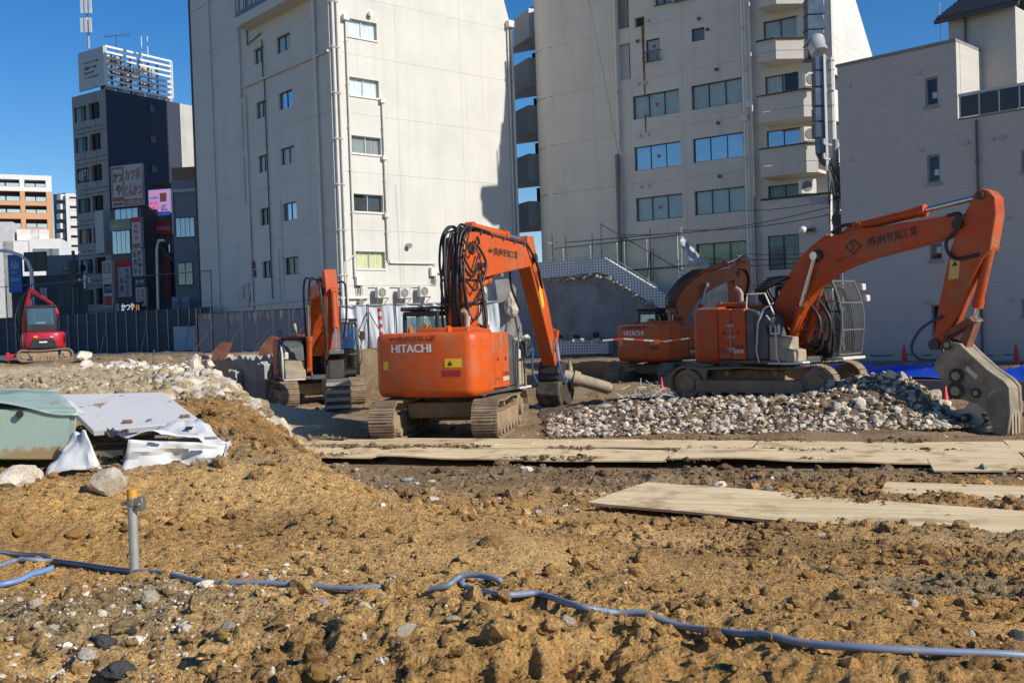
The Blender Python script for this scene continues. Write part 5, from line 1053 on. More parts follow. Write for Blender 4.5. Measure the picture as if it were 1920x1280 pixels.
# ---- grey sheet fence before the white block (each bay its own panel)
GF = mat('grey_sheet', (.20, .215, .235), .75, var=.12, vs=1.2, bump=.3, bs=3, streak=.2, world=True); TARP = mat('pale_tarp', (.52, .55, .58), .6, var=.06, vs=1.5, world=True)
g0 = P(640, 640, 49); g1 = P(372, 640, 53.9); GFc = Face(Vector((g0.x, g0.y, 0)), math.degrees(math.atan2((g0 - g1).x, (g0 - g1).y))); gl = (Vector((g0.x, g0.y)) - Vector((g1.x, g1.y))).length; nb = 9
def cloth(face, u0, u1, z0, z1, amp, seed, nx=22, nz=10, d0=0.0):
    U, Z = np.meshgrid(np.linspace(0, 1, nx), np.linspace(0, 1, nz), indexing='ij'); D = fbm(U * 5 + seed, Z * 1.2 + U * 2, 3, seed) * amp + amp * .35 * np.sin(U * 9 + Z * 3 + seed) * (1 - Z); mb = MB()
    vs = [face.pt(u0 + (u1 - u0) * float(a), z0 + (z1 - z0) * float(b), d0 + float(c)) for a, b, c in zip(U.ravel(), Z.ravel(), D.ravel())]
    return mb.add(vs, [(i * nz + j, (i + 1) * nz + j, (i + 1) * nz + j + 1, i * nz + j + 1) for i in range(nx - 1) for j in range(nz - 1)])
GT = thing('sheet_fence', 'dark grey sheet fence below the shaded side of the white block', 'fence', GFc.pt(-gl / 2, 1.9, 0))
for k in range(nb):
    a, b = -gl + gl * k / nb, -gl + gl * (k + 1) / nb
    pn = cloth(GFc, a + .02, b - .02, 1.7, 3.85, .05, 300 + k).build('sheet', GF, GT, smooth=60, world=True); sub_of(pn, GT, MB().cyl(GFc.pt(a, 1.6, .1), GFc.pt(a, 4.15, .1), .03, n=6), 'post', DARKST); sub_of(pn, GT, MB().bar(GFc.pt(a, 3.85, .06), GFc.pt(b, 3.85, .06), .05, .05), 'rail', DARKST)
    if k % 2: sub_of(pn, GT, MB().cyl(GFc.pt(a, 3.0, .12), GFc.pt(a - .6, 1.8, .9), .025, n=6), 'brace', DARKST)
s1 = P(838, 640, 50.2); WFc = Face(Vector((g0.x, g0.y, 0)), math.degrees(math.atan2((s1 - g0).x, (s1 - g0).y))); wl_ = (Vector((s1.x, s1.y)) - Vector((g0.x, g0.y))).length * 1.55; nb = 6
WT = thing('tarpaulin_fence', 'pale sagging tarpaulin fence on the sunlit bank below the outdoor units', 'fence', WFc.pt(wl_ / 2, 1.9, 0))
for k in range(nb):
    a, b = wl_ * k / nb, wl_ * (k + 1) / nb
    pn = cloth(WFc, a + .01, b - .01, 1.75 + .05 * (k % 3), 3.88, .16, 400 + k, 26, 14).build('sheet', TARP, WT, smooth=60, world=True); sub_of(pn, WT, MB().cyl(WFc.pt(a, 1.6, .12), WFc.pt(a, 3.95, .12), .03, n=6), 'post', DARKST); sub_of(pn, WT, MB().bar(WFc.pt(a, 3.9, .05), WFc.pt(b, 3.9, .05), .05, .05), 'rail', STEEL)
    if k in (1, 3): sub_of(pn, WT, MB().cyl(WFc.pt(a, 3.6, .15), WFc.pt(a + .9, 1.8, .8), .025, n=6), 'brace', DARKST); sub_of(pn, WT, MB().cyl(WFc.pt(a, 3.6, .15), WFc.pt(a - .5, 1.8, .7), .03, n=6), 'brace', DARKST)
t = thing('striped_pole', 'red and white striped warning pole in front of the tarpaulin', 'pole', P(716, 645, 48)); b0, b1 = P(716, 645, 48), P(711, 577, 48)
for k in range(9):
    q = MB(); MB().cyl(b0.lerp(b1, k / 9), b0.lerp(b1, (k + .995) / 9), .1, n=10, m=0).build('stripe', RED_ if k % 2 == 0 else WHITE_, t, world=True)
# ---- broken concrete foundation at the edge of the plateau
CF = thing('foundation_wall', 'broken grey concrete foundation wall in shade left of the rear excavator', 'wall', P(450, 715, 41)); a, b = P(372, 665, 45.5), P(540, 655, 40.2); zt_ = 1.75
def rubble_edge(a, b, z0, z1, th, seed, n=40, amp=.18):
    mb = MB(); d = b - a; d.z = 0; nn = Vector((-d.y, d.x, 0)).normalized(); rg = random.Random(seed); top = [z1 + rg.uniform(-amp, amp * .6) for _ in range(n + 1)]; vs = []
    for i in range(n + 1):
        p = a + d * i / n
        for off in (0, th): vs += [(p.x + nn.x * off, p.y + nn.y * off, z0), (p.x + nn.x * off + rg.uniform(-.03, .03), p.y + nn.y * off, top[i])]
    fs = []
    for i in range(n): k = 4 * i; fs += [(k, k + 4, k + 5, k + 1), (k + 1, k + 5, k + 7, k + 3), (k + 3, k + 7, k + 6, k + 2)]
    fs += [(0, 1, 3, 2), (4 * n, 4 * n + 2, 4 * n + 3, 4 * n + 1)]
    return mb.add(vs, fs)
rubble_edge(a, b, -.2, zt_, .7, 5).build('wall_body', CONC, CF, smooth=0, world=True)
for k, f_ in enumerate((.1, .42, .74, .97)): p = a.lerp(b, f_); dc = (b - a).normalized(); dc.z = 0; nc = Vector((dc.y, -dc.x, 0)); a2 = Vector((p.x, p.y, 0)) + nc * .38; rubble_edge(a2, a2 + dc * .75, -.2, zt_ + rg.uniform(-.6, -.15), .34, 60 + k, 8, .14).build('pier', CONC, CF, smooth=0, world=True)
OXI = mat('oxide_steel', (.20, .075, .045), .8, var=.3, vs=4)
for px, py in ((418, 655), (508, 645)): c = P(px, py + 8, 43.2 if px < 450 else 41); MB().prism([(-.5, -.3), (.1, -.2), (.4, .45), (0, .5), (-.4, .1)], -.12, .12, mp=lambda x, y, z, c=c: (c.x + x, c.y + y, c.z + z)).build('steel_stub', OXI, CF, smooth=0, world=True)
# ================================================================ excavators
ORG = mat('orange_paint', (0.55, 0.085, 0.010), 0.42, var=.10, vs=1.2, dirt=((0.30, 0.155, 0.075), .42, 1.9), wear=((0.16, 0.10, 0.07), .2, 6.0), streak=.35, bump=.08, bs=7, spec=.4)
ORG2 = mat('faded_orange_paint', (0.48, 0.068, 0.010), 0.5, var=.14, vs=1.0, dirt=((0.28, 0.155, 0.08), .48, 1.5), wear=((0.15, 0.10, 0.075), .22, 5.0), streak=.35, bump=.08, bs=7, spec=.35)
BODYG = mat('charcoal_paint', (0.075, 0.078, 0.082), .5, var=.15, vs=2, dirt=((.24, .20, .15), .28, 2.0)); BLK = mat('black_paint', (.022, .022, .024), .45, var=.2, dirt=((.2, .17, .12), .12, 3))
TRK = mat('dusty_track_steel', (.27, .205, .135), .85, var=.3, vs=4, bump=.5, bs=25, dirt=((.38, .28, .16), .45, 3), metal=.15); TRK2 = mat('dusty_frame', (.30, .215, .125), .9, var=.25, vs=2, bump=.4, bs=14, dirt=((.12, .09, .06), .35, 2.5))
CHROME = mat('cylinder_rod', (.55, .54, .52), .2, metal=.9, var=.05); WSTEEL = mat('worn_steel', (.36, .295, .205), .7, metal=.12, var=.3, vs=3, bump=.4, bs=12, dirt=((.30, .22, .13), .4, 3)); GREASE = mat('greasy_steel', (.05, .04, .033), .5, metal=.3, var=.4)
CABG = glassmat('cab_glass', (.45, .55, .52), .8); YEL = mat('warning_yellow', (.70, .45, .02), .5, var=.05); HOSEM = mat('hydraulic_hose', (.018, .018, .019), .45, var=.2, dirt=((.2, .16, .11), .18, 6)); BLUEH = mat('blue_hose', (.05, .12, .36), .4, var=.1)
LTW = mat('letter_white', (.74, .73, .70), .5, var=.04); LTB = mat('letter_black', (.05, .03, .025), .6, var=.1); MIRR = mat('dusty_white_plastic', (.58, .56, .51), .6, var=.1, dirt=((.35, .3, .22), .25, 5))
def rearx(y): return -(1.62 - .08 * (min(abs(y), 1.1) / 1.1) ** 2)
def rear_ring(z, ins, front=-.56):
    pts = []
    for i in range(9): y = 1.1 - 2.2 * i / 8; pts.append((rearx(y) + ins, y * (1 - ins / 2)))
    cr = [(-1.08 - .46 * math.cos(R(a)) + ins * math.cos(R(a)), -(1.10 + .27 * math.sin(R(a)) - ins * math.sin(R(a)))) for a in (18, 36, 54, 72, 90)]
    cl = [(x, -y) for x, y in cr]
    ring = cl[::-1] + pts + cr + [(front, -(1.37 - ins)), (front, 1.37 - ins)]
    return [Vector((x, y, z)) for x, y in ring]
def add_track(t, s, L_, rad, w, rotf, rubber=False, N=48, base=0.0, m=None, gauge=1.195):
    cx = L_ / 2 - rad; top = 2 * rad; m = m or TRK
    per = 4 * cx + 2 * math.pi * rad; mb = MB(); yc = s * gauge
    def loop(d):
        d %= per
        if d < 2 * cx: return (-cx + d, 2 * rad - .035 * math.sin(d / (2 * cx) * math.pi) - .02 * math.sin(d * 3), 0.0, 1.0)
        d -= 2 * cx
        if d < math.pi * rad: a = d / rad; return (cx + rad * math.sin(a), rad + rad * math.cos(a), math.sin(a), math.cos(a))
        d -= math.pi * rad
        if d < 2 * cx: return (cx - d, 0.0, 0.0, -1.0)
        d -= 2 * cx; a = d / rad; return (-cx - rad * math.sin(a), rad - rad * math.cos(a), -math.sin(a), -math.cos(a))
    if rubber:
        ring = [loop(per * i / 72) for i in range(72)]; rr = []
        for x, z, nx, nz in ring: rr.append([Vector((x, yc - w / 2, z + base)), Vector((x, yc + w / 2, z + base)), Vector((x - nx * .05, yc + w / 2, z - nz * .05 + base)), Vector((x - nx * .05, yc - w / 2, z - nz * .05 + base))])
        mb.loft([*rr, rr[0]], caps=False)
    pitch = per / N
    for i in range(N):
        x, z, nx, nz = loop(i * pitch); tx, tz = nz, -nx; o = Vector((x - tx * pitch * .46 - nx * .02, yc - w / 2, z - tz * pitch * .46 - nz * .02 + base))
        mb.obox(o, Vector((tx, 0, tz)) * pitch * .92, Vector((0, w, 0)), Vector((nx, 0, nz)) * .03)
        for k in (.12, .48, .84): mb.obox(o + Vector((tx, 0, tz)) * pitch * .92 * k + Vector((nx, 0, nz)) * .029, Vector((tx, 0, tz)) * .016, Vector((0, w, 0)), Vector((nx, 0, nz)) * .022)
    mb.v = [rotf(v) for v in mb.v]; tr = mb.build('track', m, t, smooth=0)
    def sub(q, nm, mm, bev=0): q.v = [rotf(v) for v in q.v]; return q.build(nm, mm, tr, bevel=bev)
    sub(MB().box(-cx + .25, cx - .35, yc - w * .28, yc + w * .28, .2 + base, .2 + base + rad * .75), 'track_frame', TRK2, .03)
    for nm, x in (('sprocket', -cx), ('idler', cx)):
        q = MB().cyl((x, yc - w * .2, rad + base), (x, yc + w * .2, rad + base), rad * .86, n=20); q.cyl((x, yc - w * .34, rad + base), (x, yc + w * .34, rad + base), rad * .5, n=16); sub(q, nm, TRK2)
    for i in range(7): x = -cx + .45 + (2 * cx - .9) * i / 6; sub(MB().cyl((x, yc - w * .36, .13 + base), (x, yc + w * .36, .13 + base), .11, n=10), 'track_roller', TRK2)
    for x in (-.6, .7): sub(MB().cyl((x, yc - w * .3, 2 * rad - .17 + base), (x, yc + w * .3, 2 * rad - .17 + base), .07, n=8), 'carrier_roller', TRK2)
    return tr
def cylinder(t, p, q, r, frac, m=None, y=0.0, name='boom_cylinder'):
    p, q = Vector((p[0], y, p[1])), Vector((q[0], y, q[1])); k = p.lerp(q, frac); mb = MB().cyl(p, k, r, n=14); mb.cyl(k - (k - p).normalized() * .14, k + (k - p).normalized() * .03, r * 1.18, n=14)
    mb.cyl(p + Vector((0, -r * .9, 0)), p + Vector((0, r * .9, 0)), r * 1.1, n=12); c = mb.build(name, m or ORG, t, smooth=40)
    MB().cyl(k, q, r * .55, n=12).cyl(q + Vector((0, -r * .9, 0)), q + Vector((0, r * .9, 0)), r * 1.0, n=12).build('rod', CHROME, c, smooth=40); return c
def sagcurve(a, b, sag, n=10, side=(0, 0, 0)):
    a, b = Vector(a), Vector(b); sd = Vector(side); return [a.lerp(b, i / n) + (Vector((0, 0, -sag)) + sd) * 4 * (i / n) * (1 - i / n) for i in range(n + 1)]
def pin(t, x, z, r, w, m=None): return MB().cyl((x, -w, z), (x, w, z), r, n=14).build('pin', m or GREASE, t, smooth=40)
def excavator(label, C, az, taz, scale=1.0, paint=None, guard=False, hitachi=True):
    t = thing('excavator', label, 'excavator', C, R(90 - az), 'orange excavators'); t.scale = (scale,) * 3; O = paint or ORG
    dl = R(az - taz); cs, sn = math.cos(dl), math.sin(dl); rot = lambda v: (v[0] * cs - v[1] * sn, v[0] * sn + v[1] * cs, v[2])
    for s in (1, -1): add_track(t, s, 4.4, .44, .6, rot)
    q = MB().box(-.8, .8, -.95, .95, .4, .78).box(-.45, .45, -.5, .5, .3, .85); q.v = [rot(v) for v in q.v]; q.build('car_body', TRK2, t, bevel=.04)
    MB().cyl((0, 0, .78), (0, 0, .96), .72, n=28).build('swing_ring', GREASE, t)
    MB().box(-1.2, 1.5, -1.3, -.34, .95, 1.06).box(-1.2, 1.35, .34, 1.32, .95, 1.06).box(-1.3, 1.5, -.34, .34, .93, 1.1).build('deck_frame', BODYG, t, bevel=.02)
    # counterweight
    lv = [(.94, .16), (.97, .08), (1.06, .015), (1.12, 0), (1.5, 0), (2.22, 0), (2.33, .012), (2.40, .045), (2.44, .10), (2.455, .2)]
    cw = MB().loft([rear_ring(z, i) for z, i in lv]); cw.f = [f[::-1] for f in cw.f]; cwo = cw.build('counterweight', O, t, smooth=38)
    for y in (-.52, .5): 
        c = (-1.15, y, 2.44); MB().cyl((c[0], c[1] - .03, c[2] + .07), (c[0], c[1] + .03, c[2] + .07), .09, n=14).build('lifting_eye', O, t)
    onr = lambda y0, z0: (lambda x, zz, d=0.0: (rearx(y0 - x) - .006 - d, y0 - x, z0 + zz))
    if hitachi:
        lettering('HITACHI', onr(.78, 2.0), 1.06, .19, LTW, cwo, bold=.012)
        lettering('⇔(株)阿世知工業', onr(.86, 2.25), 1.26, .13, LTB, cwo, bold=.004)
    def sticker(x, z, w, h, m, nm='sticker'): return MB().add([(rearx(x) - .006, x, z), (rearx(x - w) - .006, x - w, z), (rearx(x - w) - .006, x - w, z + h), (rearx(x) - .006, x, z + h)], [(0, 1, 2, 3)]).build(nm, m, cwo, smooth=0)
    sticker(-.62, 1.64, .42, .2, YEL); sticker(-.55, 1.43, .45, .15, mat('dark_red_decal', (.28, .02, .02), .5)); sticker(1.04, 1.6, .15, .2, YEL); MB().add([(rearx(-.7) - .009, -.68, 1.68), (rearx(-.7) - .009, -.82, 1.68), (rearx(-.7) - .009, -.75, 1.8)], [(0, 1, 2)]).build('sticker', LTB, cwo, smooth=0)
    # right-hand housing: two doors, charcoal panel, step box
    for x0, x1, nm in ((-.55, -.12, 'side_door'), (-.105, .34, 'side_door')):
        d = MB().box(x0, x1, -1.372, -.5, 1.07, 2.40).build(nm, O, t, bevel=.035); MB().box(x0 + .04, x1 - .04, -1.378, -1.3735, 1.2, 2.16).build('door_skin', O, d, bevel=.003); MB().box((x0 + x1) / 2 - .03, (x0 + x1) / 2 + .03, -1.386, -1.379, 1.72, 1.8).build('door_latch', BLK, d)
    lettering('ZAXIS', lambda x, y, d=0.0: (-.06 + x, -1.381 - d, 1.36 + y), .34, .085, LTB, t, bold=.006); lettering('225US', lambda x, y, d=0.0: (-.06 + x, -1.381 - d, 1.24 + y), .34, .085, LTW, t, bold=.006); lettering('A-0710', lambda x, y, d=0.0: (-.5 + x, -1.381 - d, 1.27 + y), .26, .06, LTB, t)
    MB().prism([(.355, 1.07), (1.0, 1.07), (1.0, 1.7), (.9, 2.1), (.7, 2.3), (.355, 2.38)], -1.35, -.5).build('front_panel', BODYG, t, bevel=.04)
    MB().box(.62, .65, -1.36, -1.351, 1.1, 2.2).build('panel_seam', BLK, t); MB().prism([(1.01, 1.0), (1.62, 1.0), (1.62, 1.3), (1.4, 1.34), (1.4, 1.62), (1.01, 1.66)], -1.28, -.55).build('step_box', WSTEEL, t, bevel=.03)
    MB().box(1.0, 1.75, -1.35, -.6, .95, 1.0).build('step_plate', MIRR, t, bevel=.01)
    MB().tube([(.75, -1.36, 1.0), (.72, -1.42, 1.3), (.8, -1.42, 2.0), (.95, -1.38, 2.35), (1.2, -1.3, 2.5)], .022, 6).tube([(1.35, -1.33, 1.0), (1.3, -1.36, 1.1), (1.28, -1.36, 1.9), (1.0, -1.34, 2.2)], .022, 6).tube([(.35, -1.3, 2.4), (.4, -1.32, 2.75), (.95, -1.3, 2.75), (1.2, -1.28, 2.2)], .022, 6).build('handrail', MIRR if guard else DARKST, t, smooth=60)
    MB().box(1.22, 1.26, -1.46, -1.22, 1.75, 2.15).build('mirror', BLK, t, bevel=.02); MB().box(1.05, 1.25, -1.3, -1.1, 1.7, 1.95).build('work_light', MIRR, t, bevel=.03)
    # left housing and hood
    MB().box(-.55, -.04, .5, 1.372, 1.07, 2.40).build('side_door', O, t, bevel=.035)
    MB().prism([(-1.0, 2.44), (-.55, 2.44), (.3, 2.40), (.3, 2.46), (-.5, 2.56), (-.95, 2.54)], -.95, .45).build('engine_hood', O, t, bevel=.03); MB().box(-.54, .3, -.5, .49, 1.1, 2.38).build('engine_bay', BLK, t)
    MB().tube([(-.35, -.6, 2.5), (-.35, -.6, 2.8), (-.4, -.6, 2.88), (-.52, -.6, 2.95)], .06, 10).build('exhaust_pipe', WSTEEL, t, smooth=60)
    MB().tube([(.05, -.45, 2.46), (.05, -.45, 2.72), (.1, -.45, 2.8)], .03, 6).build('grab_rail', MIRR, t, smooth=60)
    # cab
    cab = MB()
    A = [(0, .40), (1.62, .40), (1.62, 1.36), (0, 1.36)]
    prof = [(0.0, 1.07), (1.7, 1.07), (1.78, 1.5), (1.72, 2.1), (1.5, 2.78), (1.3, 2.93), (.05, 2.93)]
    for y in (.42, 1.34):
        for a, b in zip(prof, prof[1:] + prof[:1]): cab.bar((a[0], y, a[1]), (b[0], y, b[1]), .07, .09, up=(0, 1, 0))
        cab.bar((.75, y, 1.07), (.7, y, 2.9), .07, .08, up=(0, 1, 0))
    cab.box(.0, 1.4, .42, 1.34, 2.86, 2.98).box(0, 1.72, .42, 1.34, 1.07, 1.2); cab.box(.02, .72, 1.33, 1.352, 1.1, 1.75); cab.box(-.02, .04, .42, 1.34, 1.1, 1.95); cab.box(.02, 1.6, .41, .43, 1.1, 1.5)
    co = cab.build('cab', BLK, t, bevel=.012)
    for q in ([(.02, .46, 1.95), (.02, 1.3, 1.95), (.05, 1.3, 2.84), (.05, .46, 2.84)], [(.06, 1.345, 1.78), (.7, 1.345, 1.78), (.68, 1.345, 2.84), (.08, 1.345, 2.84)], [(.78, 1.345, 1.15), (1.7, 1.345, 1.15), (1.42, 1.345, 2.8), (.74, 1.345, 2.84)], [(.06, .415, 1.52), (1.66, .415, 1.52), (1.42, .415, 2.8), (.08, .415, 2.84)], [(1.735, .46, 1.22), (1.735, 1.3, 1.22), (1.74, 1.3, 2.0), (1.74, .46, 2.0)], [(1.73, .46, 2.02), (1.73, 1.3, 2.02), (1.5, 1.3, 2.8), (1.5, .46, 2.8)]): MB().add(q, [(0, 1, 2, 3)]).build('pane', CABG, co, smooth=0)
    MB().box(.3, .8, .65, 1.1, 1.2, 1.65).box(.25, .42, .65, 1.1, 1.65, 2.35).build('seat', mat('seat_grey', (.06, .06, .065), .9), co, bevel=.05)
    g = MB().box(-.05, 1.45, .36, .4, 2.99, 3.05).box(-.05, 1.45, 1.36, 1.4, 2.99, 3.05)
    for k in range(8): g.box(-.05 + .2 * k, 0 + .2 * k, .36, 1.4, 3.052, 3.09)
    g.build('roof_guard', BLK, co); MB().cyl((-.02, .7, 2.6), (-.1, .7, 2.6), .07, n=10).build('beacon', mat('amber_lens', (.5, .18, .02), .3), co)
    if guard:
        g = MB(); n = 13
        def fx(z): return 1.92 + .12 * math.sin((z - 1.1) / 1.9 * math.pi) - .22 * max(0, (z - 2.3)) ** 1.3
        for k in range(n):
            y = .40 + 1.0 * k / (n - 1); g.tube([(fx(z), y, z) for z in (1.12, 1.4, 1.8, 2.2, 2.6, 2.85, 3.02)], .03 if k in (0, n - 1) else .011, 6)
        for z in (1.12, 1.75, 2.45, 3.02): g.bar((fx(z), .38, z), (fx(z), 1.42, z), .04, .04)
        for y in (.4, 1.4):
            for z in (1.2, 2.5): g.bar((fx(z), y, z), (1.6 if z < 2 else 1.5, y, z), .04, .04)
        g.build('front_guard', mat('guard_steel', (.20, .195, .18), .4, metal=.5, var=.1), co, smooth=40)
        for z in (2.55, 2.85): MB().box(fx(z) + .03, fx(z) + .16, 1.45, 1.62, z - .09, z + .09).build('work_light', MIRR, co, bevel=.03)
        MB().box(1.55, 2.05, .4, 1.42, .98, 1.05).build('cab_step', MIRR, co, bevel=.01)
    MB().tube([(1.5, 1.42, 1.3), (1.55, 1.5, 1.6), (1.5, 1.5, 2.3), (1.4, 1.42, 2.5)], .02, 6).build('handrail', DARKST, t, smooth=60); MB().box(1.5, 1.54, 1.45, 1.65, 2.3, 2.62).build('mirror', BLK, t, bevel=.02)
    MB().prism([(.35, 1.1), (1.3, 1.1), (1.0, 1.7), (.75, 2.15), (.5, 2.15)], -.31, -.26).prism([(.35, 1.1), (1.3, 1.1), (1.0, 1.7), (.75, 2.15), (.5, 2.15)], .26, .31).build('boom_bracket', O, t, bevel=.01)
    return t
def boom_part(t, name, poly, w, m, bev=.025):
    o = MB().prism(poly, -w / 2, w / 2).build(name, m, t, bevel=bev); return o
def plane_fz(C, az, sc=1.0):
    h = hor(az); n = Vector((h.y, -h.x, 0)); O = Vector((C[0], C[1], 0))
    def f(px, py):
        d = ray(px, py); k = (O - CAM).dot(n) / d.dot(n); p = CAM + d * k; return ((p - O).dot(h) / sc, (p.z - C[2]) / sc)
    return f
def hoses(t, runs, r=.03, m=None):
    for pts in runs:
        P_ = [Vector(p) for p in pts]; out = []
        for i in range(len(P_) - 1):      # Catmull-Rom
            p0, p1, p2, p3 = P_[max(i - 1, 0)], P_[i], P_[i + 1], P_[min(i + 2, len(P_) - 1)]
            for k in range(6):
                s = k / 6; out.append(.5 * ((2 * p1) + (p2 - p0) * s + (2 * p0 - 5 * p1 + 4 * p2 - p3) * s * s + (3 * p1 - p0 - 3 * p2 + p3) * s ** 3))
        out.append(P_[-1]); MB().tube(out, r, 7).build('hose', m or HOSEM, t, smooth=60)
def side_text(t, body, x, z, ang, w, h, y, m, bold=.0):
    ca, sa = math.cos(ang), math.sin(ang); return lettering(body, lambda a, b, d=0.0: (x + a * ca - b * sa, y - d, z + a * sa + b * ca), w, h, m, t, bold=bold)
# ---------------------------------------------------------------- front machine, seen from behind, raising a two-piece boom
C1 = (-1.55, 26.2, 0.03); E1 = excavator('orange excavator seen from behind with upright two-piece boom and white maker lettering', C1, 24, 10, 1.05)
DZ = -.42
boom_part(E1, 'lower_boom', [(.34, 1.75), (.82, 1.75), (1.04, 3.0), (1.06, 4.0), (.8, 5.25 + DZ), (.4, 5.22 + DZ), (.16, 4.0), (.2, 2.9)], .56, ORG)
boom_part(E1, 'upper_boom', [(.45, 5.12 + DZ), (.7, 5.36 + DZ), (1.2, 5.38 + DZ), (4.5, 5.2 + DZ), (4.95, 5.06 + DZ), (4.95, 4.74 + DZ), (4.6, 4.62 + DZ), (3.0, 4.42 + DZ), (1.5, 4.22 + DZ), (.95, 4.24 + DZ)], .48, ORG)
boom_part(E1, 'arm', [(4.55, 5.5 + DZ), (4.95, 5.52 + DZ), (5.25, 4.7 + DZ), (5.85, 3.3), (6.6, 1.5), (6.66, 1.22), (6.38, 1.14), (5.42, 2.9), (4.66, 4.2), (4.45, 4.95 + DZ)], .42, ORG)
for x, z, r in ((.58, 1.9, .12), (.62, 4.95 + DZ, .14), (4.8, 4.88 + DZ, .13), (6.5, 1.32, .1)): pin(E1, x, z, r, .33)
for y in (-.36, .36): cylinder(E1, (1.25, 1.35), (1.1, 3.3), .1, .62, y=y)
cylinder(E1, (1.05, 3.45), (2.9, 4.4 + DZ), .11, .6, name='positioning_cylinder'); cylinder(E1, (1.25, 5.52 + DZ), (4.7, 5.4 + DZ), .13, .62, name='arm_cylinder'); cylinder(E1, (5.2, 4.3), (6.55, 2.3), .1, .6, name='attachment_cylinder')
boom_part(E1, 'link', [(6.25, 1.75), (6.5, 2.35), (6.65, 2.35), (6.42, 1.7)], .5, ORG2, .01); boom_part(E1, 'link', [(6.52, 2.4), (6.7, 2.3), (6.95, 1.3), (6.8, 1.2)], .3, WSTEEL, .01)
MUD = mat('muddy_black_steel', (.06, .05, .04), .7, metal=.2, var=.4, vs=4, bump=.5, bs=14, dirt=((.24, .17, .1), .4, 3))
MB().prism([(6.3, 1.3), (6.9, 1.38), (7.05, 1.1), (7.0, .7), (6.4, .6), (6.2, .9)], -.34, .34).build('coupler', GREASE, E1, bevel=.03)
MB().prism([(6.2, .8), (7.1, .85), (7.5, .45), (7.3, .12), (6.9, .02), (6.6, .2), (6.3, .05), (6.05, .4)], -.38, .38).build('crusher_frame', MUD, E1, bevel=.05)
MB().prism([(6.35, .5), (6.75, .4), (6.6, -.1), (6.3, -.12)], -.3, .3).build('crusher_jaw', MUD, E1, bevel=.03)
MB().cyl((6.9, -.25, .95), (7.5, -1.5, .5), .19, n=18).cyl((7.02, -.5, .86), (7.1, -.66, .802), .25, n=18).cyl((7.48, -1.46, .514), (7.53, -1.56, .478), .14, n=18).build('rotary_motor', WSTEEL, E1, smooth=40)
for ya in (-.44, .38): MB().prism([(6.95, 1.45), (7.2, 1.2), (7.25, .5), (7.05, .6), (6.95, 1.0)], ya, ya + .06).build('side_plate', WSTEEL, E1, bevel=.01)
rgh = random.Random(4)
for k in range(11):
    y = -.36 + .068 * k; j = lambda a: rgh.uniform(-a, a)
    hoses(E1, [[(.35 + j(.06), y, 2.1 + j(.2)), (.18 + j(.04), y + j(.05), 2.9), (.1 + j(.05), y + j(.05), 3.6), (.14 + j(.05), y + j(.05), 4.2), (.3 + j(.05), y + j(.05), 4.78 + j(.06)), (.62 + j(.08), y, 5.06 + j(.08)), (1.1 + j(.15), y * .8, 5.05), (1.9, y * .7, 4.99)]], rgh.choice((.026, .032, .038)))
for k in range(7):
    y = -.31; j = lambda a: rgh.uniform(-a, a); z = 2.3 + k * .36
    hoses(E1, [[(.15 + j(.1), y - .02, z + .3 + j(.2)), (.4 + j(.1), y - .1 + j(.05), z + j(.2)), (.8 + j(.1), y - .09, z + .1 + j(.25)), (1.05, y - .02, z + .35 + j(.2))]], .027)
hoses(E1, [[(.9, -.32, 2.0), (1.08, -.44, 2.6), (1.18, -.38, 3.2), (1.05, -.32, 3.8)], [(.8, -.3, 1.9), (.95, -.48, 2.5), (1.0, -.42, 3.3), (1.0, -.32, 3.9)], [(.95, -.26, 4.7), (1.3, -.38, 4.2), (1.15, -.36, 3.7)]], .035)
hoses(E1, [[(4.3, -.28, 4.8), (4.75, -.36, 4.3), (5.2, -.32, 3.6), (5.0, -.28, 4.1)], [(4.2, .26, 4.7), (4.5, .36, 3.7), (5.0, .32, 3.0)]], .035); hoses(E1, [[(6.2, -.28, 2.1), (6.15, -.4, 1.3), (6.5, -.45, .75), (6.95, -.36, 1.0)], [(5.9, .26, 2.2), (5.95, .4, 1.2), (6.3, .35, .7)]], .03, BLUEH)
mb = MB()
for k in range(5): mb.box(1.3 + k * .7, 1.36 + k * .7, -.28, .28, 4.9 - .035 * k, 5.0 - .035 * k)
mb.tube([(1.0, -.22, 5.0), (4.5, -.22, 4.86)], .022, 6).tube([(1.0, .22, 5.0), (4.5, .22, 4.86)], .022, 6); mb.build('hose_clamp', DARKST, E1, smooth=40)
mb = MB()
for z in (2.5, 3.1, 3.7): mb.box(.1, 1.1, -.31, .31, z, z + .05)
mb.build('boom_band', BLK, E1); side_text(E1, '⇔(株)阿世知工業', 1.75, 4.4, -.03, 1.9, .24, -.248, LTB, .006); MB().add([(5.35, -.218, 3.7), (5.6, -.218, 3.1), (5.42, -.218, 3.0), (5.17, -.218, 3.6)], [(0, 3, 2, 1)]).build('sticker', YEL, E1, smooth=0)
MB().box(1.05, 1.35, -.36, -.24, 4.05, 4.17).tube([(1.1, -.3, 4.05), (1.25, -.34, 3.9), (1.4, -.3, 3.95)], .03, 6).build('work_light', BLK, E1)
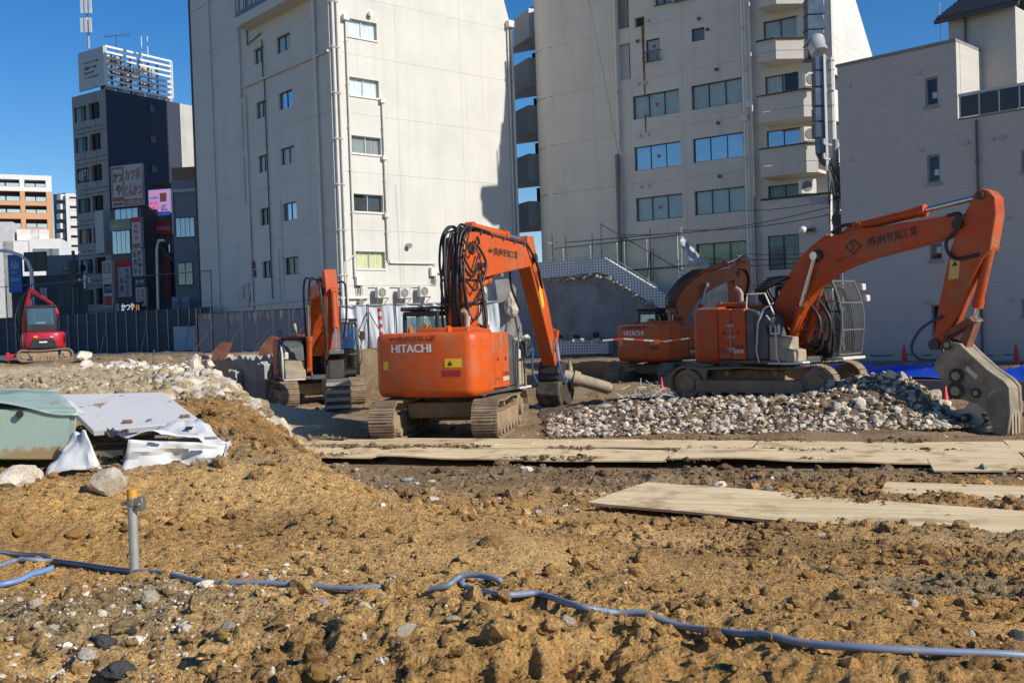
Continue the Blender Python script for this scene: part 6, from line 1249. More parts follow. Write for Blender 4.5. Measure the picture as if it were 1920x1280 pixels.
# ---------------------------------------------------------------- big machine on the rubble, side on, with a concrete crusher
C2 = (7.15, 28.4, 0.46); fz = plane_fz(C2, 141, 1.04); E2 = excavator('orange excavator standing on the rubble pile, long boom and concrete crusher reaching right', C2, 141, 125, 1.04, guard=True, paint=ORG2, hitachi=False)
pp = lambda *q: [fz(*k) for k in q]
boom_part(E2, 'boom', pp((1477, 637), (1453, 600), (1456, 580), (1481, 532), (1497, 500), (1515, 477), (1539, 457), (1567, 443), (1620, 431), (1700, 419), (1794, 403), (1810, 412), (1812, 434), (1794, 443), (1720, 463), (1638, 484), (1599, 498), (1562, 516), (1532, 543), (1510, 580), (1490, 637)), .5, ORG2)
boom_part(E2, 'arm', pp((1836, 361), (1847, 354), (1862, 358), (1874, 370), (1876, 402), (1865, 469), (1850, 484), (1818, 550), (1793, 612), (1776, 652), (1757, 655), (1753, 640), (1760, 625), (1771, 559), (1790, 469), (1812, 410), (1830, 375)), .42, ORG2)
for x, y, r in ((1544, 480, .16), (1806, 421, .13), (1847, 368, .09), (1762, 645, .13), (1470, 620, .12)): pin(E2, *fz(x, y), r, .29)
for y in (-.36, .36): cylinder(E2, fz(1490, 668), fz(1544, 480), .105, .5, ORG2, y=y)
cylinder(E2, fz(1605, 426), fz(1846, 367), .125, .56, ORG2, name='arm_cylinder'); cylinder(E2, fz(1857, 462), fz(1827, 602), .11, .8, ORG2, name='attachment_cylinder')
boom_part(E2, 'cylinder_lug', pp((1586, 438), (1600, 418), (1618, 418), (1628, 431)), .3, ORG2, .01); boom_part(E2, 'link', pp((1826, 594), (1836, 602), (1800, 622), (1780, 634), (1776, 624)), .5, OXI, .01); boom_part(E2, 'link', pp((1822, 604), (1834, 606), (1816, 654), (1800, 648)), .3, OXI, .01)
CST = mat('scraped_steel', (.27, .225, .16), .65, metal=.25, var=.35, vs=2.5, bump=.4, bs=10, dirt=((.13, .10, .07), .42, 2.2), wear=((.42, .38, .31), .16, 4))
outl = pp((1790, 650), (1797, 640), (1812, 643), (1829, 660), (1862, 690), (1893, 711), (1904, 724), (1907, 770), (1901, 812), (1893, 817), (1876, 818), (1872, 795), (1860, 768), (1845, 755), (1824, 750), (1800, 741), (1781, 716), (1764, 690), (1764, 672))
for ya in (-.30, .18): MB().prism(outl, ya, ya + .12).build('crusher_plate', CST, E2, bevel=.02)
spine = pp((1812, 646), (1829, 662), (1862, 692), (1891, 713), (1902, 726), (1905, 770), (1899, 813), (1889, 813), (1890, 770), (1886, 735), (1850, 705), (1815, 672), (1800, 655)); CR = MB().prism(spine, -.178, .178).build('crusher_spine', CST, E2, bevel=.01)
MB().prism(pp((1800, 655), (1850, 705), (1850, 740), (1800, 735), (1772, 690)), -.17, .17).build('crusher_core', GREASE, E2, bevel=.02)
boom_part(E2, 'crusher_jaw', pp((1774, 774), (1790, 768), (1812, 766), (1824, 752), (1836, 744), (1850, 752), (1857, 768), (1846, 776), (1853, 788), (1843, 797), (1849, 812), (1834, 814), (1826, 806), (1806, 800), (1786, 790)), .3, mat('bright_steel', (.42, .41, .38), .45, metal=.5, var=.2, dirt=((.3, .22, .13), .3, 4)), .02)
BRT = mat('bright_worn', (.5, .47, .41), .4, metal=.6, var=.2)
for x, y in ((1868, 782), (1871, 793), (1874, 804), (1864, 772)): a = fz(x, y); MB().prism([(a[0] - .2, a[1]), (a[0] + .05, a[1] + .09), (a[0] + .05, a[1] - .09)], -.2, .2).build('tooth', BRT, E2, bevel=.01)
for x, y, r in ((1805, 731, .19), (1843, 735, .11), (1806, 703, .17), (1821, 781, .09), (1789, 645, .12)):
    a = fz(x, y); MB().cyl((a[0], -.34, a[1]), (a[0], .34, a[1]), r, n=20).build('pin', MUD, E2, smooth=40); MB().cyl((a[0], -.36, a[1]), (a[0], .36, a[1]), r * .55, n=16).build('pin_cap', WSTEEL, E2, smooth=40)
    for q in range(6): MB().cyl((a[0] + r * .8 * math.cos(q * 1.047), -.352, a[1] + r * .8 * math.sin(q * 1.047)), (a[0] + r * .8 * math.cos(q * 1.047), -.34, a[1] + r * .8 * math.sin(q * 1.047)), .018, n=6).build('bolt', GREASE, E2)
MB().prism(pp((1826, 684), (1846, 702), (1842, 710), (1822, 692)), -.308, -.301).build('plate_patch', BRT, E2)
mb = MB()
for k in range(3): a, b = fz(1899, 770), fz(1896, 812); mb.box(a[0] + .0, a[0] + .07, -.2 + k * .15, -.12 + k * .15, b[1], a[1])
mb.build('wear_bar', WSTEEL, CR)
hoses(E2, [[(fz(1460, 590)[0], y, fz(1460, 590)[1]), (fz(1430, 545)[0], y, fz(1430, 545)[1] + .05 * k), (fz(1450, 540 - 4 * k)[0], y, fz(1450, 540 - 5 * k)[1]), (fz(1490, 520)[0], y, fz(1490, 520)[1])] for k, y in enumerate((-.3, -.18, -.06, .06, .18))], .04)
hoses(E2, [[(*[fz(1490, 522)[0]], y, fz(1490, 522)[1]), (fz(1508, 490)[0], y, fz(1508, 490)[1]), (fz(1530, 470)[0], y, fz(1520, 466)[1]), (fz(1560, 441)[0], y, fz(1560, 441)[1])] for y in (-.22, -.1, .1, .22)], .025, ORG2)
for k, y in enumerate((-.24, .24)):
    hoses(E2, [[(fz(1570, 437)[0], y, fz(1570, 437)[1]), (fz(1590, 427)[0], y, fz(1590, 424)[1]), (fz(1610, 424)[0], y, fz(1610, 421)[1])]], .045)
    hoses(E2, [[(fz(1788, 407)[0], y * 1.15, fz(1788, 405)[1]), (fz(1812, 402)[0], y * 1.3, fz(1812, 402)[1]), (fz(1812, 425)[0], y * 1.3, fz(1812, 425)[1]), (fz(1786, 455)[0], y * 1.2, fz(1786, 455)[1]), (fz(1800, 485)[0], y * 1.1, fz(1800, 485)[1]), (fz(1845, 478)[0], y, fz(1845, 478)[1])]], .04)
hoses(E2, [[(fz(1778, 592)[0], -.26, fz(1778, 592)[1]), (fz(1742, 615)[0], -.34, fz(1742, 615)[1]), (fz(1724, 650)[0], -.36, fz(1724, 650)[1]), (fz(1738, 672)[0], -.34, fz(1738, 672)[1]), (fz(1768, 674)[0], -.28, fz(1768, 674)[1])], [(fz(1760, 625)[0], .26, fz(1760, 625)[1]), (fz(1748, 640)[0], .3, fz(1748, 640)[1]), (fz(1756, 660)[0], .3, fz(1756, 660)[1])]], .035, mat('navy_hose', (.02, .035, .10), .4))
a, b = fz(1638, 466), fz(1732, 444); side_text(E2, '(株)阿世知工業', a[0], a[1], math.atan2(b[1] - a[1], b[0] - a[0]), math.hypot(b[0] - a[0], b[1] - a[1]), .26, -.254, LTB, .008)
a = fz(1611, 463); MB().add([(a[0], -.254, a[1] - .2), (a[0] + .24, -.254, a[1]), (a[0], -.254, a[1] + .2), (a[0] - .24, -.254, a[1]), (a[0], -.254, a[1] - .15), (a[0] + .18, -.254, a[1]), (a[0], -.254, a[1] + .15), (a[0] - .18, -.254, a[1])], [(0, 1, 5, 4), (1, 2, 6, 5), (2, 3, 7, 6), (3, 0, 4, 7)]).build('emblem', LTB, E2, smooth=0); side_text(E2, '于', a[0] - .09, a[1] - .09, .1, .18, .2, -.254, LTB, .006)
a, b = fz(1572, 494), fz(1612, 482); side_text(E2, 'エコ特定クレーン', a[0], a[1], math.atan2(b[1] - a[1], b[0] - a[0]), math.hypot(b[0] - a[0], b[1] - a[1]), .09, -.254, LTB)
a = fz(1787, 525); MB().add([(a[0], -.214, a[1]), (a[0] + .24, -.214, a[1] + .03), (a[0] + .29, -.214, a[1] + .5), (a[0] + .05, -.214, a[1] + .47)], [(0, 1, 2, 3)]).build('sticker', mat('faded_yellow', (.6, .43, .12), .6), E2, smooth=0); MB().add([(a[0] + .09, -.217, a[1] + .3), (a[0] + .22, -.217, a[1] + .32), (a[0] + .165, -.217, a[1] + .43)], [(0, 1, 2)]).build('sticker', LTB, E2, smooth=0)
# grey tape crosses on the doors
TAPE = mat('grey_tape', (.32, .29, .24), .8)
mb = MB()
for z in (1.32, 1.62, 1.92): mb.box(-.24, .02, -1.39, -1.384, z, z + .07)
mb.box(-.14, -.09, -1.3905, -1.3902, 1.25, 2.0); mb.build('tape_strip', TAPE, E2)
for y in (-.36, .36): MB().tube([(1.35, y - .02, 2.5), (1.35, y - .02, 2.62), (1.6, y - .02, 2.66), (1.62, y - .02, 2.5)], .025, 6).build('cylinder_hoop', ORG2, E2, smooth=60)
hoses(E2, [[(1.2, -.2, 1.4), (1.7, -.25, 1.5), (1.8, -.2, 2.0), (1.55, -.2, 2.4)], [(1.2, .1, 1.4), (1.75, .12, 1.4), (1.9, .1, 2.0), (1.6, .1, 2.5)], [(1.1, -.1, 1.3), (1.6, 0, 1.25), (1.75, 0, 1.7)]], .045)
# ---------------------------------------------------------------- machine further back, partly hidden
C3 = (6.3, 42.0, 0.1); fz3 = plane_fz(C3, 48); E3 = excavator('orange excavator half hidden behind the one on the rubble, boom raised in shade', C3, 48, 38)
pp = lambda *q: [fz3(*k) for k in q]
boom_part(E3, 'boom', pp((1262, 606), (1256, 585), (1262, 562), (1275, 541), (1292, 525), (1312, 512), (1340, 506), (1376, 502), (1380, 512), (1376, 523), (1345, 534), (1322, 546), (1302, 562), (1288, 585), (1276, 606)), .5, ORG)
boom_part(E3, 'arm', pp((1384, 484), (1391, 478), (1399, 486), (1402, 532), (1394, 580), (1390, 640), (1378, 640), (1374, 580), (1370, 532), (1374, 503)), .4, ORG)
cylinder(E3, fz3(1308, 514), fz3(1389, 483), .12, .62, name='arm_cylinder'); 
for y in (-.34, .34): cylinder(E3, fz3(1292, 612), fz3(1312, 535), .1, .5, y=y)
for x, y, r in ((1376, 513, .13), (1266, 598, .12)): pin(E3, *fz3(x, y), r, .29)
cylinder(E3, fz3(1400, 520), fz3(1392, 610), .09, .7, name='attachment_cylinder')
hoses(E3, [[(fz3(1262, 590)[0], y, fz3(1262, 590)[1]), (fz3(1258, 560)[0], y, fz3(1258, 560)[1]), (fz3(1280, 528)[0], y, fz3(1280, 526)[1]), (fz3(1310, 507)[0], y, fz3(1310, 505)[1])] for y in (-.25, -.12, 0, .12, .25)], .035)
hoses(E3, [[(fz3(1376, 505)[0], y, fz3(1376, 505)[1]), (fz3(1390, 508)[0], y, fz3(1390, 508)[1]), (fz3(1396, 530)[0], y, fz3(1396, 530)[1]), (fz3(1388, 560)[0], y, fz3(1388, 560)[1])] for y in (-.26, -.22)], .03); MB().box(fz3(1385, 620)[0] - .5, fz3(1385, 620)[0] + .2, -.3, .3, .3, 1.2).build('bucket', WSTEEL, E3, bevel=.1)
# ---------------------------------------------------------------- rear machine, facing the camera
C4 = (-7.45, 38.0, 0.05); E4 = excavator('orange excavator at the back facing the camera with folded arm and small grapple', C4, 160, 160, paint=ORG2)
boom_part(E4, 'boom', [(.3, 1.75), (.75, 1.75), (1.35, 3.3), (1.9, 3.75), (2.9, 3.9), (3.95, 3.85), (4.05, 4.15), (3.0, 4.35), (1.7, 4.25), (1.0, 3.7), (.45, 2.6)], .6, ORG2)
boom_part(E4, 'arm', [(3.65, 4.6), (4.1, 4.75), (4.4, 4.1), (4.5, 2.8), (4.35, 1.5), (4.1, 1.5), (4.05, 2.8), (3.85, 3.8)], .42, ORG2)
cylinder(E4, (1.9, 4.45), (3.9, 4.62), .12, .6, ORG2, name='arm_cylinder')
for y in (-.4, .4): cylinder(E4, (1.45, 1.3), (2.0, 3.7), .1, .48, ORG2, y=y)
cylinder(E4, (4.5, 4.0), (4.72, 2.0), .1, .6, ORG2, y=.02, name='attachment_cylinder'); pin(E4, 4.0, 3.98, .13, .34); pin(E4, 4.22, 1.6, .1, .3)
boom_part(E4, 'link', [(4.3, 1.9), (4.8, 2.05), (4.85, 1.9), (4.35, 1.7)], .5, GREASE, .01); boom_part(E4, 'coupler', [(4.05, 1.6), (4.75, 1.7), (4.8, 1.1), (4.1, 1.0)], .5, GREASE, .02)
MB().prism([(4.1, 1.05), (4.85, 1.1), (4.95, .5), (4.75, .02), (4.5, .0), (4.45, .4), (4.15, .5)], -.4, .4).build('grapple_frame', BODYG, E4, bevel=.03)
mb = MB()
for k in range(4): mb.box(4.86 + .02 * k, 4.93 + .02 * k, -.42, .42, .1 + k * .25, .22 + k * .25)
mb.build('grapple_tine', WSTEEL, E4, bevel=.01)
hoses(E4, [[(.7, y, 2.0), (1.0, y * 1.3, 3.6), (1.6, y * 1.4, 4.5), (2.4, y, 4.5), (3.6, y, 4.4)] for y in (-.34, -.2, .2, .34)], .04); hoses(E4, [[(3.6, y, 4.3), (4.5, y * 1.4, 4.2), (4.7, y * 1.3, 3.2), (4.5, y, 2.4)] for y in (-.3, .3)], .035)
side = MB().tube([(.9, -1.36, 1.0), (1.6, -1.36, 1.02), (1.62, -1.36, 1.9), (1.2, -1.36, 2.2)], .03, 6); side.build('handrail', MIRR, E4, smooth=60)
# ---------------------------------------------------------------- small red machine on the plateau
REDP = mat('red_paint', (.40, .012, .03), .35, var=.1, vs=2, dirt=((.2, .07, .05), .15, 3)); CM = (P(84, 660, 38).x, 38.0, 1.97)
M5 = thing('mini_excavator', 'small red excavator with dark cab and rubber tracks on the sandy heap', 'excavator', CM, R(90 - 338)); M5.scale = (.84,) * 3
taz5 = 64; dl = R(338 - taz5); cs, sn = math.cos(dl), math.sin(dl); rot5 = lambda v: (v[0] * cs - v[1] * sn, v[0] * sn + v[1] * cs, v[2])
for s in (1, -1): add_track(M5, s, 2.25, .26, .35, rot5, rubber=True, N=40, m=mat('dusty_rubber', (.20, .175, .14), .9, var=.2, vs=6), gauge=.72)
q = MB().box(-.45, .45, -.6, .6, .2, .5); q.v = [rot5(v) for v in q.v]; q.build('car_body', GREASE, M5, bevel=.03); q = MB().box(-1.55, -1.42, -.9, .9, .05, .42).box(-1.45, -.4, -.35, -.2, .2, .35).box(-1.45, -.4, .2, .35, .2, .35); q.v = [rot5(v) for v in q.v]; q.build('dozer_blade', REDP, M5, bevel=.02)
ring = lambda z, i: [Vector((math.copysign(abs(math.cos(a)) ** .55, math.cos(a)) * (.86 - i), math.copysign(abs(math.sin(a)) ** .55, math.sin(a)) * (.88 - i), z)) for a in [k * math.pi / 16 for k in range(32)]]
MB().loft([ring(.52, .12), ring(.56, .03), ring(.64, 0), ring(1.15, 0), ring(1.24, .03), ring(1.27, .1)]).build('body', REDP, M5, smooth=50)
q = MB().prism([(-.55, .58), (.55, .58), (.48, .9), (.36, .97), (-.36, .97), (-.48, .9)], -.03, .03, mp=lambda x, y, z: (-.865 + y + .02 * abs(x), x, z)); q.build('rear_grille', BLK, M5, bevel=.01)
MB().box(-.92, -.91, -.16, .16, .8, .86).build('badge', LTW, M5); MB().box(-.9, -.868, .22, .38, 1.03, 1.1).build('sticker', YEL, M5); MB().box(-.9, -.868, -.4, -.28, 1.03, 1.07).build('sticker', LTW, M5)
mb = MB()
for k in range(6): mb.box(-.7, -.45, -.895, -.86, .78 + k * .06, .81 + k * .06)
mb.build('vent_slot', BLK, M5)
mb = MB(); zc0, zc1 = 1.27, 2.35
for x, y in ((-.62, -.5), (-.62, .62), (.55, -.5), (.6, .62)): mb.bar((x, y, zc0), (x * .96, y, zc1), .08, .08)
mb.box(-.68, .62, -.56, .68, zc1, zc1 + .1).box(-.66, -.58, -.5, .62, zc0, zc0 + .35).box(-.6, .58, .6, .64, zc0, zc0 + .3); cb5 = mb.build('cab', BLK, M5, bevel=.02)
for q in ([(-.63, -.46, 1.62), (-.63, .58, 1.62), (-.6, .58, 2.33), (-.6, -.46, 2.33)], [(-.58, .64, 1.57), (.56, .64, 1.57), (.56, .64, 2.33), (-.58, .64, 2.33)], [(-.58, -.52, 1.3), (.54, -.52, 1.3), (.54, -.52, 2.33), (-.58, -.52, 2.33)], [(.58, -.46, 1.3), (.6, .58, 1.3), (.58, .58, 2.33), (.56, -.46, 2.33)]): MB().add(q, [(0, 1, 2, 3)]).build('pane', CABG, cb5, smooth=0)
MB().box(-.4, .05, -.2, .3, 1.27, 1.6).box(-.45, -.3, -.2, .3, 1.6, 2.0).build('seat', BLK, cb5, bevel=.04); MB().box(-.5, -.3, -.1, .3, 1.62, 1.72).build('white_cloth', LTW, cb5, bevel=.03)
# boom to the left of the cab, folded over
hx = lambda x, z, y: (x, y, z)
f5 = plane_fz((CM[0] + .1, CM[1] - .3, CM[2]), 285)
dd5 = R(338 - 285); rb = lambda x, y, z: ((x * math.cos(dd5) - y * math.sin(dd5)) + .25, (x * math.sin(dd5) + y * math.cos(dd5)) + .1, z)
for nm, poly, w in (('swing_post', [(.75, .45), (1.05, .45), (1.05, 1.15), (.75, 1.15)], .3), ('boom', [(.82, 1.0), (1.02, 1.0), (1.0, 1.8), (.72, 2.75), (.55, 3.2), (.43, 3.16), (.6, 2.6), (.82, 1.75)], .14), ('arm', [(.52, 3.3), (.62, 3.2), (.1, 2.85), (-.62, 2.45), (-.68, 2.54), (0, 2.97)], .1)): MB().prism(poly, -w / 2, w / 2, mp=lambda x, y, z: rb(x, y, z)).build(nm, REDP, M5, bevel=.015)
for p, q, r in (((1.2, .9), (1.1, 2.0), .06), ((.75, 2.85), (-.1, 3.0), .055)): MB().cyl(rb(p[0], 0, p[1]), rb(q[0], 0, q[1]), r, n=10).build('cylinder', BLK, M5)
MB().tube([rb(1.15, .05, 1.2), rb(1.35, .05, 2.0), rb(1.0, .05, 2.8), rb(.5, .05, 3.2)], .04, 6).tube([rb(1.1, -.08, 1.2), rb(1.25, -.08, 2.0), rb(.9, -.08, 2.9), rb(.4, -.08, 3.2)], .04, 6).build('hose', HOSEM, M5, smooth=60); MB().tube([rb(-.75, 0, 2.3), rb(-.85, 0, 2.1), rb(-.7, 0, 1.95)], .09, 8).build('linkage', REDP, M5)
# ================================================================ site objects
def ghit(px, py, lift=0.0, ymax=60):
    d = ray(px, py); t = np.linspace(2.2, ymax, 3000) / d.y; x = d.x * t; y = d.y * t; z = CAMZ + d.z * t; g = ground_z(x, y); k = np.argmax(z < g)
    return Vector((float(x[k]), float(y[k]), float(g[k]) + lift))
# ---------------------------------------------------------------- road plates
def plate_mat():
    m = bpy.data.materials.new('dusty_road_plate'); m.use_nodes = True; N = m.node_tree.nodes; L = m.node_tree.links; b = N['Principled BSDF']; b.inputs['Roughness'].default_value = .8; b.inputs['Specular IOR Level'].default_value = .25
    g = N.new('ShaderNodeNewGeometry'); D = []
    for v, k in ((PLATE_DIR, .35), (Vector((-PLATE_DIR.y, PLATE_DIR.x, 0)), 5.0)):
        d = N.new('ShaderNodeVectorMath'); d.operation = 'DOT_PRODUCT'; d.inputs[1].default_value = v * k; L.new(g.outputs['Position'], d.inputs[0]); D.append(d.outputs['Value'])
    cb = N.new('ShaderNodeCombineXYZ'); L.new(D[0], cb.inputs[0]); L.new(D[1], cb.inputs[1])
    def nz(vec, s, d=6):
        n = N.new('ShaderNodeTexNoise'); n.inputs['Scale'].default_value = s; n.inputs['Detail'].default_value = d; n.inputs['Roughness'].default_value = .65; L.new(vec, n.inputs['Vector']); return n.outputs['Fac']
    def ramp(f, *st):
        r = N.new('ShaderNodeValToRGB'); L.new(f, r.inputs[0]); e = r.color_ramp.elements
        while len(e) < len(st): e.new(.5)
        for q, (p, c) in zip(e, st): q.position = p; q.color = (*c, 1)
        return r.outputs[0]
    c1 = ramp(nz(cb.outputs[0], 1.2), (.3, (.52, .38, .19)), (.5, (.71, .55, .32)), (.72, (.80, .64, .41)))
    mr = N.new('ShaderNodeMapRange'); mr.inputs[1].default_value = .52; mr.inputs[2].default_value = .66; mr.inputs[4].default_value = .75; L.new(nz(g.outputs['Position'], 1.6, 9), mr.inputs[0])
    mx = N.new('ShaderNodeMix'); mx.data_type = 'RGBA'; L.new(mr.outputs[0], mx.inputs[0]); L.new(c1, mx.inputs[6]); mx.inputs[7].default_value = (.30, .19, .085, 1); L.new(mx.outputs[2], b.inputs['Base Color'])
    bp = N.new('ShaderNodeBump'); bp.inputs['Strength'].default_value = .35; bp.inputs['Distance'].default_value = .015; L.new(nz(g.outputs['Position'], 12, 7), bp.inputs['Height']); L.new(bp.outputs[0], b.inputs['Normal']); MATS['dusty_road_plate'] = m; return m
PLM = plate_mat()
PL_N = Vector((-PLATE_DIR.y, PLATE_DIR.x, 0)); PL0 = PZ(704, 858, .06); rgp = random.Random(2)
def plate(label, o, d, n, L_, W_, z, tilt=0.0, th=.028, m=None):
    t = MB(); o = Vector((o[0], o[1], z)); up = Vector((0, 0, th)); dd = Vector((d[0], d[1], tilt)); nx, ny = max(2, int(L_ / .25)), max(2, int(W_ / .25)); sd = rgp.random() * 50
    U, V = np.meshgrid(np.linspace(0, 1, nx + 1), np.linspace(0, 1, ny + 1), indexing='ij'); Z = fbm(U * L_ * .5 + sd, V * W_ * .5, 2, 7) * .05
    top = [o + dd * L_ * float(a) + n * W_ * float(b) + Vector((0, 0, float(c) + th)) for a, b, c in zip(U.ravel(), V.ravel(), Z.ravel())]; k = ny + 1
    t.add(top, [(i * k + j, (i + 1) * k + j, (i + 1) * k + j + 1, i * k + j + 1) for i in range(nx) for j in range(ny)])
    def edge(ids):
        for a, b in zip(ids, ids[1:]): t.add([top[a], top[b], top[b] - up, top[a] - up], [(3, 2, 1, 0)])
    edge([i * k for i in range(nx + 1)][::-1]); edge([i * k + ny for i in range(nx + 1)]); edge(list(range(k))); edge([nx * k + j for j in range(k)][::-1])
    return tag(t.build('road_plate', m or PLM, smooth=20), label, 'road plate', 'tan road plates laid across the mud')
def on_row(u, v): return PL0 + PLATE_DIR * u + PL_N * v
for lab, u, v, L_, W_, dz in (('long tan road plate nearest the camera in front of the upright-boom machine', 0, 0, 6.08, 1.5, 0), ('tan road plate joining its near neighbour in the middle of the strip', 6.14, .04, 6.1, 1.5, .035), ('tan near-row road plate running out of frame under the shadow at right', 12.3, .1, 6.1, 1.5, .0),
        ('far-row tan road plate behind the first long one', 1.35, 1.56, 6.1, 1.5, .02), ('far-row tan road plate in front of the rubble pile', 7.5, 1.6, 5.6, 1.5, .0), ('tan road plate the crusher jaw rests beside', 12.2, 1.75, 6.0, 1.5, .03), ('tan plate disappearing under the sandy slope at the left end', -5.2, .02, 5.1, 1.5, -.005)):
    p = on_row(u, v); plate(lab, p, PLATE_DIR, PL_N, L_, W_, .06 + dz)
for k in range(5):
    p = on_row(-4.4 + .75 * k, 1.6 + .31 * k); tag(MB().obox(Vector((p.x, p.y, .05)), PLATE_DIR * 5.6, PL_N * .22, Vector((0, 0, .06))).build('timber_board', PLM, smooth=0), ('narrow timber board of the slatted stack left of the tracks, nearest the plates', 'second timber board of the slatted stack left of the tracks', 'middle timber board of the slatted stack by the left track', 'fourth timber board of the slatted stack by the left track', 'farthest timber board of the slatted stack, touching the left track')[k], 'board', 'slatted boards beside the strip')
fd = Vector((FP_D[0], FP_D[1], 0)); fn = Vector((-FP_D[1], FP_D[0], 0)); plate('single wide tan plate propped over a dark gap in the right foreground', FP_O, fd, fn, 6.1, 1.45, FP_Z - .03, tilt=-.01)
p = PZ(1751, 884, .25); plate('small tan plate corner entering at the right edge behind the front plate', p, Vector((.95, -.31, 0)), Vector((.31, .95, 0)), 4.5, 1.3, .25)
p = PZ(1640, 930, .5); plate('half buried muddy plate behind the propped one', p, Vector((.9, -.43, 0)), Vector((.43, .9, 0)), 5.0, 1.5, .42)
def spill_xy(rg, n):
    u = rg.uniform(-5, 18, n); e = rg.choice([0.0, 1.52, 3.1], n); v = e + rg.normal(0, .14, n) + .25 * vn(u * 1.2, e, 3); x = PL0.x + PLATE_DIR.x * u + PL_N.x * v; y = PL0.y + PLATE_DIR.y * u + PL_N.y * v
    a = rg.uniform(0, 6, n // 2); w = rg.choice([0.02, 1.42], n // 2) + rg.normal(0, .12, n // 2); x2 = FP_O[0] + fd.x * a + fn.x * w; y2 = FP_O[1] + fd.y * a + fn.y * w
    k = vn(np.concatenate([x, x2]) * .9, np.concatenate([y, y2]) * .9, 12) > .0; return np.concatenate([x, x2])[k], np.concatenate([y, y2])[k]
scatter('spilled_soil', 9000, spill_xy, lambda rg, x, y: np.clip(.008 * (1 - rg.random(len(x))) ** -.45, 0, .05) * (y / 16), [SOILM], 'soil spilled over the edges of the tan road plates', 19, soil=(.6, 1.0), zf=lambda x, y: np.where(y < 14, FP_Z + .0, .115), lift=0.0, nbig=300, nmid=2500)
# ---------------------------------------------------------------- scaffold tube standing in the foreground
b0 = ghit(252, 1076); t = thing('scaffold_tube', 'upright galvanised scaffold tube with yellow cap and clamp in the left foreground', 'pipe', b0); ln = Vector((.012, .0, 1)) ; hgt = P(255, 916, b0.y).z - b0.z
MB().cyl((0, 0, -.15), ln * (hgt - .045), .0243, n=20).build('tube', mat('galvanised_tube', (.44, .45, .42), .45, metal=.5, var=.12, vs=6, dirt=((.35, .26, .14), .25, 9)), t, smooth=50)
MB().cyl(ln * (hgt - .045), ln * hgt, .026, n=20).build('cap', mat('yellow_cap', (.62, .30, .03), .5, var=.1), t, smooth=50)
MB().cyl(ln * (hgt - .09), ln * (hgt - .05), .032, n=16).box(.024, .068, -.03, .03, hgt - .115, hgt - .045).cyl((.05, -.045, hgt - .08), (.05, .045, hgt - .08), .011, n=8).box(-.055, -.024, -.012, .012, hgt - .085, hgt - .07).build('clamp', mat('clamp_steel', (.30, .29, .26), .4, metal=.7, var=.2), t, bevel=.004)
# ---------------------------------------------------------------- blue water hose
HOSEB = mat('blue_grey_hose', (.17, .21, .285), .45, var=.1, vs=3, dirt=((.42, .31, .18), .30, 14))
def hose_path(pts, r, lab, m=HOSEB, lift=.55, zs=None):
    P_ = [ghit(*p) for p in pts]
    for i, p in enumerate(P_): p.z += r * lift + (zs[i] if zs else 0)
    out = []
    for i in range(len(P_) - 1):
        p0, p1, p2, p3 = P_[max(i - 1, 0)], P_[i], P_[i + 1], P_[min(i + 2, len(P_) - 1)]
        for k in range(7): s = k / 7; out.append(.5 * ((2 * p1) + (p2 - p0) * s + (2 * p0 - 5 * p1 + 4 * p2 - p3) * s * s + (3 * p1 - p0 - 3 * p2 + p3) * s ** 3))
    out.append(P_[-1]); g = ground_z(np.array([p.x for p in out]), np.array([p.y for p in out]))
    zz = np.array([max(p.z, float(q) + r * .6) for p, q in zip(out, g)])
    for _ in range(4): zz[1:-1] = np.maximum((zz[:-2] + zz[1:-1] * 2 + zz[2:]) / 4, zz[1:-1] - .004)
    for p, z in zip(out, zz): p.z = float(z)
    return tag(MB().tube(out, r, 10).build('hose', m, smooth=60), lab, 'hose', 'blue hoses on the foreground soil')
hose_path([(-40, 1075), (0, 1068), (30, 1058), (60, 1053), (100, 1055), (143, 1062), (233, 1075), (300, 1082), (383, 1093), (500, 1097), (600, 1104), (660, 1107), (720, 1107)], .013, 'long blue hose curving past the scaffold tube on the left')
hose_path([(806, 1108), (840, 1104), (865, 1100), (900, 1098), (932, 1098), (937, 1094), (920, 1090), (890, 1089), (862, 1091), (866, 1099), (884, 1108), (940, 1119), (1015, 1125), (1090, 1139), (1165, 1156), (1280, 1187), (1374, 1200), (1475, 1212), (1631, 1223), (1866, 1233), (1960, 1237)], .013, 'blue hose with a small loop running off at lower right', zs=[0, .01, .03, .03, .02, 0, 0, 0, 0, 0] + [0] * 11)
hose_path([(-40, 1106), (0, 1100), (40, 1090), (70, 1079), (98, 1070)], .0155, 'short cut length of blue hose at the left edge', mat('bright_hose', (.13, .24, .50), .4, var=.08, dirt=((.42, .31, .18), .2, 14)))
hose_path([(-40, 1041), (10, 1043), (50, 1045), (95, 1049)], .014, 'dark hose lying behind the blue one at the left edge', mat('dark_hose', (.04, .05, .07), .5, var=.1))
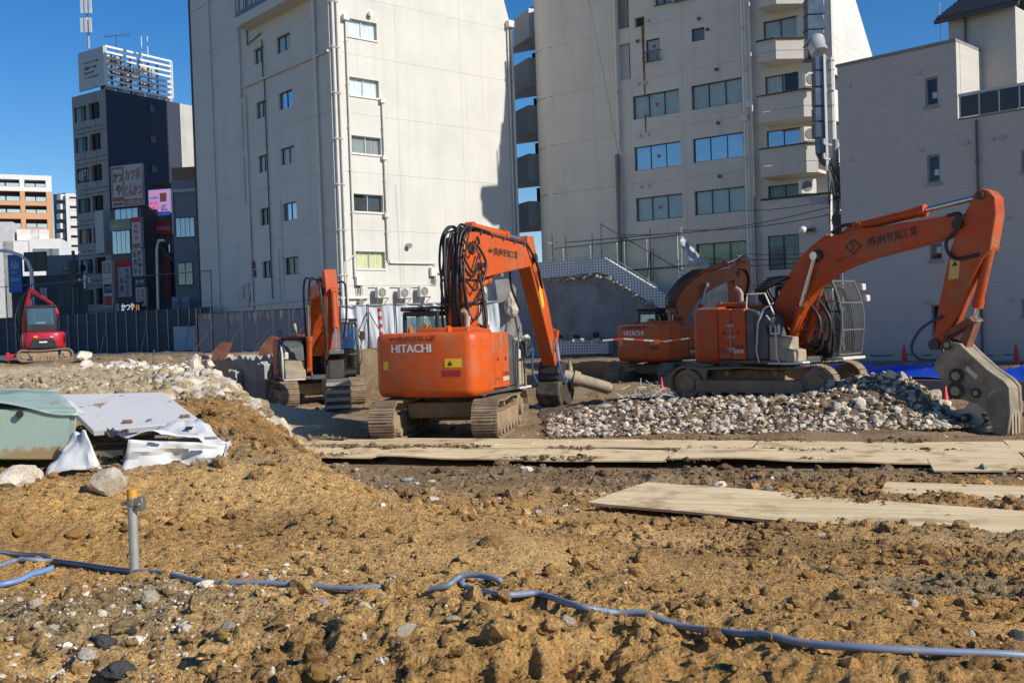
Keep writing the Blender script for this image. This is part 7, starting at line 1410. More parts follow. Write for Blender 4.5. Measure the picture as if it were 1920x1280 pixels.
# ---------------------------------------------------------------- wrecked cabinets on the mound
GRN = mat('pale_green_paint', (.36, .46, .385), .55, var=.08, vs=2, dirt=((.33, .22, .10), .30, 3.5), metal=.1, wear=((.16, .11, .07), .05, 8))
def mesh_mat():
    m = bpy.data.materials.new('green_mesh_panel'); m.use_nodes = True; N = m.node_tree.nodes; L = m.node_tree.links; b = N['Principled BSDF']; b.inputs['Roughness'].default_value = .55
    tc = N.new('ShaderNodeTexCoord'); mp = N.new('ShaderNodeMapping'); mp.inputs['Rotation'].default_value = (0, R(45), 0); L.new(tc.outputs['Object'], mp.inputs[0])
    ck = N.new('ShaderNodeTexChecker'); ck.inputs['Scale'].default_value = 95; L.new(mp.outputs[0], ck.inputs['Vector']); ck.inputs['Color1'].default_value = (.40, .52, .44, 1); ck.inputs['Color2'].default_value = (.30, .40, .33, 1)
    sp = N.new('ShaderNodeSeparateXYZ'); L.new(tc.outputs['Object'], sp.inputs[0]); nz = N.new('ShaderNodeTexNoise'); nz.inputs['Scale'].default_value = 9; nz.inputs['Detail'].default_value = 7; L.new(tc.outputs['Object'], nz.inputs['Vector'])
    ma = N.new('ShaderNodeMath'); ma.operation = 'MULTIPLY_ADD'; ma.inputs[1].default_value = -3.2; ma.inputs[2].default_value = .45; L.new(sp.outputs['Z'], ma.inputs[0]); mb = N.new('ShaderNodeMath'); L.new(ma.outputs[0], mb.inputs[0]); L.new(nz.outputs['Fac'], mb.inputs[1])
    mr = N.new('ShaderNodeMapRange'); mr.inputs[1].default_value = .62; mr.inputs[2].default_value = .78; L.new(mb.outputs[0], mr.inputs[0]); mx = N.new('ShaderNodeMix'); mx.data_type = 'RGBA'; L.new(mr.outputs[0], mx.inputs[0]); L.new(ck.outputs['Color'], mx.inputs[6]); mx.inputs[7].default_value = (.36, .25, .12, 1); L.new(mx.outputs[2], b.inputs['Base Color'])
    bp = N.new('ShaderNodeBump'); bp.inputs['Strength'].default_value = .5; bp.inputs['Distance'].default_value = .004; L.new(ck.outputs['Fac'], bp.inputs['Height']); L.new(bp.outputs[0], b.inputs['Normal']); return m
YG = 7.9; bl, br_, tr_ = P(-90, 861, YG), P(135, 862, YG), P(145, 768, YG); tl_ = P(-90, 762, YG)
t = thing('metal_cabinet', 'dented pale green steel cabinet with mesh front and buckled lid', 'cabinet', (bl + br_) / 2)
MB().obox(bl, br_ - bl, Vector((-.42, .75, .03)), (tr_ - br_)).build('body', GRN, t, bevel=.006, world=True)
e_ = Vector((0, -.012, 0)); MB().add([bl + e_ + (tl_ - bl) * .03, br_ + e_ + Vector((-.05, 0, 0)) + (tr_ - br_) * .03, tr_ + e_ + Vector((-.05, 0, -.02)), tl_ + e_ + Vector((0, 0, -.02))], [(0, 1, 2, 3)]).build('mesh_front', mesh_mat(), t, smooth=0, world=True)
q0, q1, q2, q3 = tl_ + Vector((0, -.03, .02)), tr_ + Vector((.02, -.03, .0)), P(106, 736, 8.75), P(-70, 733, 8.75); NX, NY = 16, 6; vs = []
for i in range(NX + 1):
    for j in range(NY + 1):
        a, b = i / NX, j / NY; p = q0.lerp(q1, a).lerp(q3.lerp(q2, a), b); p.z += .035 * math.sin(a * 5 + b * 4) * (1 - b) + .03 * float(vn(a * 5, b * 4, 3)); vs.append(p)
lid = MB().add(vs, [(i * (NY + 1) + j, (i + 1) * (NY + 1) + j, (i + 1) * (NY + 1) + j + 1, i * (NY + 1) + j + 1) for i in range(NX) for j in range(NY)]); lo = lid.build('lid', GRN, t, smooth=35, world=True); m_ = lo.modifiers.new('solid', 'SOLIDIFY'); m_.thickness = .012
p0, p1 = P(-60, 729, 8.9), P(100, 733, 8.8); MB().bar(p0, p1, .16, .02).build('hinge_rail', GRN, t, smooth=0, world=True)
hp = P(38, 776, YG - .03); MB().cyl(hp + Vector((0, -.0, 0)), hp + Vector((0, -.02, 0)), .028, n=12).build('lock_hole', GREASE, t, world=True)
LIDM = mat('pale_grey_enamel', (.58, .575, .555), .65, var=.05, vs=2, dirt=((.50, .36, .17), .20, 3.0), wear=((.28, .15, .06), .05, 3.5))
q = [P(174, 806, 8.25), P(380, 790, 8.35), P(306, 735, 9.55), P(106, 739, 9.35)]; n_ = (q[1] - q[0]).cross(q[3] - q[0]).normalized(); dn = n_ * -.055
t = thing('cabinet_door', 'large pale grey enamelled door lying flat with rust spots beside the green cabinet', 'door', q[0])
MB().add([*q, *[p + dn for p in q]], [(0, 1, 2, 3), (7, 6, 5, 4), (0, 4, 5, 1), (1, 5, 6, 2), (2, 6, 7, 3), (3, 7, 4, 0)]).build('panel', LIDM, t, bevel=.008, world=True)
f_ = lambda a, b, h=.002: q[0].lerp(q[1], a).lerp(q[3].lerp(q[2], a), b) + n_ * h
for a, b, w in ((.32, .1, .03), (.86, .13, .035)): MB().obox(f_(a, b, .001), (q[1] - q[0]).normalized() * .07, (q[3] - q[0]).normalized() * .05, n_ * .018).build('hinge', mat('rusty_hinge', (.24, .13, .06), .8, var=.3, vs=20), t, smooth=0, world=True)
MB().cyl(f_(.56, .12, .0), f_(.56, .12, .012), .024, n=14).build('keyhole', STEEL, t, world=True); MB().add([f_(.0, .45), f_(.075, .4), f_(.075, .78), f_(.0, .82)], [(0, 1, 2, 3)]).build('label_strip', LTW, t, smooth=0, world=True)
# crushed white cabinet
WHC = mat('scuffed_white_enamel', (.62, .62, .60), .42, var=.05, vs=2, dirt=((.40, .31, .2), .18, 4), wear=((.2, .16, .12), .06, 7))
def crumple(corners, nx, ny, amp, seed, fold=0.0):
    a_, b_, c_, d_ = corners; vs = []
    nn = (b_ - a_).cross(d_ - a_).normalized()
    for i in range(nx + 1):
        for j in range(ny + 1):
            u, v = i / nx, j / ny; p = a_.lerp(b_, u).lerp(d_.lerp(c_, u), v); k = float(fbm(np.array(u * 3.5 + seed), np.array(v * 2.5), 3, seed)) * amp + fold * abs(math.sin(u * 7 + seed) * math.sin(v * 4 + 1)); vs.append(p + nn * k)
    return MB().add(vs, [(i * (ny + 1) + j, (i + 1) * (ny + 1) + j, (i + 1) * (ny + 1) + j + 1, i * (ny + 1) + j + 1) for i in range(nx) for j in range(ny)])
def solid(o, th=.006): m = o.modifiers.new('solid', 'SOLIDIFY'); m.thickness = th; return o
t = thing('crushed_cabinet', 'crushed white enamelled cabinet split along its front in the mound', 'cabinet', P(330, 870, 7.6))
fa = [P(226, 884, 7.45), P(412, 874, 7.6), P(424, 832, 7.65), P(242, 824, 7.5)]; solid(crumple(fa, 22, 8, .10, 3, .02).build('front', WHC, t, smooth=25, world=True))
fb = [P(232, 818, 7.55), P(424, 828, 7.7), P(386, 790, 8.3), P(300, 800, 8.3)]; solid(crumple(fb, 22, 8, .08, 9, .015).build('top', WHC, t, smooth=25, world=True))
fc = [P(412, 875, 7.6), P(436, 862, 8.2), P(426, 822, 8.3), P(424, 832, 7.65)]; solid(crumple(fc, 8, 8, .07, 12).build('end', WHC, t, smooth=25, world=True))
MB().obox(P(232, 868, 7.75), Vector((.5, .08, .02)), Vector((0, .4, 0)), Vector((0, 0, .12))).build('inner_frame', GREASE, t, smooth=0, world=True)
for px, py in ((290, 821), (383, 824)): MB().obox(P(px, py, 7.46), Vector((.09, .0, .0)), Vector((0, .02, 0)), Vector((0, 0, .018))).build('hinge', STEEL, t, smooth=0, world=True)
p = P(345, 806, 7.9); MB().obox(p, Vector((.055, .01, -.002)), Vector((.0, .05, .02)), Vector((0, 0, .003))).build('label_strip', BLACK_, t, smooth=0, world=True)
t = thing('bent_sheet', 'bent white sheet metal scrap between the green cabinet and the door', 'scrap sheet', P(140, 885, 7.6)); solid(crumple([P(86, 893, 7.55), P(188, 876, 7.5), P(160, 806, 7.7), P(136, 812, 7.8)], 12, 12, .05, 21, .012).build('sheet', WHC, t, smooth=30, world=True))
t = thing('scrap_channel', 'dark torn metal frame under the fallen door', 'scrap', P(205, 850, 7.8)); 
for k, (a, b) in enumerate((((182, 838), (236, 836)), ((188, 850), (240, 846)), ((186, 868), (236, 872)), ((190, 856), (228, 880)))): MB().bar(P(*a, 7.9), P(*b, 7.85), .03, .05).build('channel', [GREASE, STEEL, DARKST, GREASE][k], t, smooth=0, world=True)
solid(crumple([P(196, 818, 7.8), P(250, 826, 7.75), P(240, 808, 7.9), P(200, 808, 7.95)], 10, 6, .06, 5, .015).build('torn_sheet', DARKST, t, smooth=0, world=True))
t = thing('root_stick', 'broken tan stick poking from the mound beside the crushed cabinet', 'stick', P(455, 860, 8.0)); MB().tube([P(440, 866, 7.9), P(455, 850, 7.95), P(468, 832, 8.0)], [.02, .018, .014], 7).build('stick', mat('bark', (.36, .24, .13), .9, var=.2), t, smooth=50, world=True)
# ---------------------------------------------------------------- named stones of the foreground
ST = [(36, 878, 62, 'white', 'big white broken concrete boulder at the left edge below the green cabinet'), (205, 892, 46, 'pale', 'pale flat boulder under the crushed cabinet'), (100, 888, 14, 'ochre', 'ochre lump between the boulder and the bent sheet'), (138, 998, 22, 'ochre', 'rounded ochre clod left of the scaffold tube'), (172, 1002, 14, 'ochre', 'smaller ochre clod touching the rounded one left of the tube'), (35, 995, 22, 'ochre', 'ochre rock near the left edge above the hoses'), (272, 970, 20, 'ochre', 'ochre rock just right of the scaffold tube clamp'), (350, 982, 18, 'ochre', 'ochre rock with dark underside right of the tube'),
      (282, 1112, 30, 'pale', 'tan rock sitting just below the hose near the tube'), (195, 1195, 34, 'dark', 'black asphalt chunk in the lower left gravel'), (245, 1190, 16, 'dark', 'small black asphalt chip beside the large chunk'), (222, 1248, 36, 'dark', 'dark slaty chunk at the bottom left'), (164, 1226, 22, 'white', 'smooth white stone near the black chunk'), (68, 1128, 18, 'pale', 'upright tan stone in the left gravel'), (430, 1166, 20, 'grey', 'grey stone beside the dark hollow at lower left'), (100, 1175, 20, 'pale', 'tan cobble in the lower left gravel'), (765, 1172, 26, 'pale', 'flat tan rock below the hose loop'), (850, 1156, 18, 'pale', 'angular tan stone right of the flat rock'), (735, 990, 16, 'ochre', 'brown clod alone in the middle distance'), (1008, 958, 14, 'pale', 'pale angular stone in the middle foreground'), (985, 1072, 16, 'ochre', 'twin brown clod above the hose, left one'), (1030, 1070, 18, 'ochre', 'twin brown clod above the hose, right one'), (1065, 1160, 20, 'pale', 'tan lump just below the descending hose'), (1022, 1180, 16, 'ochre', 'ochre lump near the bottom middle'), (1178, 1166, 15, 'ochre', 'clod resting on the hose right of centre'), (1388, 1202, 17, 'ochre', 'square ochre clod straddling the hose at right'), (1515, 1075, 18, 'ochre', 'blocky ochre clod in the right foreground'), (1702, 1100, 15, 'ochre', 'yellow rounded clod in the right foreground'), (1710, 1128, 16, 'white', 'white chip beside the yellow clod'), (1885, 1242, 22, 'ochre', 'ochre clod sitting on the hose near the right edge'), (1905, 1185, 26, 'dark', 'dark rock at the right edge'), (1820, 1185, 14, 'white', 'crumpled white scrap stone at right'), (600, 1255, 30, 'ochre', 'large ochre clod at the bottom left of centre'), (1540, 998, 12, 'pale', 'stone under the gap of the propped plate'), (525, 1165, 22, 'ochre', 'ochre clod in the lower left hollow')]
for i, (px, py, s_, kd, lab) in enumerate(ST):
    g = ghit(px, py + s_ * .5); sz = s_ / FPX * g.y * .8
    o = put_rock('stone', i * 3 + 1, kd, g, sz, sink=.42); tag(o, lab, 'stone', 'stones in the foreground')
# ---------------------------------------------------------------- rubble pile under the big machine
def pile_z(x, y):
    x = np.asarray(x, float); y = np.asarray(y, float)
    hx = np.interp(x, [.6, 1.6, 3, 5, 7, 8.2, 9.2, 10.0, 10.7, 11.2], [0, .35, .55, .6, .68, .88, 1.12, 1.0, .45, 0])
    yf = np.interp(x, [0, 3, 7, 10, 11], [24.6, 24.0, 23.4, 23.3, 23.6]); f = sstep(0, 2.3, y - yf); bk = 1 - sstep(30.5, 33, y); top = np.interp(y - yf, [0, 2.2, 3.2, 5, 9], [1, 1, .8, .62, .6])
    return hx * f * bk * top + fbm(x * 1.4, y * 1.4, 3, 55) * .16 * f * np.clip(hx * 2, 0, 1)
RP = thing('rubble_pile', 'long pile of pale broken concrete and dark soil under the big machine', 'rubble pile', (6, 26, 0))
gx, gy = np.meshgrid(np.linspace(.4, 11.4, 230), np.linspace(23.0, 33.2, 150), indexing='ij'); Zp = pile_z(gx, gy) + fbm(gx * 5, gy * 5, 3, 66) * .10 * np.clip(pile_z(gx, gy) * 3, 0, 1); Zg = np.maximum(base_z(gx, gy) - .25 + Zp, Zp - .03) - .0
Zg = np.where(Zp > .02, np.maximum(Zp, ground_z(gx, gy) - .05), ground_z(gx, gy) - .25)
vs = np.stack([gx - 6, gy - 26, Zg], -1).reshape(-1, 3); k = gx.shape[1]; I = np.arange(gx.size).reshape(gx.shape); fq = np.stack([I[:-1, :-1], I[1:, :-1], I[1:, 1:], I[:-1, 1:]], -1).reshape(-1, 4)
mb = MB(); mb.v = [tuple(v) for v in vs.tolist()]; mb.f = [tuple(f) for f in fq.tolist()]; mb.mi = [0] * len(mb.f)
mb.build('soil_core', mat('dark_rubble_soil', (.155, .108, .068), .95, var=.35, vs=1.6, bump=.9, bs=22, dirt=((.34, .28, .2), .35, 2.4), spec=.15, world=True), RP, smooth=60)
rg = np.random.default_rng(31); cnt = 0
while cnt < 290:
    x = rg.uniform(1.0, 11.0); right = x > 7.6; y = np.interp(x, [0, 3, 7, 10, 11], [24.6, 24.0, 23.4, 23.3, 23.6]) + abs(rg.normal(0, 1.5)) + (.15 if right else .5)
    if y > 29 or (not right and rg.random() < .45): continue
    z = float(pile_z(np.array([x]), np.array([y]))[0])
    if z < .03: continue
    s_ = min(.22, .062 * (1 - rg.random()) ** -.40) * (1.2 if right else .85); kd = rg.choice(['pale', 'white', 'grey', 'ochre'], p=[.55, .17, .28, 0] if right else [.40, .05, .55, 0])
    o = put_rock('stone', 100 + int(rg.integers(10)), str(kd), (x, y, z), s_, RP, sink=.3); cnt += 1
scatter('small_rubble', 6500, lambda r_, n: (lambda x: (x, np.interp(x, [0, 3, 7, 10, 11], [24.6, 24.0, 23.4, 23.3, 23.6]) + np.abs(r_.normal(0, 1.7, n)) + .0))(r_.uniform(.8, 11.2, n)), lambda r_, x, y: np.clip(.026 * (1 - r_.random(len(x))) ** -.45, 0, .10), [mat('dark_crumb', (.15, .10, .062), .95, var=.3, vs=3, spec=.15, world=True), STONE['grey'], STONE['pale'], mat('tan_crumb', (.36, .28, .18), .95, var=.3, vs=3, spec=.15, world=True)], None, 77, (5, 3, 4, 2), zf=lambda x, y: np.maximum(pile_z(x, y), ground_z(x, y)), lift=.2).parent = None
o = bpy.data.objects['small_rubble']; o['label'] = 'small grit and broken concrete over the long rubble pile'
# ---------------------------------------------------------------- white concrete heap on the plateau
WH = thing('concrete_heap', 'heap of white broken concrete with bent reinforcing bars on the plateau', 'rubble pile', (-10.3, 30, 1.7)); rg = np.random.default_rng(9)
for k in range(110):
    px = rg.uniform(150, 400); py = rg.uniform(683, 712) + (px < 210) * 4; Y = 30 - (py - 697) * .12; p = P(px, py, Y); put_rock('concrete_lump', 100 + int(rg.integers(10)), str(rg.choice(['white', 'pale', 'grey'], p=[.7, .15, .15])), (p.x, p.y, max(p.z, gz(p.x, p.y))), rg.uniform(.1, .3), WH, sink=.3)
for (a, b, c, d) in ((205, 690, 248, 712), (250, 688, 292, 713), (292, 690, 318, 708)): p, q = P(a, d, 29.3), P(c, b, 29.4); MB().obox(p, Vector((q.x - p.x, .1, .05)), Vector((.1, .4, .05)), Vector((.03, .08, q.z - p.z))).build('slab_piece', STONE['white'], WH, bevel=.05, world=True)
mb = MB(); rr = random.Random(5)
REB = mat('rebar', (.20, .17, .14), .7, metal=.3, var=.3)
for k in range(26):
    px, py = rr.uniform(255, 385), rr.uniform(680, 705); a = P(px, py, 29.6); pts = [a]
    for j in range(4): pts.append(pts[-1] + Vector((rr.uniform(-.35, .35), rr.uniform(-.2, .2), rr.uniform(-.16, .2))))
    MB().tube(pts, .014, 5).build('reinforcing_bar', REB, WH, smooth=50, world=True)
for pts, r0 in (([(362, 706), (368, 690), (366, 676), (372, 667)], .22), ([(380, 700), (392, 706), (404, 712)], .06), ([(374, 684), (386, 695), (398, 704)], .04)): MB().tube([P(a, b, 29.3) for a, b in pts], [r0, r0 * .9, r0 * .7, r0 * .5][:len(pts)], 7).build('torn_column', STONE['white'], WH, smooth=0, world=True)
# white sack and odd bits by the red machine
tag(put_rock('debris_sack', 3, 'white', P(155, 672, 36), .35), 'white sack of debris beside the red machine track', 'sack')
# ---------------------------------------------------------------- cones, tarpaulin, kerb before the grey house
CONE = mat('cone_red', (.52, .028, .03), .5, var=.08, dirt=((.3, .12, .08), .2, 6)); 
def cone(p, lab, s_=1.0, white=False):
    t = thing('traffic_cone', lab, 'traffic cone', p, 0, 'red traffic cones'); t.scale = (s_,) * 3
    MB().loft([[Vector((r_ * math.cos(i * math.pi / 8), r_ * math.sin(i * math.pi / 8), z)) for i in range(16)] for r_, z in ((.135, .03), (.12, .06), (.03, .68), (.02, .7))]).build('cone_body', CONE, t, smooth=50); MB().box(-.19, .19, -.19, .19, 0, .03).build('base', CONE if not white else LTW, t, bevel=.01)
def gp(u, s): p = GRAY.pt(u, 0, s); return Vector((p.x, p.y, max(gz(p.x, p.y), 0)))
def ucone(px, py): return GRAY.uz(px, py)[0]
for i, (px, lab) in enumerate(((1600, 'red cone at the foot of the grey house next to the cab guard'), (1696, 'red cone in the middle of the tarpaulin bank by the grey house'), (1906, 'red cone at the right edge on the tarpaulin bank'))):
    f2 = Face(GRAY.O + GRAY.n * 1.2, 135.2); u = f2.uz(px, 690)[0]; p = f2.pt(u, 0); cone(Vector((p.x, p.y, gz(p.x, p.y) - .02)), lab)
for (px, py, lab) in ((1773, 762, 'red cone standing just left of the crusher jaw'), (1908, 772, 'red cone at the right edge behind the crusher'), (1241, 728, 'small red cone with white base beyond the rubble pile')):
    p = ghit(px, py) if px != 1241 else P(1241, 728, 33); cone(p + Vector((0, 0, -.01)), lab, .95 if px != 1241 else .55, px == 1241)
BTM = mat('blue_tarpaulin', (.015, .075, .52), .35, var=.08, vs=1.5); nx, ny = 90, 14; vs = []
for i in range(nx + 1):
    for j in range(ny + 1):
        u = -1.2 + 10.0 * i / nx; s_ = 1.95 + .95 * j / ny; p = GRAY.pt(u, 0, s_); z = .93 - .36 * float(sstep(2.2, 2.85, np.array(s_))) + .05 * float(fbm(np.array(u * 2.2), np.array(s_ * 3), 3, 4)) + .03 * math.sin(u * 3 + s_ * 5); vs.append(Vector((p.x, p.y, z + .04)))
o = MB().add(vs, [(i * (ny + 1) + j, i * (ny + 1) + j + 1, (i + 1) * (ny + 1) + j + 1, (i + 1) * (ny + 1) + j) for i in range(nx) for j in range(ny)]).build('tarpaulin', BTM, smooth=60); tag(o, 'bright blue tarpaulin spread along the bank before the grey house', 'tarpaulin')
o = MB().obox(GRAY.pt(-1.4, -.1, 2.93), GRAY.u * 10.5, GRAY.n * .14, Vector((0, 0, .66))).build('edge_board', mat('grey_board', (.2, .19, .175), .85, var=.15, bump=.3), bevel=.01); tag(o, 'grey kerb board holding the foot of the blue tarpaulin bank', 'kerb')
def tape(lab, pts, w, m1, m2, seg):
    t = thing('barrier_tape', lab, 'barrier tape', pts[0]); 
    for a, b in zip(pts, pts[1:]):
        n = max(1, int((b - a).length / seg))
        for k in range(n): MB().bar(a.lerp(b, k / n), a.lerp(b, (k + .98) / n), .006, w).build('stripe', m1 if k % 2 else m2, t, smooth=0, world=True)
f2 = Face(GRAY.O + GRAY.n * 1.2, 135.2); tape('yellow and black barrier bar between the cones at the grey house', [f2.pt(f2.uz(x, 665)[0], f2.uz(x, 664)[1] + d) for x, d in ((1600, 0), (1648, -.06), (1696, 0), (1800, -.08), (1906, 0))], .035, mat('tape_yellow', (.5, .36, .03), .5), BLACK_, .3)
a, b = ghit(1773, 762), ghit(1908, 772); tape('yellow and black barrier bar by the crusher', [a + Vector((0, 0, .6)), b + Vector((0, 0, .6))], .035, mat('tape_yellow', (.5, .36, .03)), BLACK_, .3)
tape('red and white tape stretched across the machine behind', [P(1130, 638, 38.5), P(1170, 635, 38.5), P(1244, 640, 38.5), P(1310, 632, 38)], .06, RED_, WHITE_, .32)
# ---------------------------------------------------------------- old stair wall with white tile, broken concrete behind the machines
def tilemat(nm, c, g, s=.11):
    m = bpy.data.materials.new(nm); m.use_nodes = True; N = m.node_tree.nodes; L = m.node_tree.links; b = N['Principled BSDF']; b.inputs['Roughness'].default_value = .35; ge = N.new('ShaderNodeNewGeometry'); sp = N.new('ShaderNodeSeparateXYZ'); L.new(ge.outputs['Position'], sp.inputs[0]); cb = N.new('ShaderNodeCombineXYZ'); L.new(sp.outputs['X'], cb.inputs[0]); L.new(sp.outputs['Z'], cb.inputs[1])
    br = N.new('ShaderNodeTexBrick'); br.offset = 0; br.inputs['Scale'].default_value = 1; br.inputs['Brick Width'].default_value = s; br.inputs['Row Height'].default_value = s; br.inputs['Mortar Size'].default_value = .011; br.inputs['Color1'].default_value = (*c, 1); br.inputs['Color2'].default_value = tuple(x * .92 for x in c) + (1,); br.inputs['Mortar'].default_value = (*g, 1); L.new(cb.outputs[0], br.inputs['Vector'])
    nz = N.new('ShaderNodeTexNoise'); nz.inputs['Scale'].default_value = .9; nz.inputs['Detail'].default_value = 5; mr = N.new('ShaderNodeMapRange'); mr.inputs[1].default_value = .5; mr.inputs[2].default_value = .7; mr.inputs[4].default_value = .5; L.new(nz.outputs['Fac'], mr.inputs[0]); mx = N.new('ShaderNodeMix'); mx.data_type = 'RGBA'; L.new(mr.outputs[0], mx.inputs[0]); L.new(br.outputs['Color'], mx.inputs[6]); mx.inputs[7].default_value = tuple(x * .55 for x in c) + (1,); L.new(mx.outputs[2], b.inputs['Base Color']); L.new(ge.outputs['Position'], nz.inputs['Vector']); return m
TILE = tilemat('white_tile_grid', (.74, .72, .70), (.06, .06, .065), .13); YW = 49.0
WFA = Face(P(1130, 600, 49), 127)
def PW(px, py, d=0.0):
    f = Face(WFA.O + WFA.n * d, 127); return f.pt(*f.uz(px, py))
SW = thing('stair_wall', 'old stair wall of white square tiles over broken grey concrete', 'wall', P(1120, 660, YW))
def slabpx(pts, Y, th, nm, m, par): mb = MB(); v = [PW(x, y, 49.0 - Y) for x, y in pts]; n = len(v); b = [p - WFA.n * th for p in v]; return mb.add(v + b, [tuple(range(n))[::-1], tuple(range(n, 2 * n))] + [(i, (i + 1) % n, (i + 1) % n + n, i + n) for i in range(n)]).build(nm, m, par, smooth=0, world=True)
slabpx([(1004, 492), (1132, 483), (1264, 562), (1264, 585), (1240, 579), (1202, 557), (1167, 536), (1139, 515), (1118, 511), (1074, 517), (1004, 522)], YW - .12, .3, 'tiled_parapet', TILE, SW)
slabpx([(1000, 520), (1075, 515), (1120, 509), (1140, 512), (1170, 533), (1205, 555), (1300, 600), (1300, 670), (1000, 668)], YW, .4, 'concrete_face', mat('stained_concrete', (.27, .265, .25), .9, var=.2, vs=.7, bump=.5, bs=6, streak=.45, dirt=((.12, .115, .105), .4, .8), world=True), SW)
slabpx([(1030, 640), (1141, 637), (1141, 663), (1030, 666)], YW - .5, .45, 'tiled_plinth', TILE, SW)
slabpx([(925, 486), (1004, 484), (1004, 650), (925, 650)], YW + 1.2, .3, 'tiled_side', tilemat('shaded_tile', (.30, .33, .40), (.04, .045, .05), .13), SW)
for px, py in ((1053, 634), (1084, 634), (1121, 629)): p = PW(px, py, .02); MB().box(p.x - .22, p.x + .22, p.y - .02, p.y + .1, p.z - .15, p.z + .16).build('beam_pocket', CORE, SW, smooth=0, world=True)
rr = random.Random(8)
for k in range(34): u = k / 33; px = 1030 + 200 * u; py = np.interp(px, [1030, 1075, 1120, 1140, 1170, 1205, 1235], [523, 519, 513, 516, 537, 559, 576]); p = PW(px, py + rr.uniform(-2, 6), .15); put_rock('broken_edge', rr.randrange(10), 'grey', p, rr.uniform(.07, .17), SW, sink=.75)
for k in range(22): p = PW(1030 + k * 5.2, 640 + rr.uniform(-3, 3), .4); put_rock('broken_edge', rr.randrange(10), 'pale', p, rr.uniform(.1, .22), SW, sink=.6)
# handrail of the stair
mb = MB(); rl = [PW(1025, 485, .1), PW(1140, 478, .1), PW(1262, 556, .1)]; mb.tube(rl, .03, 6)
for f_ in (0, .3, .6, .9): a = rl[1].lerp(rl[2], f_); mb.cyl(a, a + Vector((0, 0, -.35)), .025, n=6)
mb.build('stair_handrail', STEEL, SW, smooth=40, world=True)
CC = thing('broken_column', 'broken concrete column with a hanging white lump behind the raised arm', 'rubble', P(945, 650, 46))
vcol = [P(x, y, 46.2) for x, y in ((928, 525), (952, 522), (968, 540), (966, 575), (978, 610), (982, 660), (934, 660), (938, 600))]; ncol = len(vcol); MB().add(vcol + [p + Vector((0, .7, 0)) for p in vcol], [tuple(range(ncol))[::-1], tuple(range(ncol, 2 * ncol))] + [(i, (i + 1) % ncol, (i + 1) % ncol + ncol, i + ncol) for i in range(ncol)]).build('column', CONC, CC, smooth=0, world=True)
for px, py, s_ in ((960, 574, .36), (985, 640, .45), (962, 645, .55), (975, 660, .5)): put_rock('hanging_lump', int(px) % 10, 'pale', P(px, py, 45.9), s_, CC, sink=.6).scale.z *= (2.6 if py < 600 else 1)
for k in range(8): a = P(955 + 2 * k, 585 + k * 6, 45.8); MB().tube([a, a + Vector((rr.uniform(-.4, .4), -.1, -.3)), a + Vector((rr.uniform(-.6, .6), -.1, -.8))], .015, 5).build('reinforcing_bar', REB, CC, smooth=50, world=True)
# cream hoarding and scaffold behind the stair wall
CRM = mat('cream_hoarding', (.62, .60, .48), .7, var=.06, vs=.8, streak=.2, world=True); CH = thing('cream_hoarding', 'cream hoarding panels behind the old stair wall', 'fence', P(1160, 560, 50.2)); YC = 50.3
for i, (x0, x1, yt) in enumerate(((1038, 1061, 465), (1063, 1112, 462), (1114, 1162, 456), (1164, 1176, 453), (1178, 1218, 450), (1220, 1276, 446), (1278, 1330, 500), (1332, 1376, 545), (1378, 1420, 552))):
    for r0, r1 in ((0, .33), (.335, .665), (.67, 1)):
        a, b = PW(x0, yt, -1.1), PW(x1, 610, -1.1); h = a.z - b.z; MB().obox(Vector((a.x, a.y, b.z + h * r0)), Vector((b.x - a.x, b.y - a.y, 0)), WFA.n * .04, Vector((0, 0, h * (r1 - r0) - .02))).build('panel', CRM, CH, smooth=0, world=True)
SCF = thing('scaffold', 'thin steel scaffold poles and rails along the cream hoarding', 'scaffold', P(1200, 580, 49.8)); YS = 49.9
for x, y0, y1, r_ in ((1127, 418, 520, .03), (1174, 440, 560, .03), (1219, 428, 560, .035), (1277, 425, 560, .045), (1225, 465, 560, .04), (1164, 330, 520, .05), (1110, 435, 490, .025), (1060, 440, 490, .025), (1035, 440, 490, .035)): MB().cyl(PW(x + 2, y1, -.8), PW(x, y0, -.8), r_, n=6).build('pole', DARKST if x != 1277 else STEEL, SCF, world=True)
for a, b in (((1127, 421), (1280, 508)), ((1040, 466), (1280, 440)), ((1060, 455), (1280, 436)), ((1180, 506), (1400, 490)), ((1174, 508), (1278, 500)), ((1218, 475), (1212, 540))): MB().cyl(PW(*a, -.7), PW(*b, -.7), .025, n=6).build('rail', DARKST, SCF, world=True)
t = thing('plastic_sheet', 'torn translucent plastic sheet hanging at the end of the cream hoarding', 'sheet', PW(1300, 500, -.6)); o = crumple([PW(1280, 497, -.6), PW(1336, 500, -.6), PW(1310, 476, -.6), PW(1280, 443, -.6)], 18, 14, .35, 8, .1).build('sheet', mat('milky_plastic', (.42, .45, .46), .3, var=.1), t, smooth=40, world=True)
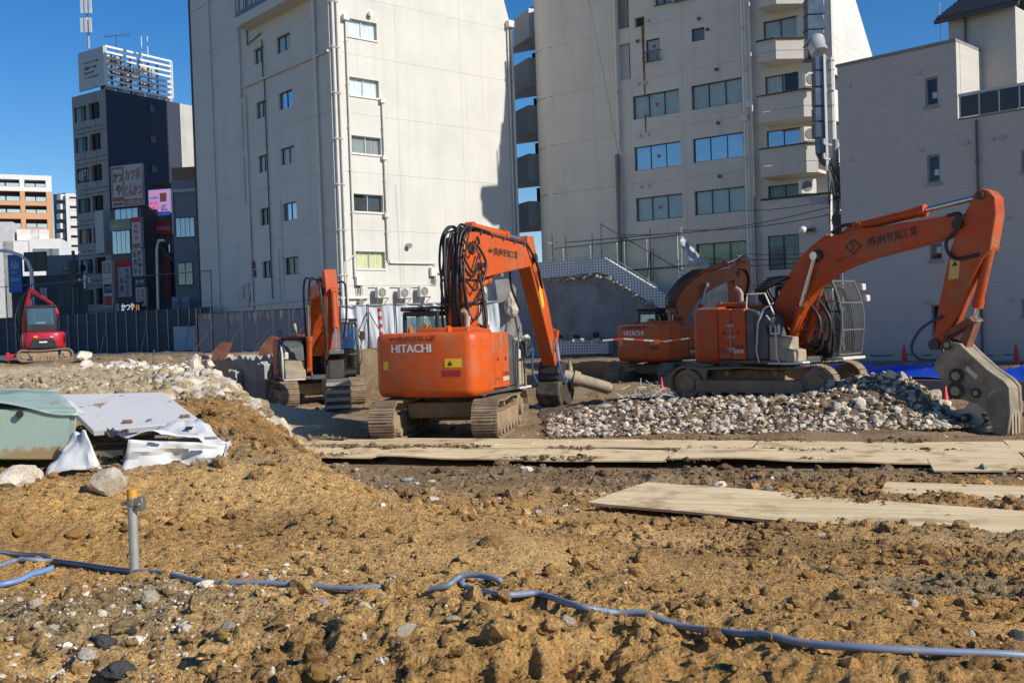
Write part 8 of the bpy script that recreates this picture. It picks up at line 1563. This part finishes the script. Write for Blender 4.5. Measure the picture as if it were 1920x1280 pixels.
# ---------------------------------------------------------------- utility pole and wires
UP = thing('utility_pole', 'concrete utility pole with transformers and tangled cables beside the grey house', 'utility pole', P(1572, 640, 44)); YU = 44.0
MB().cyl(P(1572, 660, YU), P(1566, 262, YU), .19, .14, 14).build('pole', mat('pole_concrete', (.30, .29, .27), .8, var=.1, streak=.2), UP, smooth=50, world=True); MB().cyl(P(1579, 640, YU - .3), P(1576, 395, YU - .3), .06, n=8).build('conduit', mat('white_conduit', (.62, .61, .57), .5), UP, world=True)
for px, py, r_, h_, m_ in ((1580, 338, .36, .95, BODYG), (1583, 378, .3, .6, mat('transformer_grey', (.3, .3, .29), .5)), (1586, 290, .2, .6, BODYG)): p = P(px, py, YU - .2); MB().cyl(p - Vector((0, 0, h_ / 2)), p + Vector((0, 0, h_ / 2)), r_, n=16).cyl(p + Vector((0, 0, h_ / 2)), p + Vector((0, 0, h_ / 2 + .08)), r_ * 1.06, n=16).build('transformer', m_, UP, smooth=40, world=True)
for px, py in ((1545, 270), (1545, 297), (1560, 322), (1590, 275), (1565, 400), (1588, 400), (1590, 305)):
    a = P(px, py, YU - .1); b = P(1568, py + 3, YU); MB().bar(a, b, .07, .07).build('cross_arm', STEEL, UP, smooth=0, world=True); MB().cyl(a, a + Vector((0, 0, .22)), .06, n=8).build('insulator', MIRR, UP, world=True)
for k in range(16):
    a = P(rr.uniform(1555, 1592), rr.uniform(275, 410), YU - .35); b = P(rr.uniform(1552, 1592), rr.uniform(280, 430), YU - .35); MB().tube(sagcurve(a, b, rr.uniform(.1, .5), 8, (rr.uniform(-.1, .1), -.15, 0)), .022, 5).build('cable', BLACKRUB, UP, smooth=60, world=True)
for px, py in ((1568, 412), (1572, 428), (1570, 446)): p = P(px, py, YU - .3); MB().box(p.x - .16, p.x + .16, p.y - .12, p.y + .12, p.z - .2, p.z + .2).build('junction_box', BODYG, UP, bevel=.02, world=True)
q = P(1516, 384, YU); MB().obox(q, Vector((.92, 0, 0)), Vector((0, .06, 0)), Vector((0, 0, .34))).build('sign_plate', mat('white_plate', (.6, .59, .56), .6), UP, bevel=.01, world=True)
for i, (a, b, sg) in enumerate((((1556, 388), (1165, 440), .35), ((1556, 402), (1280, 432), .2), ((1553, 480), (1330, 485), .1), ((1553, 487), (1280, 497), .15), ((1560, 375), (1400, 395), .1), ((1553, 472), (1400, 476), .08), ((1552, 530), (1390, 534), .05))):
    p0, p1 = P(*a, YU), P(*b, 49.3); tag(MB().tube(sagcurve(p0, p1, sg, 14), .018, 5).build('overhead_wire', BLACKRUB, smooth=60), ('thick overhead wire sagging from the pole to the conduit on the grey block', 'second overhead wire from the pole to the scaffold top', 'overhead wire at the height of the blank shutter', 'lowest long wire crossing the lit window', 'short thin wire under the sign plate of the pole', 'thin wire just above the machine boom', 'short wire low behind the machine exhaust')[i], 'wire', 'overhead wires')
# long stay line down the grey block
o = MB().tube([P(1103, -10, 50), P(1160, 290, 49.5)], .014, 5).build('stay_wire', BLACKRUB, smooth=60); tag(o, 'thin slanting line across the blank round-cornered wall', 'wire')
# loose wire scraps on the left of the rubble
t = thing('wire_scrap', 'tangle of pale bent wire on the left end of the rubble pile', 'scrap wire', P(1215, 740, 28)); rr2 = random.Random(12)
for k in range(22):
    a = P(rr2.uniform(1175, 1265), rr2.uniform(733, 748), 28 + rr2.uniform(-.5, .5)); pts = [a]
    for j in range(4): pts.append(pts[-1] + Vector((rr2.uniform(-.3, .3), rr2.uniform(-.2, .2), rr2.uniform(-.14, .18))))
    MB().tube(pts, .012, 5).build('wire', mat('pale_wire', (.55, .53, .48), .5, metal=.3), t, smooth=60, world=True)
